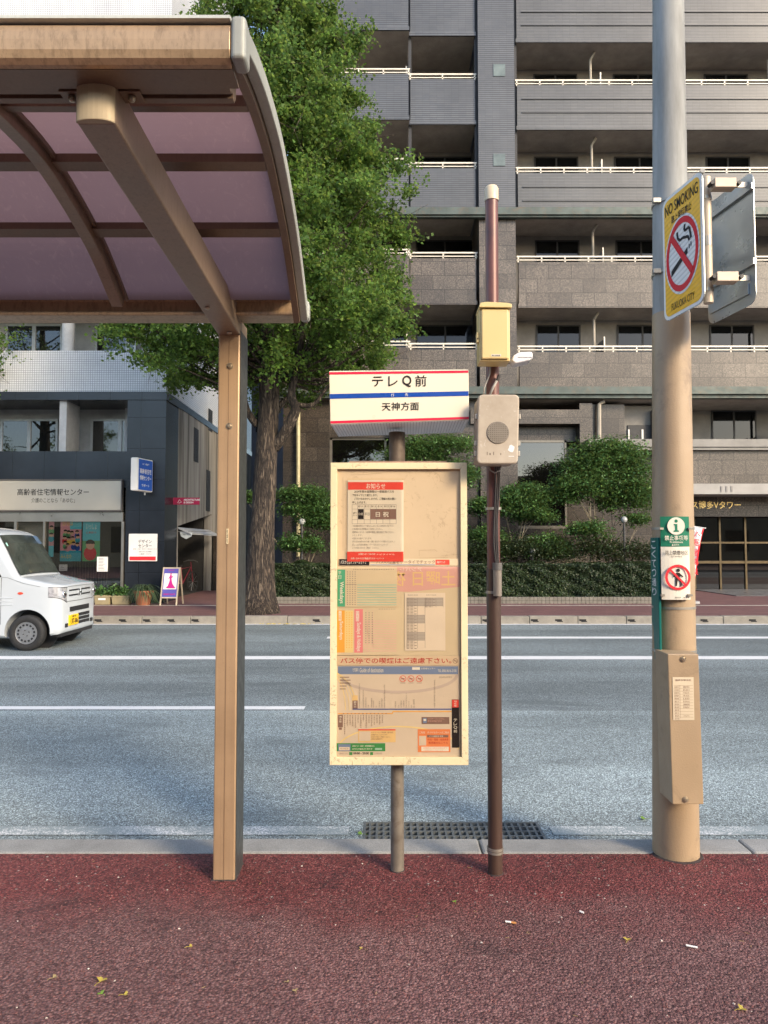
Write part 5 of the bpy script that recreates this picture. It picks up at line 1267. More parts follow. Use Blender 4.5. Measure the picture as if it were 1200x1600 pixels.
for i, (tx_, b) in enumerate((("一部の路線は特別ダイヤで運行いたします。詳しくは時刻表をご覧ください。", 616), ("ご利用のお客様はご注意ください。", 598), ("運賃等はこちらの「お客様の情報」運転情報をご覧ください。", 615), ("いたします。", 566), ("※運休する便がございます。", 581), ("（8月11日から8月16日は土曜・日曜・祝日ダイヤで運行いたします。）", 617), ("詳しくは下記お客様センターまたはホームページ", 606), ("にてお問い合わせ（電話）ください。", 592))): p.t(tx_, 550, b, 820+4.9*i, 823.2+4.9*i, K_gry, 1)
p.done()
s1b = sheet_(542, 630.5, 862, 877.5, K_red, 4, 'red_footer'); p = Pr(s1b, 4)
p.t("お客様センター（9:00-19:00）", 560, 586, 864, 867.5, K_wht, 0, .02).t("お問い合わせはお電話またはホームページ", 548, 600, 871, 874, K_wht, 0, .01).t("ナビダイヤル", 588, 617, 865, 867.5, K_wht).done()
# strip
s2 = sheet_(529, 717, 873, 884, K_pap3, 3, 'strip_sheet'); p = Pr(s2, 3)
p.rect(529.5, 577, 873.5, 883.5, K_blk).t("バスナビはインターネットで", 532, 572, 875.5, 881.5, K_wht, 1, .01).t("バスの位置をケータイでチェック", 588, 680, 875, 881, K_brn, 1, .01).rect(578, 680, 882, 883, K_blue, 1).rect(681, 703, 874.5, 882.5, K_red, 1).t("検索クリック", 683, 696, 876.5, 880.5, K_wht, 2).done()
# pink show-through sheet
s3 = sheet_(527, 719, 885, 1025, K_pap3, 1, 'timetable_backing'); p = Pr(s3, 1)
top = [(560, 887), (600, 886), (640, 885.5), (719, 885.5)]; bot = [(719, 917), (680, 921), (640, 925), (605, 924), (560, 919)]
yy_ = p.y; p.g(K_sal).poly([(px_(a), yy_, WZ(b, YF_)) for a, b in (bot+top)][::1])
p.t("土曜日 夜6:50", 570, 712, 892, 916, K_gold, 1, .03, mirror=True).t("アンパレ", 625, 660, 886.5, 893, K_pap2, 1, mirror=True).done()
# timetable sheets
s4 = sheet_(526.5, 620.5, 886.5, 948.5, K_pap3, 3, 'weekday_timetable'); 
p = Pr(s4, 3); p.rect(527, 539, 890, 948, K_grn).col("平日", 530.5, 892, 905, 5, K_wht, 1).t("Weekdays", 529, 537, 909, 943, K_wht, 1, .02, vert=True)
for i in range(9): p.rect(558, 619.5, 913.5+3.9*i, 914.7+3.9*i, K_grn2)
p.rect(539.5, 557, 913, 913.6, K_gry)
for x_ in (542, 546, 550, 554): 
    for k in range(16): p.rect(x_, x_+1.4, 893+3.4*k, 894.4+3.4*k, K_gry)
for k in range(24):
    x_ = 552+2.7*k; p.rect(x_, x_+1.2, 889, 890.3, K_gry)
p.g(K_sal).quad(*[(px_(a), p.y-.0009, WZ(b, YF_)) for a, b in ((558,912),(620,915),(620,889),(566,889))]) if False else None
p.done()
s5 = sheet_(526, 620.5, 950, 1024, K_pap3, 3, 'holiday_timetable'); p = Pr(s5, 3)
p.rect(526.5, 538.5, 954, 1020, K_org).rect(538.5, 552, 954, 1020, K_yel).rect(553.5, 567, 952, 1020, K_pnk).t("Saturdays", 529, 536, 971, 1000, K_wht, 1, .02, vert=True).t("Sundays & Holidays", 556, 564, 973, 1018, K_wht, 1, .02, vert=True)
p.rect(529, 533.5, 955, 970, K_wht, 1).col("土曜", 531, 956, 969, 3.5, K_org, 2).rect(556, 561, 955, 971, K_wht, 1).col("日祝日", 558.5, 955.5, 970.5, 3.5, K_pnk, 2)
for x_ in (541, 545, 549, 571, 576, 581):
    for k in range(16 if x_ < 552 else 14): p.rect(x_, x_+1.3, 957+3.6*k, 958.5+3.6*k, K_gry if x_ > 552 else K_org, 1)
for i in range(13): p.rect(568, 619.5, 970+3.9*i, 971.3+3.9*i, K_pnk2)
for x_ in (574, 582.5): p.rect(x_, x_+.5, 953, 1020, K_pnk2)
for k in range(10): p.rect(592+2.7*k, 593.2+2.7*k, 951.3, 952.4, K_gry)
p.done()
s6 = sheet_(632.5, 696, 926.5, 1017, K_pap2, 3, 'small_timetable'); p = Pr(s6, 3)
p.t("博多駅行 時刻表", 637, 653, 929, 931, K_gry).t("天神行 時刻表", 666, 682, 929, 931, K_gry)
for (x0_, x1_, ya, yb_) in ((635.5, 664, 934, 1013), (664.5, 692.5, 934, 949)):
    y_ = ya; i = 0
    while y_ < yb_:
        if (i//6) % 2 == 0: p.rect(x0_, x1_, y_, y_+1.9, K_lg)
        p.rect(x0_, x0_+4, y_+.3, y_+1.4, K_gry, 1).rect(x0_+6, x0_+10, y_+.3, y_+1.3, K_gry, 1)
        if i % 2: p.rect(x0_+12, x0_+15.5, y_+.3, y_+1.3, K_gry, 1)
        y_ += 2.25; i += 1
    for x_ in (x0_, x0_+5, x0_+11.3, x0_+16.7, x1_): p.rect(x_, x_+.4, ya, yb_, K_gry, 1)
p.done()
# red words strip
s7 = sheet_(526.5, 718.5, 1025.5, 1040, K_paper, 4, 'no_smoking_strip'); p = Pr(s7, 4)
p.t("バス停での喫煙はご遠慮下さい。", 532, 705, 1028, 1037, K_dred, 0, .03).ring(711.3, 1033, 4, .7, K_brn).line([(708.6, 1030.3), (714, 1035.7)], .7, K_brn).rect(708.5, 714, 1032.6, 1033.5, K_brn).done()
# guide of destination
s8 = sheet_(526, 717.5, 1040.5, 1184, K_pinkp, 2, 'route_guide_sheet'); p = Pr(s8, 2)
p.rect(528, 715.5, 1041.5, 1054, K_blue, 0).t("行先案内", 551, 560, 1044, 1050, K_wht, 1).t("Guide of destination", 562, 599, 1044, 1051, K_wht, 1).rect(644, 656, 1043, 1047, K_wht, 1).t("お客様センター", 658, 680, 1043.5, 1046.5, K_wht, 1).t("TEL 050-3616-2150", 684, 713, 1046.5, 1050.5, K_wht, 1)
p.t("2024年3月現在", 686, 706, 1057, 1060, K_gry, 1)
def arcpts(cx, cy, rx, ry, a0, a1, n=16): return [(cx+rx*math.cos(R(a0+(a1-a0)*i/n)), cy+ry*math.sin(R(a0+(a1-a0)*i/n))) for i in range(n+1)]
for k, (dx, wd) in enumerate(((0, 1.2), (6, .8), (12, .8), (17, 1.4))): p.line(arcpts(510, 1110, 30+dx, 62, -75, 0), wd, K_yel, 1)
p.line(arcpts(622, 1054, 92, 28, 0, 165, 30), 4.5, K_tan, 1); p.line(arcpts(622, 1172, 94, 36, 180, 360, 30), 2.2, K_yel, 1)
for x_ in (629.5, 642, 655): p.ring(x_, 1061, 5.2, .8, K_red, 2).line([(x_-3.4, 1057.6), (x_+3.4, 1064.4)], .8, K_red, 2).rect(x_-2.6, x_+2.6, 1060.4, 1061.6, K_brn, 2).rect(x_-4, x_+4, 1067.4, 1068, K_gry, 2)
for i in range(5): p.rect(531, 531+rq.uniform(9, 21), 1058+4.6*i, 1059.2+4.6*i, K_brn, 2)
p.rect(551, 559, 1087, 1108, K_brn, 2).rect(551, 559, 1087, 1095, K_gold, 3).col("野芥行", 555, 1096, 1107, 4, K_wht, 3)
p.rect(551, 705, 1107.8, 1109.6, K_dblue, 2)
st = ["天神北","中央郵便局前","呉服町","蔵本","祇園町","博多駅前","駅前四丁目","住吉","薬院大通","桜坂","六本松","別府","荒江","福大病院","片江","野芥"]
for x_, y0_ in ((561,1068),(567,1078),(571,1090),(575,1102),(580,1091),(583,1095),(587,1103),(592,1096),(596,1091),(600,1070),(617,1096),(622,1102),(626,1095),(630,1095),(634,1083),(638,1096),(642,1102),(646,1093),(678,1063)):
    wd = 1.9; n = max(2, int((1106-y0_)/2.5)); s_ = (st[int(x_) % 16]*6)[:n]; p.col(s_, x_+.8, y0_, 1106.5, wd, K_gry, 2)
p.line([(528.5, 1115.6), (613, 1115.6), (614, 1112.4), (705, 1112.4)], 1.4, K_org, 2)
for x_ in range(536, 606, 6): p.rect(x_, x_+2.4, 1115.2, 1116, K_brn, 3)
p.rect(528.5, 536, 1117.5, 1137, K_brn, 2).col("博多駅", 532.3, 1119, 1130, 3.6, K_wht, 3).rect(530, 534.5, 1137.5, 1141, K_brn, 2)
for i in range(15):
    x_ = 538+4.2*i; n = rq.randint(4, 8); 
    if i in (0,): n = 12
    p.col((st[(i*5+3) % 16]*5)[:n], x_+.8, 1117.5, 1117.5+2.6*n, 2.0, K_brn, 2)
p.rect(658.5, 701.5, 1121, 1132, K_brn, 2).rect(660.5, 666.5, 1122.5, 1130.5, K_blue, 3).rect(661.5, 665.5, 1124, 1127, K_wht, 4).t("バスロケーションシステム", 668, 694, 1122.5, 1124.8, K_sal, 3).t("運行状況を確認できます", 668, 690, 1126, 1128.4, K_sal, 3)
p.rect(560, 618, 1140, 1160.5, K_gold, 2).rect(560, 618, 1140, 1142, K_red, 3).rect(561.5, 579, 1143.5, 1158.5, K_pinkp, 3)
for i, (tx_, b) in enumerate((("スマートフォンで時刻表・運行状況", 614), ("を確認することができます。", 606), ("お出かけ前にご確認ください。", 610), ("※通信料はお客様負担です", 598))): p.t(tx_, 580, b, 1144+3.4*i, 1146.4+3.4*i, K_brn, 3)
p.rect(526.5, 602, 1162, 1174.5, K_dgrn, 2).rect(529, 548, 1163.5, 1174.4, K_blue, 3).rect(530.5, 546.5, 1168, 1173, K_pap2, 4).t("時刻検索", 532, 545, 1169, 1172, K_gry, 5).t("路線バス・高速・時刻検索なら", 551, 585, 1165, 1167.6, K_wht, 3, .01).t("お手元の端末が便利です", 551, 582, 1169.5, 1172.4, K_wht, 3, .01).rect(586, 597, 1169.5, 1172.5, K_grn2, 3)
p.rect(546, 551, 1176, 1180.5, K_dgrn, 2).t("09:00 - 20:00", 552.5, 576.5, 1176, 1179.6, K_blk, 2, .02).t("お客様センター", 530, 544, 1177.2, 1179.6, K_gry, 2).rect(578.5, 583, 1176, 1180.5, K_dgrn, 2).t("土日祝も受付", 585, 597, 1176.5, 1179.5, K_gry, 2)
p.rect(652.5, 703, 1140, 1176, K_or2, 2).t("ご利用　ダイヤサポートのご案内", 655, 701, 1143.5, 1147, K_wht, 3).rect(667, 700, 1149, 1153, K_brn, 3).t("バス位置情報 検索", 670, 692, 1149.8, 1152.2, K_wht, 4).t("時刻・運賃・経路検索", 668, 700, 1154.5, 1158, K_dred, 3).t("乗換案内もこちら", 669, 699, 1159.5, 1163, K_dred, 3).rect(654.5, 665.5, 1150.5, 1165.5, K_pinkp, 3).rect(658, 700.5, 1167.5, 1174.5, K_wht, 3).t("定期券のご案内は窓口まで", 661, 698, 1168.5, 1170.5, K_or2, 4).t("ご利用お待ちしております", 661, 692, 1172, 1173.8, K_or2, 4)
p.rect(705.5, 716.8, 1093.5, 1169, K_blk, 2).rect(706, 716.4, 1094, 1106, K_red, 3).col("現在地", 711.2, 1095, 1105, 4, K_wht, 4).col("テレQ前", 711, 1123, 1146, 5.5, K_wht, 3)
p.done()
# plastic covers with creases: thin clear sheets over the notices
def mat_film():
    t = NT('clear_film'); g_ = t.n.new('ShaderNodeBsdfGlossy'); g_.inputs['Roughness'].default_value = .12; tr = t.n.new('ShaderNodeBsdfTransparent'); tr.inputs[0].default_value = (.97,.95,.90, 1)
    b = t.bump(t.noise(9, 5, .6, dist=1.5), .5, .01); t.l.new(b, g_.inputs['Normal']); fr = t.n.new('ShaderNodeFresnel'); fr.inputs[0].default_value = 1.4; t.l.new(b, fr.inputs['Normal'])
    mx = t.n.new('ShaderNodeMixShader'); t.l.new(t.math('MULTIPLY', fr.outputs[0], .35), mx.inputs[0]); t.l.new(tr.outputs[0], mx.inputs[1]); t.l.new(g_.outputs[0], mx.inputs[2]); t.l.new(mx.outputs[0], t.out.inputs[0]); return t.m
M_film = mat_film()
yv = YF_-.001
MB().quad((px_(526), yv, WZ(1184, YF_)), (px_(719), yv, WZ(1184, YF_)), (px_(719), yv, WZ(1025, YF_)), (px_(526), yv, WZ(1025, YF_))).build('clear_cover', M_film, bs)
MB().quad((px_(526), yv, WZ(1024, YF_)), (px_(719), yv, WZ(1024, YF_)), (px_(719), yv, WZ(886, YF_)), (px_(526), yv, WZ(886, YF_))).build('clear_cover', M_film, bs)
MB().quad((px_(542), yv, WZ(878, YF_)), (px_(631), yv, WZ(878, YF_)), (px_(631), yv, WZ(747, YF_)), (px_(542), yv, WZ(747, YF_))).build('clear_cover', M_film, bs)
# scratched tape marks
q = MB()
for P in (((655, 869), (655, 860), (680, 859), (683, 862)), ((677, 737), (686, 742), (689, 752)), ((534, 880), (543, 872)), ((536, 745), (536, 860)), ((548, 742), (575, 741), (596, 739)), ((690, 868), (717, 866)), ((655, 872), (700, 871))):
    for a, b in zip(P, P[1:]): q.tube([W(a[0], a[1], YF_+.0115), W(b[0], b[1], YF_+.0115)], .0007, 4)
q.build('scratch_mark', ink('scratch', (.36,.27,.16)), bs)
# name box: own small tilt
hb = MB(); Yh0, Yh1 = 3.19, 3.55; TL, TR, BL, BR = W(514, 579.5, Yh0+0), W(732, 577, Yh0+.03), W(516, 663, Yh0), W(733, 656, Yh0+.03)
rx = (TR-TL).normalized(); dpt = Vector((.012, .36, -.0))
uz = (TL-BL)
MB().hexa([BL, BR, BR+dpt, BL+dpt, TL, TR, TR+dpt, TL+dpt]).build('name_box', flat('name_box_cream', (.70,.64,.50), .35, 0, .05, 2), bs, bevel=.003)
nrm = rx.cross(Vector((0,0,1))).normalized()
def nb(u, v, e=.0015): 
    a = BL.lerp(BR, u); b = TL.lerp(TR, u); return a.lerp(b, v)+nrm*e
def band(v0, v1, m, name, e=.0015): MB().quad(nb(.002, v0, e), nb(.998, v0, e), nb(.998, v1, e), nb(.002, v1, e)).build(name, m, bs)
band(.93, .975, ink('sign_red', (.62,.02,.06), .3), 'red_band'); band(.015, .06, ink('sign_red', (.62,.02,.06), .3), 'red_band'); band(.475, .565, ink('sign_blue', (.01,.06,.32), .3), 'blue_band')
q = MB(); w_ = (TR-TL).length; h_ = .245
def nt(body, u, v, ww, hh, bold): q.text(body, nb(u, v, .0025), rx, (0,0,1), bold=bold, w=w_*ww, h=h_*hh)
nt("テ", .345, .785, .078, .19, .02); nt("レ", .455, .785, .068, .19, .02); nt("Q", .555, .78, .066, .22, .015); nt("前", .655, .785, .082, .21, .015)
nt("天神方面", .505, .30, .265, .155, .015); q.build('name_lettering', K_blk, bs)
q = MB(); q.text("行", nb(.45, .52, .003), rx, (0,0,1), w=.014, h=.015).text("先", nb(.55, .52, .003), rx, (0,0,1), w=.014, h=.015); q.build('band_lettering', I_wht, bs)
q = MB(); n = 46
for i in range(n):
    u = (i+.5)/n; a = BL.lerp(BR, u); q.hexa([a+rx*-.0010+Vector((0,.006,-.004)), a+rx*.0010+Vector((0,.006,-.004)), a+rx*.0010+dpt*.97+Vector((0,0,-.004)), a-rx*.0010+dpt*.97+Vector((0,0,-.004)), a-rx*.0010+Vector((0,.006,.0)), a+rx*.0010+Vector((0,.006,.0)), a+rx*.0010+dpt*.97, a-rx*.0010+dpt*.97])
q.build('louvre_rib', flat('louvre_rib', (.55,.54,.56), .5), bs)
MB().hexa([BL+Vector((.003,.005,-.0015)), BR+Vector((-.003,.005,-.0015)), BR+dpt*.98+Vector((-.003,0,-.0015)), BL+dpt*.98+Vector((.003,0,-.0015)), BL+Vector((.003,.005,.001)), BR+Vector((-.003,.005,.001)), BR+dpt*.98+Vector((-.003,0,.001)), BL+dpt*.98+Vector((.003,0,.001))]).build('louvre', flat('louvre_white', (.90,.90,.92), .4, 0, .03), bs)

# ================================================================== RUSTY POLE AND ITS BOXES
YP = 3.33
rp = thing('rusty_pole', 'slim brown rusty steel pole with a cream cap, right of the bus stop', 'pole', (G(774, 1366).x, YP, 0))
pb = W(774, 1366, YP); pb.z = -.02; pt_ = W(768, 305, YP); pm = W(771, 720, YP)
def mat_rust(name, c, c2, lo, hi):
    t = NT(name); n = t.noise(6, 7, .7, dist=.5); s = t.noise(1, 6, .65, vec=t.map((22, 22, 2.5)))
    b = t.mix(c, sc(c, 1.5), t.ramp(s, [(.35, 0.0), (.7, 1.0)])); t.set(col=t.mix(b, c2, t.ramp(n, [(lo, 0.0), (hi, 1.0)])), rough=.42, metal=.15, spec=.6, normal=t.bump(n, .2, .003)); return t.m
M_rust = mat_rust('red_brown_paint', (.115,.042,.032), (.055,.028,.022), .5, .75); M_rust2 = mat_rust('dark_rust', (.052,.030,.022), (.16,.085,.04), .58, .74)
M_cap = flat('cream_cap', (.60,.50,.34), .4, 0, .12, 9, dirt=.3); M_strap = flat('strap_steel', (.36,.33,.28), .4, .6, .2)
zj = WZ(895, YP); f = (zj-pb.z)/(pt_.z-pb.z); pj = pb.lerp(pt_, f)
MB().tube([pj, pt_], .0305, 24, jitter=.01).build('upper_tube', M_rust, rp, smooth=True, split=50)
MB().tube([pb, pj+Vector((0,0,.02))], .0335, 24, jitter=.01).build('lower_tube', M_rust2, rp, smooth=True, split=50)
MB().tube([pt_-Vector((0,0,.03)), pt_+Vector((0,0,.028)), pt_+Vector((0,0,.040)), pt_+Vector((0,0,.044))], [.0335,.0335,.027,.010], 24).build('cap', M_cap, rp, smooth=True, split=40)
for py in (795, 925, 1325):
    c = pb.lerp(pt_, (WZ(py, YP)-pb.z)/(pt_.z-pb.z)); 
    MB().tube([c-Vector((0,0,.006)), c+Vector((0,0,.006))], .0375, 24).build('strap', M_strap, rp, smooth=True, split=40)
    if py == 1325: MB().tube([c-Vector((0,0,.019)), c-Vector((0,0,.009))], .0372, 24).build('strap', M_strap, rp, smooth=True, split=40)
# cable guard and cables
cg = Vector((W(777, 900, YP-.04).x, YP-.045, 0))
MB().tube([(cg.x, cg.y, WZ(930, YP)), (cg.x, cg.y, WZ(880, YP))], .020, 16).build('cable_conduit', mat_rust('guard_metal', (.15,.13,.11), (.14,.05,.03), .6, .64), rp, smooth=True, split=50)
MB().tube([(cg.x, cg.y, WZ(890, YP)), (cg.x, cg.y, WZ(879, YP))], .0225, 16).build('conduit_collar', flat('collar_grey', (.10,.095,.09), .5), rp, smooth=True, split=50)
M_cab = flat('cable_black', (.025,.022,.022), .5); M_cabg = flat('cable_grey', (.33,.31,.28), .5)
for k, xo in enumerate((-.009, .0, .008)):
    P = [(W(772+2*k, 728, YP).x+xo*.4, YP-.06, WZ(728, YP)), (W(772, 765, YP).x+.010+xo, YP-.040, WZ(762, YP)), (W(773, 810, YP).x+xo*.8, YP-.037, WZ(810, YP)), (cg.x-.006+xo, cg.y+.002, WZ(850, YP)), (cg.x+xo*.6, cg.y, WZ(882, YP))]
    dense = [];
    for i in range(len(P)-1):
        for j in range(5):
            u = j/5; p_ = [Vector(P[max(i-1,0)]), Vector(P[i]), Vector(P[i+1]), Vector(P[min(i+2,len(P)-1)])]
            dense.append(.5*((2*p_[1])+(-p_[0]+p_[2])*u+(2*p_[0]-5*p_[1]+4*p_[2]-p_[3])*u*u+(-p_[0]+3*p_[1]-3*p_[2]+p_[3])*u**3))
    dense.append(Vector(P[-1])); MB().tube(dense, .0042, 8).build('cable', M_cab, rp, smooth=True)
q = MB().tube([W(767, 566, YP-.05), W(765, 585, YP-.05), W(757, 605, YP-.06), W(755, 622, YP-.05)], .0035, 8); q.build('cable', M_cabg, rp, smooth=True)
q = MB().tube([W(778, 592, YP-.05), W(770, 606, YP-.055), W(764, 622, YP-.05)], .006, 8); q.build('cable', M_cabg, rp, smooth=True)
MB().tube([W(780, 586, YP-.05), W(776.5, 595, YP-.05)], .0075, 10).build('cable_boot', M_cab, rp, smooth=True, split=40)
q = MB().tube([W(764, 727, YP-.09), W(766, 735, YP-.09), W(773, 739, YP-.09), W(781, 735, YP-.09), W(783, 727, YP-.09)], .0036, 8); q.build('cable', M_cabg, rp, smooth=True)
# yellow control box
YY = 3.16
yb = thing('control_box', 'yellow metal control box with a hood, strapped high on the rusty brown pole', 'utility box', (WX(775, YY), YY+.06, WZ(565, YY)))
M_yb = flat('yellow_paint', (.62,.47,.20), .38, 0, .06, 3, dirt=.15)
x0_, x1_, z1_, z0_ = WX(752.5, YY, 520), WX(799, YY, 520), WZ(482, YY), WZ(562, YY)
MB().box(x0_-.008, x1_-.004, YY+.012, YY+.115, z0_-.004, z1_+.012).build('case', M_yb, yb, bevel=.005)
MB().box(x0_, x1_-.012, YY-.0, YY+.012, z0_+.004, z1_-.002).build('door', M_yb, yb, bevel=.006)
q = MB(); pts = [(x0_-.012, z1_+.003), (x1_+.002, z1_+.001), (x1_+.002, z1_+.018), (x1_-.02, z1_+.024), (x0_+.02, z1_+.028), (x0_-.006, z1_+.024)]; q.prism([(a, YY-.010, b) for a, b in pts], (0, .125, 0)); q.build('hood', M_yb, yb, bevel=.003)
q = MB().box(x0_-.020, x0_-.009, YY+.02, YY+.05, WZ(533, YY), WZ(517, YY)); hs = q.build('hasp', M_yb, yb, bevel=.003)
MB().lathe((x0_-.015, YY+.018, WZ(527, YY)), [(.001,-.002),(.0028,-.002),(.0028,.004)], 10, axis='y').build('hole', M_black, hs)
q = MB().box(WX(768, YY), WX(783, YY), YY-.0015, YY-.0005, WZ(557, YY), WZ(553.5, YY)); lb = q.build('maker_label', ink('label_pale', (.62,.58,.48)), yb)
MB().text("■ 制御盤", (WX(775.5, YY), YY-.002, WZ(555.2, YY)), (1,0,0), (0,0,1), bold=.02, w=.036, h=.006).build('label_print', I_blk, lb)
# white lamp at its right
la = thing('small_lamp', 'small white sensor lamp sticking out to the right below the yellow control box', 'lamp', (WX(815, 3.3), 3.3, WZ(560, 3.3)))
q = MB(); c = [(800,563),(803,555),(812,550),(831,549),(833,552),(833,560),(828,563),(806,568)]; yl = 3.24
q.prism([(WX(a, yl), yl, WZ(b, yl)) for a, b in c], (0, .085, 0)); q.build('housing', flat('lamp_white', (.66,.66,.68), .3, 0, .05), la, bevel=.006, seg=3)
q = MB().box(WX(810, yl), WX(832, yl), yl-.002, yl+.086, WZ(558.6, yl), WZ(557.4, yl)); q.build('seam', flat('seam_grey2', (.4,.4,.42), .5), la)
MB().tube([(WX(804, 3.28), 3.29, WZ(565, 3.28)), (WX(790, 3.28), 3.30, WZ(566, 3.28))], .006, 8).build('arm', M_strap, la)
# grey speaker box
YS_ = 3.14
sbx = thing('speaker_box', 'weathered beige box with a round grille, right of the name sign', 'speaker box', (WX(777, YS_), YS_+.07, WZ(724, YS_)))
def mat_worn():
    t = NT('weathered_beige'); n = t.noise(5, 7, .7); s = t.noise(1, 8, .75, vec=t.map((30, 30, 12)), dist=1.2)
    b = t.ramp(n, [(.3, (.34,.285,.215)), (.7, (.46,.40,.315))]); b = t.mix(b, (.60,.57,.51), t.ramp(s, [(.60, 0.0), (.66, .75)])); b = t.mix(b, (.17,.13,.09), t.ramp(t.noise(17, 8, .8), [(.66, 0.0), (.75, .6)]))
    t.set(col=b, rough=.65, normal=t.bump(n, .1, .004)); return t.m
M_spk = mat_worn()
def rrect(cx, cz, w_, h_, r, y, sk=0.0, n=6):
    P = []
    for (sx, sz, a0) in ((1,-1,-90),(1,1,0),(-1,1,90),(-1,-1,180)):
        for i in range(n+1): a = R(a0+90*i/n); x = cx+sx*(w_/2-r)+r*math.cos(a); z = cz+sz*(h_/2-r)+r*math.sin(a); P.append((x+sk*(z-cz), y, z))
    return P
cx = (WX(744.5, YS_, 670)+WX(812, YS_, 670))/2; cz = (WZ(616, YS_)+WZ(725, YS_))/2; w_ = WX(811, YS_, 670)-WX(746, YS_, 670); h_ = WZ(616, YS_)-WZ(725, YS_)
MB().prism(rrect(cx, cz, w_, h_, .022, YS_, .03), (0, .030, 0)).build('lid', M_spk, sbx, bevel=.008, seg=3)
MB().prism(rrect(cx-.002, cz, w_-.006, h_-.006, .022, YS_+.031, .03), (0, .10, 0)).build('case', M_spk, sbx, bevel=.003)
gcx, gcz = WX(777.5, YS_), WZ(676, YS_); gr_ = .0485
spg = MB().lathe((gcx, YS_, gcz), [(gr_+.002,-.001),(gr_,-.0045),(.001,-.0055)], 40, axis='y').build('grille', flat('grille_grey', (.22,.19,.15), .6, 0, .12), sbx, smooth=True, split=40)
q = MB()
for i in range(-5, 6):
    for j in range(-5, 6):
        if i*i+j*j < 27: q.lathe((gcx+i*.0085, YS_-.0054, gcz+j*.0085), [(.001,-.0012),(.0018,-.0008),(.0018,.0005)], 6, axis='y')
q.build('grille_hole', flat('grille_dark', (.06,.05,.04), .8), spg)
q = MB()
for sx in (-1, 1):
    for py in (650, 692, 708): 
        z = WZ(py, YS_); x = cx+sx*(w_/2+.004)+.03*(z-cz); q.box(x-.006, x+.006, YS_+.012, YS_+.034, z-.012, z+.012)
q.build('latch', M_strap, sbx, bevel=.002)
q = MB(); sx_, sz_ = WX(798, YS_), WZ(701, YS_); q.poly([(sx_+.013*math.cos(a_*.5)*(1+.3*math.sin(a_*2)), YS_-.001, sz_+.017*math.sin(a_*.5)) for a_ in range(12)]).box(sx_-.012, sx_+.012, YS_-.0012, YS_-.0005, sz_-.036, sz_-.033); q.build('torn_sticker', I_wht, sbx)
q = MB()
for a, b, c_ in ((760, 761, 5), (764, 766, 3), (770, 771, 5), (781, 782, 3)): q.box(WX(a, YS_), WX(b, YS_), YS_-.001, YS_-.0004, WZ(711, YS_), WZ(711-c_, YS_))
q.build('scuff', flat('scuff_dark', (.15,.12,.09), .8), sbx)

# ================================================================== TALL POLE
YU = 3.54
tp = thing('utility_pole', 'tall thick steel pole, tan painted below and bare grey above, at the right kerb', 'pole', (G(1057, 1340).x, YU, 0))
u0 = W(1056, 1340, YU); u0.z = -.03; u1 = W(1044, 0, YU); d_ = (u1-u0); u2 = u1+d_*.5
zj = WZ(492, YU); fj = (zj-u0.z)/d_.z; uj = u0.lerp(u1, fj); rb_, rt_ = .1085, .079
def rad_(z): return rb_+(rt_-rb_)*(z-u0.z)/d_.z
M_tan = flat('tan_paint', (.35,.250,.148), .5, .0, .14, 2.2, .3, 150, dirt=.3, spec=.6)
tg = NT('weathered_galvanised'); n_ = tg.noise(1, 7, .65, vec=tg.map((7, 7, 1.1))); tg.set(col=tg.ramp(n_, [(.3, (.15,.15,.14)), (.5, (.27,.275,.26)), (.68, (.37,.375,.36))]), rough=.75, metal=.05); M_galv = tg.m
n = 20
MB().tube([u0.lerp(uj, i/n) for i in range(n+1)], [rad_(u0.lerp(uj, i/n).z) for i in range(n+1)], 48).build('painted_shaft', M_tan, tp, smooth=True, split=50)
MB().tube([uj+(u2-uj)*i/n for i in range(n+1)], [rad_((uj+(u2-uj)*i/n).z)-.0025 for i in range(n+1)], 48).build('upper_shaft', M_galv, tp, smooth=True, split=50)
def uc(py): z = WZ(py, YU); return u0+d_*((z-u0.z)/d_.z), rad_(z)
for py in (321, 430, 826, 948, 1015):
    c, r_ = uc(py); MB().tube([c-Vector((0,0,.006)), c+Vector((0,0,.006))], r_+.003, 48).build('steel_band', M_strap, tp, smooth=True, split=40)
for py in (321, 430):
    c, r_ = uc(py); a = c+Vector((-r_*.9, -r_*.55, 0)); MB().box(a.x-.03, a.x+.012, a.y-.01, a.y+.01, a.z-.012, a.z+.014).build('band_clamp', M_strap, tp, bevel=.003)
# service box
YSB = YU-.235
so = thing('service_box', 'long tan metal cover box with an engraved plate, low on the tall pole', 'service box', (WX(1068, YSB), YSB+.06, WZ(1257, YSB)))
xa, xb_ = WX(1046, YSB, 1140), WX(1096, YSB, 1140); zt2_, zb2 = WZ(1022, YSB), WZ(1257, YSB)
cU, rU = uc(1140)
xl = WX(1040, YSB+.06, 1140)
pl2 = [(xa+.004, YSB), (xb_, YSB), (xb_+.004, YSB+.11), (xl, YSB+.16), (xl, YSB+.05)]
lean_ = (W(1095, 1257, YSB).x-W(1093, 1022, YSB).x)
q = MB(); top_ = [(x-.006, y, zt2_) for x, y in pl2]; bot_ = [(x+.004, y, zb2) for x, y in pl2]; nn = len(pl2)
q.add(bot_+top_, [tuple(range(nn))[::-1], tuple(range(nn, 2*nn))]+[(i, (i+1) % nn, (i+1) % nn+nn, i+nn) for i in range(nn)]); q.build('cover', M_tan, so, bevel=.004)
q = MB()
for px, py in ((1067, 1030), (1071, 1249)): c = W(px, py, YSB); q.lathe((c.x, YSB-.001, c.z), [(.001,-.009),(.008,-.008),(.0095,-.004),(.0095,-.003),(.014,-.0025),(.014,.001)], 16, axis='y')
q.build_each(2, 'bolt', M_bolt, so, smooth=True, split=35)
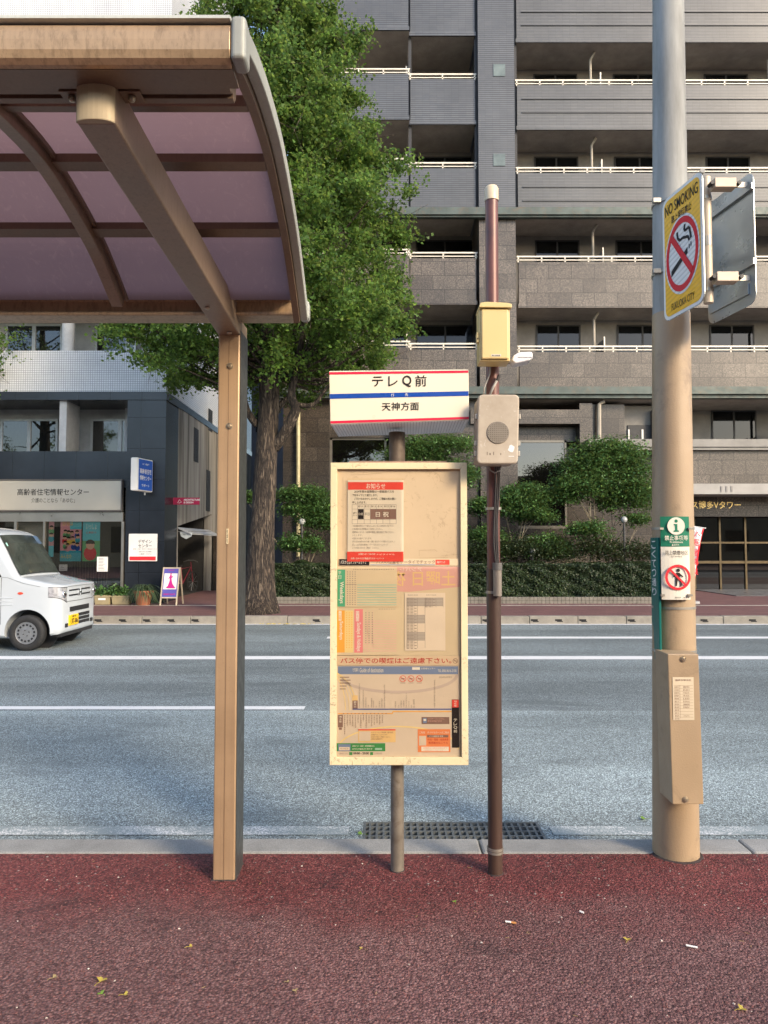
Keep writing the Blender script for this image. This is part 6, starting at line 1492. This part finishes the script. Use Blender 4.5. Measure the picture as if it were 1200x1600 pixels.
q = MB().box(WX(1051, YSB, 1090), WX(1084, YSB, 1090), YSB-.0025, YSB-.0006, WZ(1125, YSB), WZ(1058, YSB)); pt2 = q.build('plate', ink('engraved_plate', (.58,.49,.35), .35), so)
q = MB(); y = YSB-.0032
def zq_(p): return WZ(p, YSB)
def xq(p): return WX(p, YSB, 1090)
q.text("福岡市博多区", (xq(1067.5), y, zq_(1062.5)), (1,0,0), (0,0,1), bold=.02, w=xq(1080)-xq(1055), h=.0085)
rows = [("道路照明灯","照明"),("灯具番号","K01"),("設置年月","平成22年"),("設置場所","博多区"),("規格","LED"),("高さ","10m"),("管理者","道路維持課"),("電源","100V"),("備考",""),("施工",""),("連絡先","(代)092-"),("製作者","")]
for i, (a_, b_) in enumerate(rows):
    py = 1071+4.5*i; q.quad((xq(1052.5), y, zq_(py)), (xq(1082.5), y, zq_(py)), (xq(1082.5), y, zq_(py)+.0008), (xq(1052.5), y, zq_(py)+.0008))
    q.text(a_, (xq(1057), y, zq_(py+2.4)), (1,0,0), (0,0,1), w=.021, h=.0065)
    if b_: q.text(b_, (xq(1072), y, zq_(py+2.4)), (1,0,0), (0,0,1), w=.028, h=.0065)
q.quad((xq(1062), y, zq_(1122)), (xq(1062)+.0008, y, zq_(1122)), (xq(1062)+.0008, y, zq_(1070)), (xq(1062), y, zq_(1070))); q.build('engraving', K_brn, pt2)
# green information sign on the pole
YI = YU-.125
inf = thing('information_sign', 'green and white plate with an i symbol and a crossed-out walking smoker', 'sign', (WX(1056, YI), YI, WZ(938, YI)))
def bowed(x0, x1, z0, z1, y, m, name, par, n=8, th=.002, bow=.016):
    q = MB()
    for i in range(n):
        a, b = i/n, (i+1)/n; fa = bow*(2*a-1)**2; fb = bow*(2*b-1)**2; xa_, xb2 = x0+(x1-x0)*a, x0+(x1-x0)*b
        q.quad((xa_, y+fa, z0), (xb2, y+fb, z0), (xb2, y+fb, z1), (xa_, y+fa, z1)); q.quad((xb2, y+fb+th, z0), (xa_, y+fa+th, z0), (xa_, y+fa+th, z1), (xb2, y+fb+th, z1))
    return q.build(name, m, par, smooth=True)
ix0, ix1 = WX(1034, YI, 870), WX(1079, YI, 870); iz1, iz0, izm = WZ(807, YI), WZ(937, YI), WZ(854, YI)
I_dg = ink('deep_green', (.02,.17,.10), .35); I_pal = ink('warm_white', (.68,.64,.54), .35)
bowed(ix0, ix1, izm, iz1, YI-.004, I_dg, 'green_field', inf, bow=.014); bowed(ix0, ix1, iz0, izm-.001, YI-.004, I_pal, 'white_field', inf, bow=.014)
ixc = (ix0+ix1)/2; ye = YI-.0065
def disc(q, cx_, cz_, r, n=28, y=ye, r2=0):
    if r2: 
        for i in range(n): a0, a1 = 6.2832*i/n, 6.2832*(i+1)/n; q.quad(*[(cx_+rr_*math.cos(a), y, cz_+rr_*math.sin(a)) for rr_, a in ((r2,a0),(r,a0),(r,a1),(r2,a1))])
    else: q.poly([(cx_+r*math.cos(6.2832*i/n), y, cz_+r*math.sin(6.2832*i/n)) for i in range(n)])
    return q
zi = WZ(822, YI); q = disc(MB(), ixc, zi, .042); q.build('white_disc', I_pal, inf)
q = disc(MB(), ixc, zi+.024, .008, y=ye-.001); yj = ye-.001
q.poly([(ixc-.012, yj, zi+.010), (ixc-.012, yj, zi+.004), (ixc-.006, yj, zi+.002), (ixc-.006, yj, zi-.020), (ixc-.013, yj, zi-.022), (ixc-.013, yj, zi-.028), (ixc+.013, yj, zi-.028), (ixc+.013, yj, zi-.022), (ixc+.006, yj, zi-.020), (ixc+.006, yj, zi+.010)][::-1]); q.build('i_symbol', I_dg, inf)
q = MB().text("禁止事項等", (ixc, ye, WZ(840.5, YI)), (1,0,0), (0,0,1), bold=.025, w=.112, h=.024).text("Prohibitions", (ixc, ye, WZ(847, YI)), (1,0,0), (0,0,1), bold=.01, w=.062, h=.010).text("▲福岡市", (ixc-.005, ye, WZ(851.3, YI)), (1,0,0), (0,0,1), w=.036, h=.009); q.build('white_lettering', I_pal, inf)
q = MB().text("路上禁煙地区", (ixc, ye, WZ(863.5, YI)), (1,0,0), (0,0,1), bold=0, w=.110, h=.021).text("No smoking", (ixc, ye, WZ(869.5, YI)), (1,0,0), (0,0,1), w=.052, h=.009).text("福岡市　環境局", (ixc+.022, ye, WZ(933.5, YI)), (1,0,0), (0,0,1), w=.07, h=.007); q.build('dark_lettering', K_blk, inf)
zr = WZ(902, YI); kk = .061
q = disc(MB(), ixc+.003, zr, kk, r2=kk*.80, y=ye-.002); 
dv = Vector((math.cos(R(-45)), 0, math.sin(R(-45)))); pv = Vector((math.cos(R(45)), 0, math.sin(R(45)))); c = Vector((ixc+.003, ye-.0022, zr))
q.quad(c-dv*kk*.85-pv*.005, c+dv*kk*.85-pv*.005, c+dv*kk*.85+pv*.005, c-dv*kk*.85+pv*.005); q.build('red_ring', I_red, inf)
q = disc(MB(), ixc+.006, zr+.034, .0085, y=ye-.001)
ya = ye-.001; X0 = ixc+.004
q.poly([(X0-.010,ya,zr+.022),(X0-.012,ya,zr-.006),(X0+.008,ya,zr-.006),(X0+.010,ya,zr+.022)]).poly([(X0-.012,ya,zr-.006),(X0-.013,ya,zr-.042),(X0-.006,ya,zr-.042),(X0+.0,ya,zr-.006)]).poly([(X0-.002,ya,zr-.006),(X0+.010,ya,zr-.024),(X0+.010,ya,zr-.044),(X0+.017,ya,zr-.044),(X0+.017,ya,zr-.022),(X0+.008,ya,zr-.004)]).poly([(X0+.008,ya,zr+.020),(X0+.026,ya,zr+.004),(X0+.024,ya,zr-.001),(X0+.006,ya,zr+.010)]).poly([(X0-.010,ya,zr+.020),(X0-.024,ya,zr+.004),(X0-.021,ya,zr+.0),(X0-.009,ya,zr+.009)])
q.build('walking_figure', K_blk, inf)
q = MB()
for px, py in ((1034, 826), (1079, 826), (1036, 930), (1078, 930)): c = W(px, py, YI); q.box(c.x-.012, c.x+.006 if px < 1050 else c.x+.010, YI-.008, YI+.006, c.z-.005, c.z+.005)
q.build('clip', M_strap, inf)
# narrow street-name sign at the left
sn = thing('street_name_sign', 'narrow dark green sign with white vertical lettering, left of the tall pole', 'street sign', (1.30, YU-.02, WZ(1032, YU)))
P0 = Vector((WX(1029, YU-.10, 930), YU-.10, 0)); P1 = Vector((WX(1017.5, YU+.03, 930), YU+.03, 0)); zA, zB = WZ(1032, YU-.05), WZ(840, YU-.05)
rv = (P0-P1).normalized(); nv = rv.cross(Vector((0,0,1))).normalized()
MB().hexa([P1+Vector((0,0,zA)), P0+Vector((0,0,zA)), P0-nv*.012+Vector((0,0,zA)), P1-nv*.012+Vector((0,0,zA)), P1+Vector((0,0,zB)), P0+Vector((0,0,zB)), P0-nv*.012+Vector((0,0,zB)), P1-nv*.012+Vector((0,0,zB))]).build('plate', ink('teal_green', (.012,.13,.11), .35), sn, bevel=.003)
q = MB(); cxy = (P0+P1)/2
for i, ch in enumerate("こくてつ通り"): q.text(ch, cxy+nv*.002+Vector((0,0,zB-.035-.046*i)), rv, (0,0,1), bold=.02, w=.075, h=.038)
q.text("Kokutetsu-dori", cxy+nv*.002+Vector((0,0,zA+.045)), rv, (0,0,1), w=.1, h=.012); q.build('lettering', I_wht, sn)
sn2 = thing('side_plate', 'thin dark green sign plate seen edge-on at the right side of the tall tan pole', 'sign plate', (1.55, YU, WZ(1018, YU)))
xq2 = WX(1083, YU-.05, 930)
MB().box(xq2-.004, xq2+.004, YU-.06, YU+.09, WZ(1018, YU), WZ(846, YU)).build('plate', ink('teal_green', (.012,.13,.11), .35), sn2, bevel=.002)
# no smoking sign and its twin
FAR = Vector((1.405, 3.60, 0)); NEAR = Vector((1.458, 3.215, 0))
FARc, NEARc = W(1036.5, 415, 3.38), W(1099, 362, 3.07); FAR = Vector((FARc.x, 3.38, 0)); NEAR = Vector((NEARc.x, 3.07, 0))
rv = (NEAR-FAR).normalized(); nv = rv.cross(Vector((0,0,1))).normalized(); wS = (NEAR-FAR).length; z0S, z1S = 2.572, 3.168; hS = z1S-z0S; C0 = (FAR+NEAR)/2+Vector((0,0,(z0S+z1S)/2))
def frame_pts(c, w_, h_, r, off, n=6):
    P = []
    for (sx, sz, a0) in ((1,-1,-90),(1,1,0),(-1,1,90),(-1,-1,180)):
        for i in range(n+1): a = R(a0+90*i/n); P.append(c+rv*(sx*(w_/2-r)+r*math.cos(a))+Vector((0,0,sz*(h_/2-r)+r*math.sin(a)))+nv*off)
    return P
ns = thing('no_smoking_sign', 'yellow NO SMOKING sign with a crossed cigarette in a red ring', 'sign', (C0.x, C0.y, z0S), 'signs on the pole bracket')
MB().prism(frame_pts(C0, wS, hS, .045, 0), -nv*.004).build('plate', flat('sign_back', (.42,.45,.45), .3, .7, .08, 3), ns)
MB().poly(frame_pts(C0, wS-.004, hS-.004, .043, .001)).build('white_rim', I_wht, ns)
ty = NT('retroreflective_yellow'); sx3 = ty.n.new('ShaderNodeSeparateXYZ'); ty.l.new(ty.tc, sx3.inputs[0]); frx = ty.math('FRACT', ty.math('MULTIPLY', ty.math('SUBTRACT', sx3.outputs[2], ty.math('MULTIPLY', sx3.outputs[1], -.25)), 42))
ty.set(col=ty.ramp(frx, [(.35, (.86,.46,.005)), (.55, (.70,.36,.005)), (.95, (.86,.46,.005))]), rough=.35); M_yel = ty.m
MB().poly(frame_pts(C0, wS-.034, hS-.034, .034, .002)).build('yellow_face', M_yel, ns)
tw = NT('retroreflective_white'); sx4 = tw.n.new('ShaderNodeSeparateXYZ'); tw.l.new(tw.tc, sx4.inputs[0]); fry = tw.math('FRACT', tw.math('MULTIPLY', tw.math('SUBTRACT', sx4.outputs[2], tw.math('MULTIPLY', sx4.outputs[1], -.25)), 42))
tw.set(col=tw.ramp(fry, [(.35, (.70,.70,.68)), (.55, (.48,.48,.47)), (.95, (.70,.70,.68))]), rough=.35)
cR = C0+Vector((0,0,-.022)); rX = wS*.40; rZ = .172
def sgp(u, v, e): return cR+rv*u+Vector((0,0,v))+nv*e
def el(k, e, n=40): return [sgp(rX*k*math.cos(6.2832*i/n), rZ*k*math.sin(6.2832*i/n), e) for i in range(n)]
MB().poly(el(1.07, .003)).build('white_disc', tw.m, ns)
q = MB(); A_, B_ = el(1.0, .004), el(.83, .004)
for i in range(40): q.quad(A_[i], A_[(i+1) % 40], B_[(i+1) % 40], B_[i])
k7 = .707; du = Vector((rX*.86*k7, 0, -rZ*.86*k7)); 
a_ = (-rX*.86*k7, rZ*.86*k7); b_ = (rX*.86*k7, -rZ*.86*k7); tU, tV = .014, .016
q.poly([sgp(a_[0]-tU*.7, a_[1]-tV*.7, .0055), sgp(b_[0]-tU*.7, b_[1]-tV*.7, .0055), sgp(b_[0]+tU*.7, b_[1]+tV*.7, .0055), sgp(a_[0]+tU*.7, a_[1]+tV*.7, .0055)]); q.build('red_ring', I_red, ns)
q = MB(); 
q.poly([sgp(-.085, -.052, .0045), sgp(-.085, -.080, .0045), sgp(.045, -.014, .0045), sgp(.045, .014, .0045)]).poly([sgp(.055, .000, .0045), sgp(.055, .022, .0045), sgp(.061, .024, .0045), sgp(.061, .003, .0045)][::-1]).poly([sgp(.069, .006, .0045), sgp(.069, .028, .0045), sgp(.075, .030, .0045), sgp(.075, .009, .0045)][::-1])
def smoke(P, wd):
    for (a, b) in zip(P, P[1:]):
        d = Vector((b[0]-a[0], b[1]-a[1])); L_ = d.length; nx_, nz_ = -d.y/L_*wd/2, d.x/L_*wd/2; q.quad(sgp(a[0]+nx_, a[1]+nz_, .0045), sgp(a[0]-nx_, a[1]-nz_, .0045), sgp(b[0]-nx_, b[1]-nz_, .0045), sgp(b[0]+nx_, b[1]+nz_, .0045))
smoke([(.060,.040),(.050,.062),(.030,.066),(.010,.072),(-.012,.068),(-.030,.085),(-.034,.115)], .013); smoke([(.074,.045),(.068,.072),(.062,.098),(.045,.102),(.035,.095),(.022,.104),(.028,.128)], .013); q.build('cigarette_symbol', I_blk, ns)
q = MB().text("NO SMOKING", C0+nv*.004+Vector((0,0,.232)), rv, (0,0,1), bold=.004, w=wS*.82, h=.052).text("路上喫煙禁止", C0+nv*.004+Vector((0,0,.172)), rv, (0,0,1), bold=.02, w=wS*.50, h=.036).text("FUKUOKA CITY", C0+nv*.004+Vector((0,0,-.245)), rv, (0,0,1), bold=.0, w=wS*.56, h=.034); q.build('lettering', I_blk, ns)
# twin seen from behind
F2, N2 = W(1106, 460, 3.42), W(1179, 360, 3.08); F2 = Vector((F2.x, 3.42, 0)); N2 = Vector((N2.x, 3.08, 0)); C2 = (F2+N2)/2+Vector((0,0,(z0S+z1S)/2))
rv2 = (N2-F2).normalized(); nv2 = rv2.cross(Vector((0,0,1))).normalized(); rvk, nvk = rv, nv; rv, nv = rv2, nv2
n2 = thing('back_turned_sign', 'bare grey metal back of a sign plate facing away, right of the bracket', 'sign', (C2.x, C2.y, z0S), 'signs on the pole bracket')
M_sb = flat('sign_back', (.42,.45,.45), .3, .7, .08, 3)
MB().prism(frame_pts(C2, (N2-F2).length, hS, .045, 0), -nv*.003).build('plate', M_sb, n2)
q = MB()
for zz in (2.74, 3.08): c = C2+Vector((0,0,zz-C2.z)); a = c-rv*.17+nv*.001; b = c+rv*.18+nv*.001; q.hexa([a, b, b+nv*.014, a+nv*.014]+[x+Vector((0,0,.026)) for x in (a, b, b+nv*.014, a+nv*.014)])
q.build_each(2, 'stiffening_rail', M_sb, n2); q = MB(); a = C2+Vector((0,0,-hS/2+.05)); q.hexa([a-rv*.15+nv*.001, a+rv*.13+nv*.001, a+rv*.13+nv*.008, a-rv*.15+nv*.008]+[x+Vector((0,0,.05)) for x in (a-rv*.15+nv*.001, a+rv*.13+nv*.001, a+rv*.13+nv*.008, a-rv*.15+nv*.008)]); q.build('stiffening_rail', M_sb, n2)
# bracket between the two signs
bk_ = thing('sign_bracket', 'vertical tan pipe with two horizontal clamps carrying the pair of signs beside the tall pole', 'bracket', (WX(1105, 3.17), 3.17, WZ(478, 3.17)))
M_brk = flat('tan_bracket_paint', (.52,.43,.32), .45, .1, .1, 6)
bxm = WX(1105, 3.17, 380); MB().tube([(bxm, 3.17, WZ(474, 3.17)), (bxm, 3.17, WZ(278, 3.17))], .021, 20).build('pipe', M_brk, bk_, smooth=True, split=50)
for py in (288, 434):
    z = WZ(py, 3.11); MB().box(WX(1121, 3.11), WX(1155, 3.11), 3.09, 3.14, z-.022, z+.022).build('clamp_block', M_brk, bk_, bevel=.003)
    MB().box(bxm, WX(1121, 3.11)-.001, 3.112, 3.118, z-.012, z+.012).box(WX(1155, 3.11)+.001, N2.x-.006, 3.112, 3.118, z-.012, z+.012).build('clamp_arm', M_strap, bk_)
    q = MB()
    for xx in (1117, 1160): MB().tube([(WX(xx, 3.11), 3.09, z), (WX(xx, 3.11), 3.125, z)], .009, 8).build('bolt', M_plast, bk_)
    zz = z-.035; MB().tube([(bxm, 3.17, zz-.008), (bxm, 3.17, zz+.008)], .0235, 20).build('pipe_band', M_strap, bk_, smooth=True, split=40)
zz = WZ(378, 3.17); MB().tube([(bxm, 3.17, zz-.022), (bxm, 3.17, zz+.022)], .0225, 20).build('pipe_band', M_strap, bk_, smooth=True, split=40)
for py in (321, 430):
    c, r_ = uc(py); MB().tube([c+Vector((r_*.8, -.03, 0)), (bxm, 3.2, c.z)], .011, 8).build('strut', M_strap, bk_)

# ================================================================== LITTER
M_gl = foliage('fallen_leaf', (.50,.36,.05), (.62,.52,.12), .2); M_glg = foliage('green_fallen_leaf', (.16,.30,.04), (.28,.42,.08), .2); M_dry = foliage('dry_leaf', (.34,.24,.10), (.45,.35,.18), .1)
def ginkgo_leaf(px, py, lab, r, rot, mat, z=0.0, fold=.25):
    c = G(px, py, z); t = thing('fallen_leaf', lab, 'leaf', (c.x, c.y, z), 'fallen leaves on the ground'); q = MB(); n = 12; base = Vector((c.x, c.y, z+.006)); P = []
    for i in range(n+1):
        a = R(-62+124*i/n)+rot; rr_ = r*(1-.35*math.exp(-((i-n/2)/1.0)**2))*(1+.06*math.sin(i*2.3)); P.append(base+Vector((math.cos(a)*rr_, math.sin(a)*rr_, abs(i-n/2)/n*r*fold*1.6+.001)))
    for i in range(n): q.add([base, P[i], P[i+1]], [(0,1,2)])
    q.build('blade', mat, t); d = Vector((-math.cos(rot), -math.sin(rot), 0)); MB().tube([base, base+d*r*.5+Vector((0,0,.003)), base+d*r*1.0+Vector((d.y*.004,0,0))], .0008, 5).build('stalk', mat, t); return t
for a in ((156, 1537, 'large yellow ginkgo leaf lying flat at the lower left of the pavement', .024, 1.3, M_gl), (160, 1556, 'green ginkgo leaf just below the large yellow one at the lower left', .016, 2.6, M_glg), (193, 1557, 'small pale yellow leaf right of the green one at the lower left', .015, .3, M_gl), (82, 1531, 'curled pale yellow leaf, leftmost on the pavement', .016, .8, M_dry),
          (295, 1482, 'small orange yellow leaf on the pavement below the shelter post', .014, .4, M_gl), (462, 1552, 'crumpled straw-coloured leaf on the pavement below the notice board, lower of two', .013, 2.0, M_dry), (448, 1537, 'tiny dry leaf fragment on the pavement above the crumpled straw-coloured leaf', .009, .2, M_dry), (564, 1485, 'tiny yellow leaf fragment on the pavement under the notice board', .009, 1.3, M_gl),
          (980, 1472, 'star-shaped yellow leaf on the pavement between the two cigarette ends', .018, 1.2, M_gl), (1156, 1580, 'olive yellow ginkgo leaf at the bottom right corner', .020, .3, M_gl), (711, 1412, 'small dark green leaf on the red paving near the rusty pole', .013, 2.0, M_glg)): ginkgo_leaf(*a)
ginkgo_leaf(1009, 1281, 'green leaf lying on the asphalt just left of the tall pole', .03, 3.0, M_glg, RZ); ginkgo_leaf(566, 1305, 'green leaf at the left corner of the drain grate', .03, 2.9, M_glg, RZ)
def butt(px, py, L_, ang, lab, filt):
    c = G(px, py, 0); t = thing('cigarette_end', lab, 'cigarette end', (c.x, c.y, 0), 'cigarette ends on the paving'); d = Vector((math.cos(ang), math.sin(ang), 0)); a = c-d*L_/2+Vector((0,0,.008)); b = c+d*L_/2+Vector((0,0,.007))
    if filt: MB().tube([a, a.lerp(b, .55)], .0038, 10).build('paper', I_wht, t, smooth=True, split=40); MB().tube([a.lerp(b, .551), b], .0039, 10).build('filter', ink('filter_orange', (.55,.25,.08)), t, smooth=True, split=40)
    else: MB().tube([a, b], .0038, 10).build('paper', I_wht, t, smooth=True, split=40)
butt(798, 1444, .042, -.25, 'cigarette end with an orange filter on the red paving', True); butt(1081, 1482, .040, -.35, 'all white cigarette end on the red paving at the right', False); butt(909, 1428, .016, -.6, 'short white stub on the red paving under the right end of the grate', False)
# small dead leaves and straws, gathered on the far kerb under the tree
q = MB(); rr = random.Random(8)
for i in range(60):
    x = rr.gauss(-2.0, .35); y = FK-.12+rr.uniform(-.06, .06); a = rr.uniform(0, 6); r_ = rr.uniform(.02, .045); q.add([(x, y, RZ+.012), (x+r_*math.cos(a), y+r_*math.sin(a), RZ+.012), (x+r_*math.cos(a+1.2), y+r_*math.sin(a+1.2), RZ+.03)], [(0,1,2)])
o = q.build('leaf_litter', M_gl); o['kind'] = 'stuff'
q = MB()
for i in range(70):
    c = (rr.uniform(-1.9, 2.2), rr.uniform(1.5, 3.5)); a = rr.uniform(0, 3.14); L_ = rr.uniform(.006, .02); q.tube([(c[0], c[1], .005), (c[0]+L_*math.cos(a), c[1]+L_*math.sin(a), .006)], .0007, 4)
o = q.build('straw_litter', M_dry); o['kind'] = 'stuff'

# grubby sealed joints where posts come out of the paving
M_seal = flat('joint_sealant', (.045,.03,.028), .9, 0, .4, 30, .6, 90)
def collar(par, x, y, r, seed): MB().tube([(x, y, -.002), (x, y, .004)], [r*1.16, r*1.06], 28, jitter=.10, seed=seed).build('base_joint', M_seal, par)
collar(bs, xpl, 3.36, .031, 1); collar(rp, pb.x, YP, .0335, 2); collar(tp, u0.x, YU, .109, 3)
MB().hexa([(-.777,3.246,-.001),(-.660,3.247,-.001),(-.661,3.434,-.001),(-.776,3.433,-.001),(-.772,3.250,.004),(-.665,3.251,.004),(-.666,3.430,.004),(-.771,3.429,.004)]).build('base_joint', M_seal, sh_)
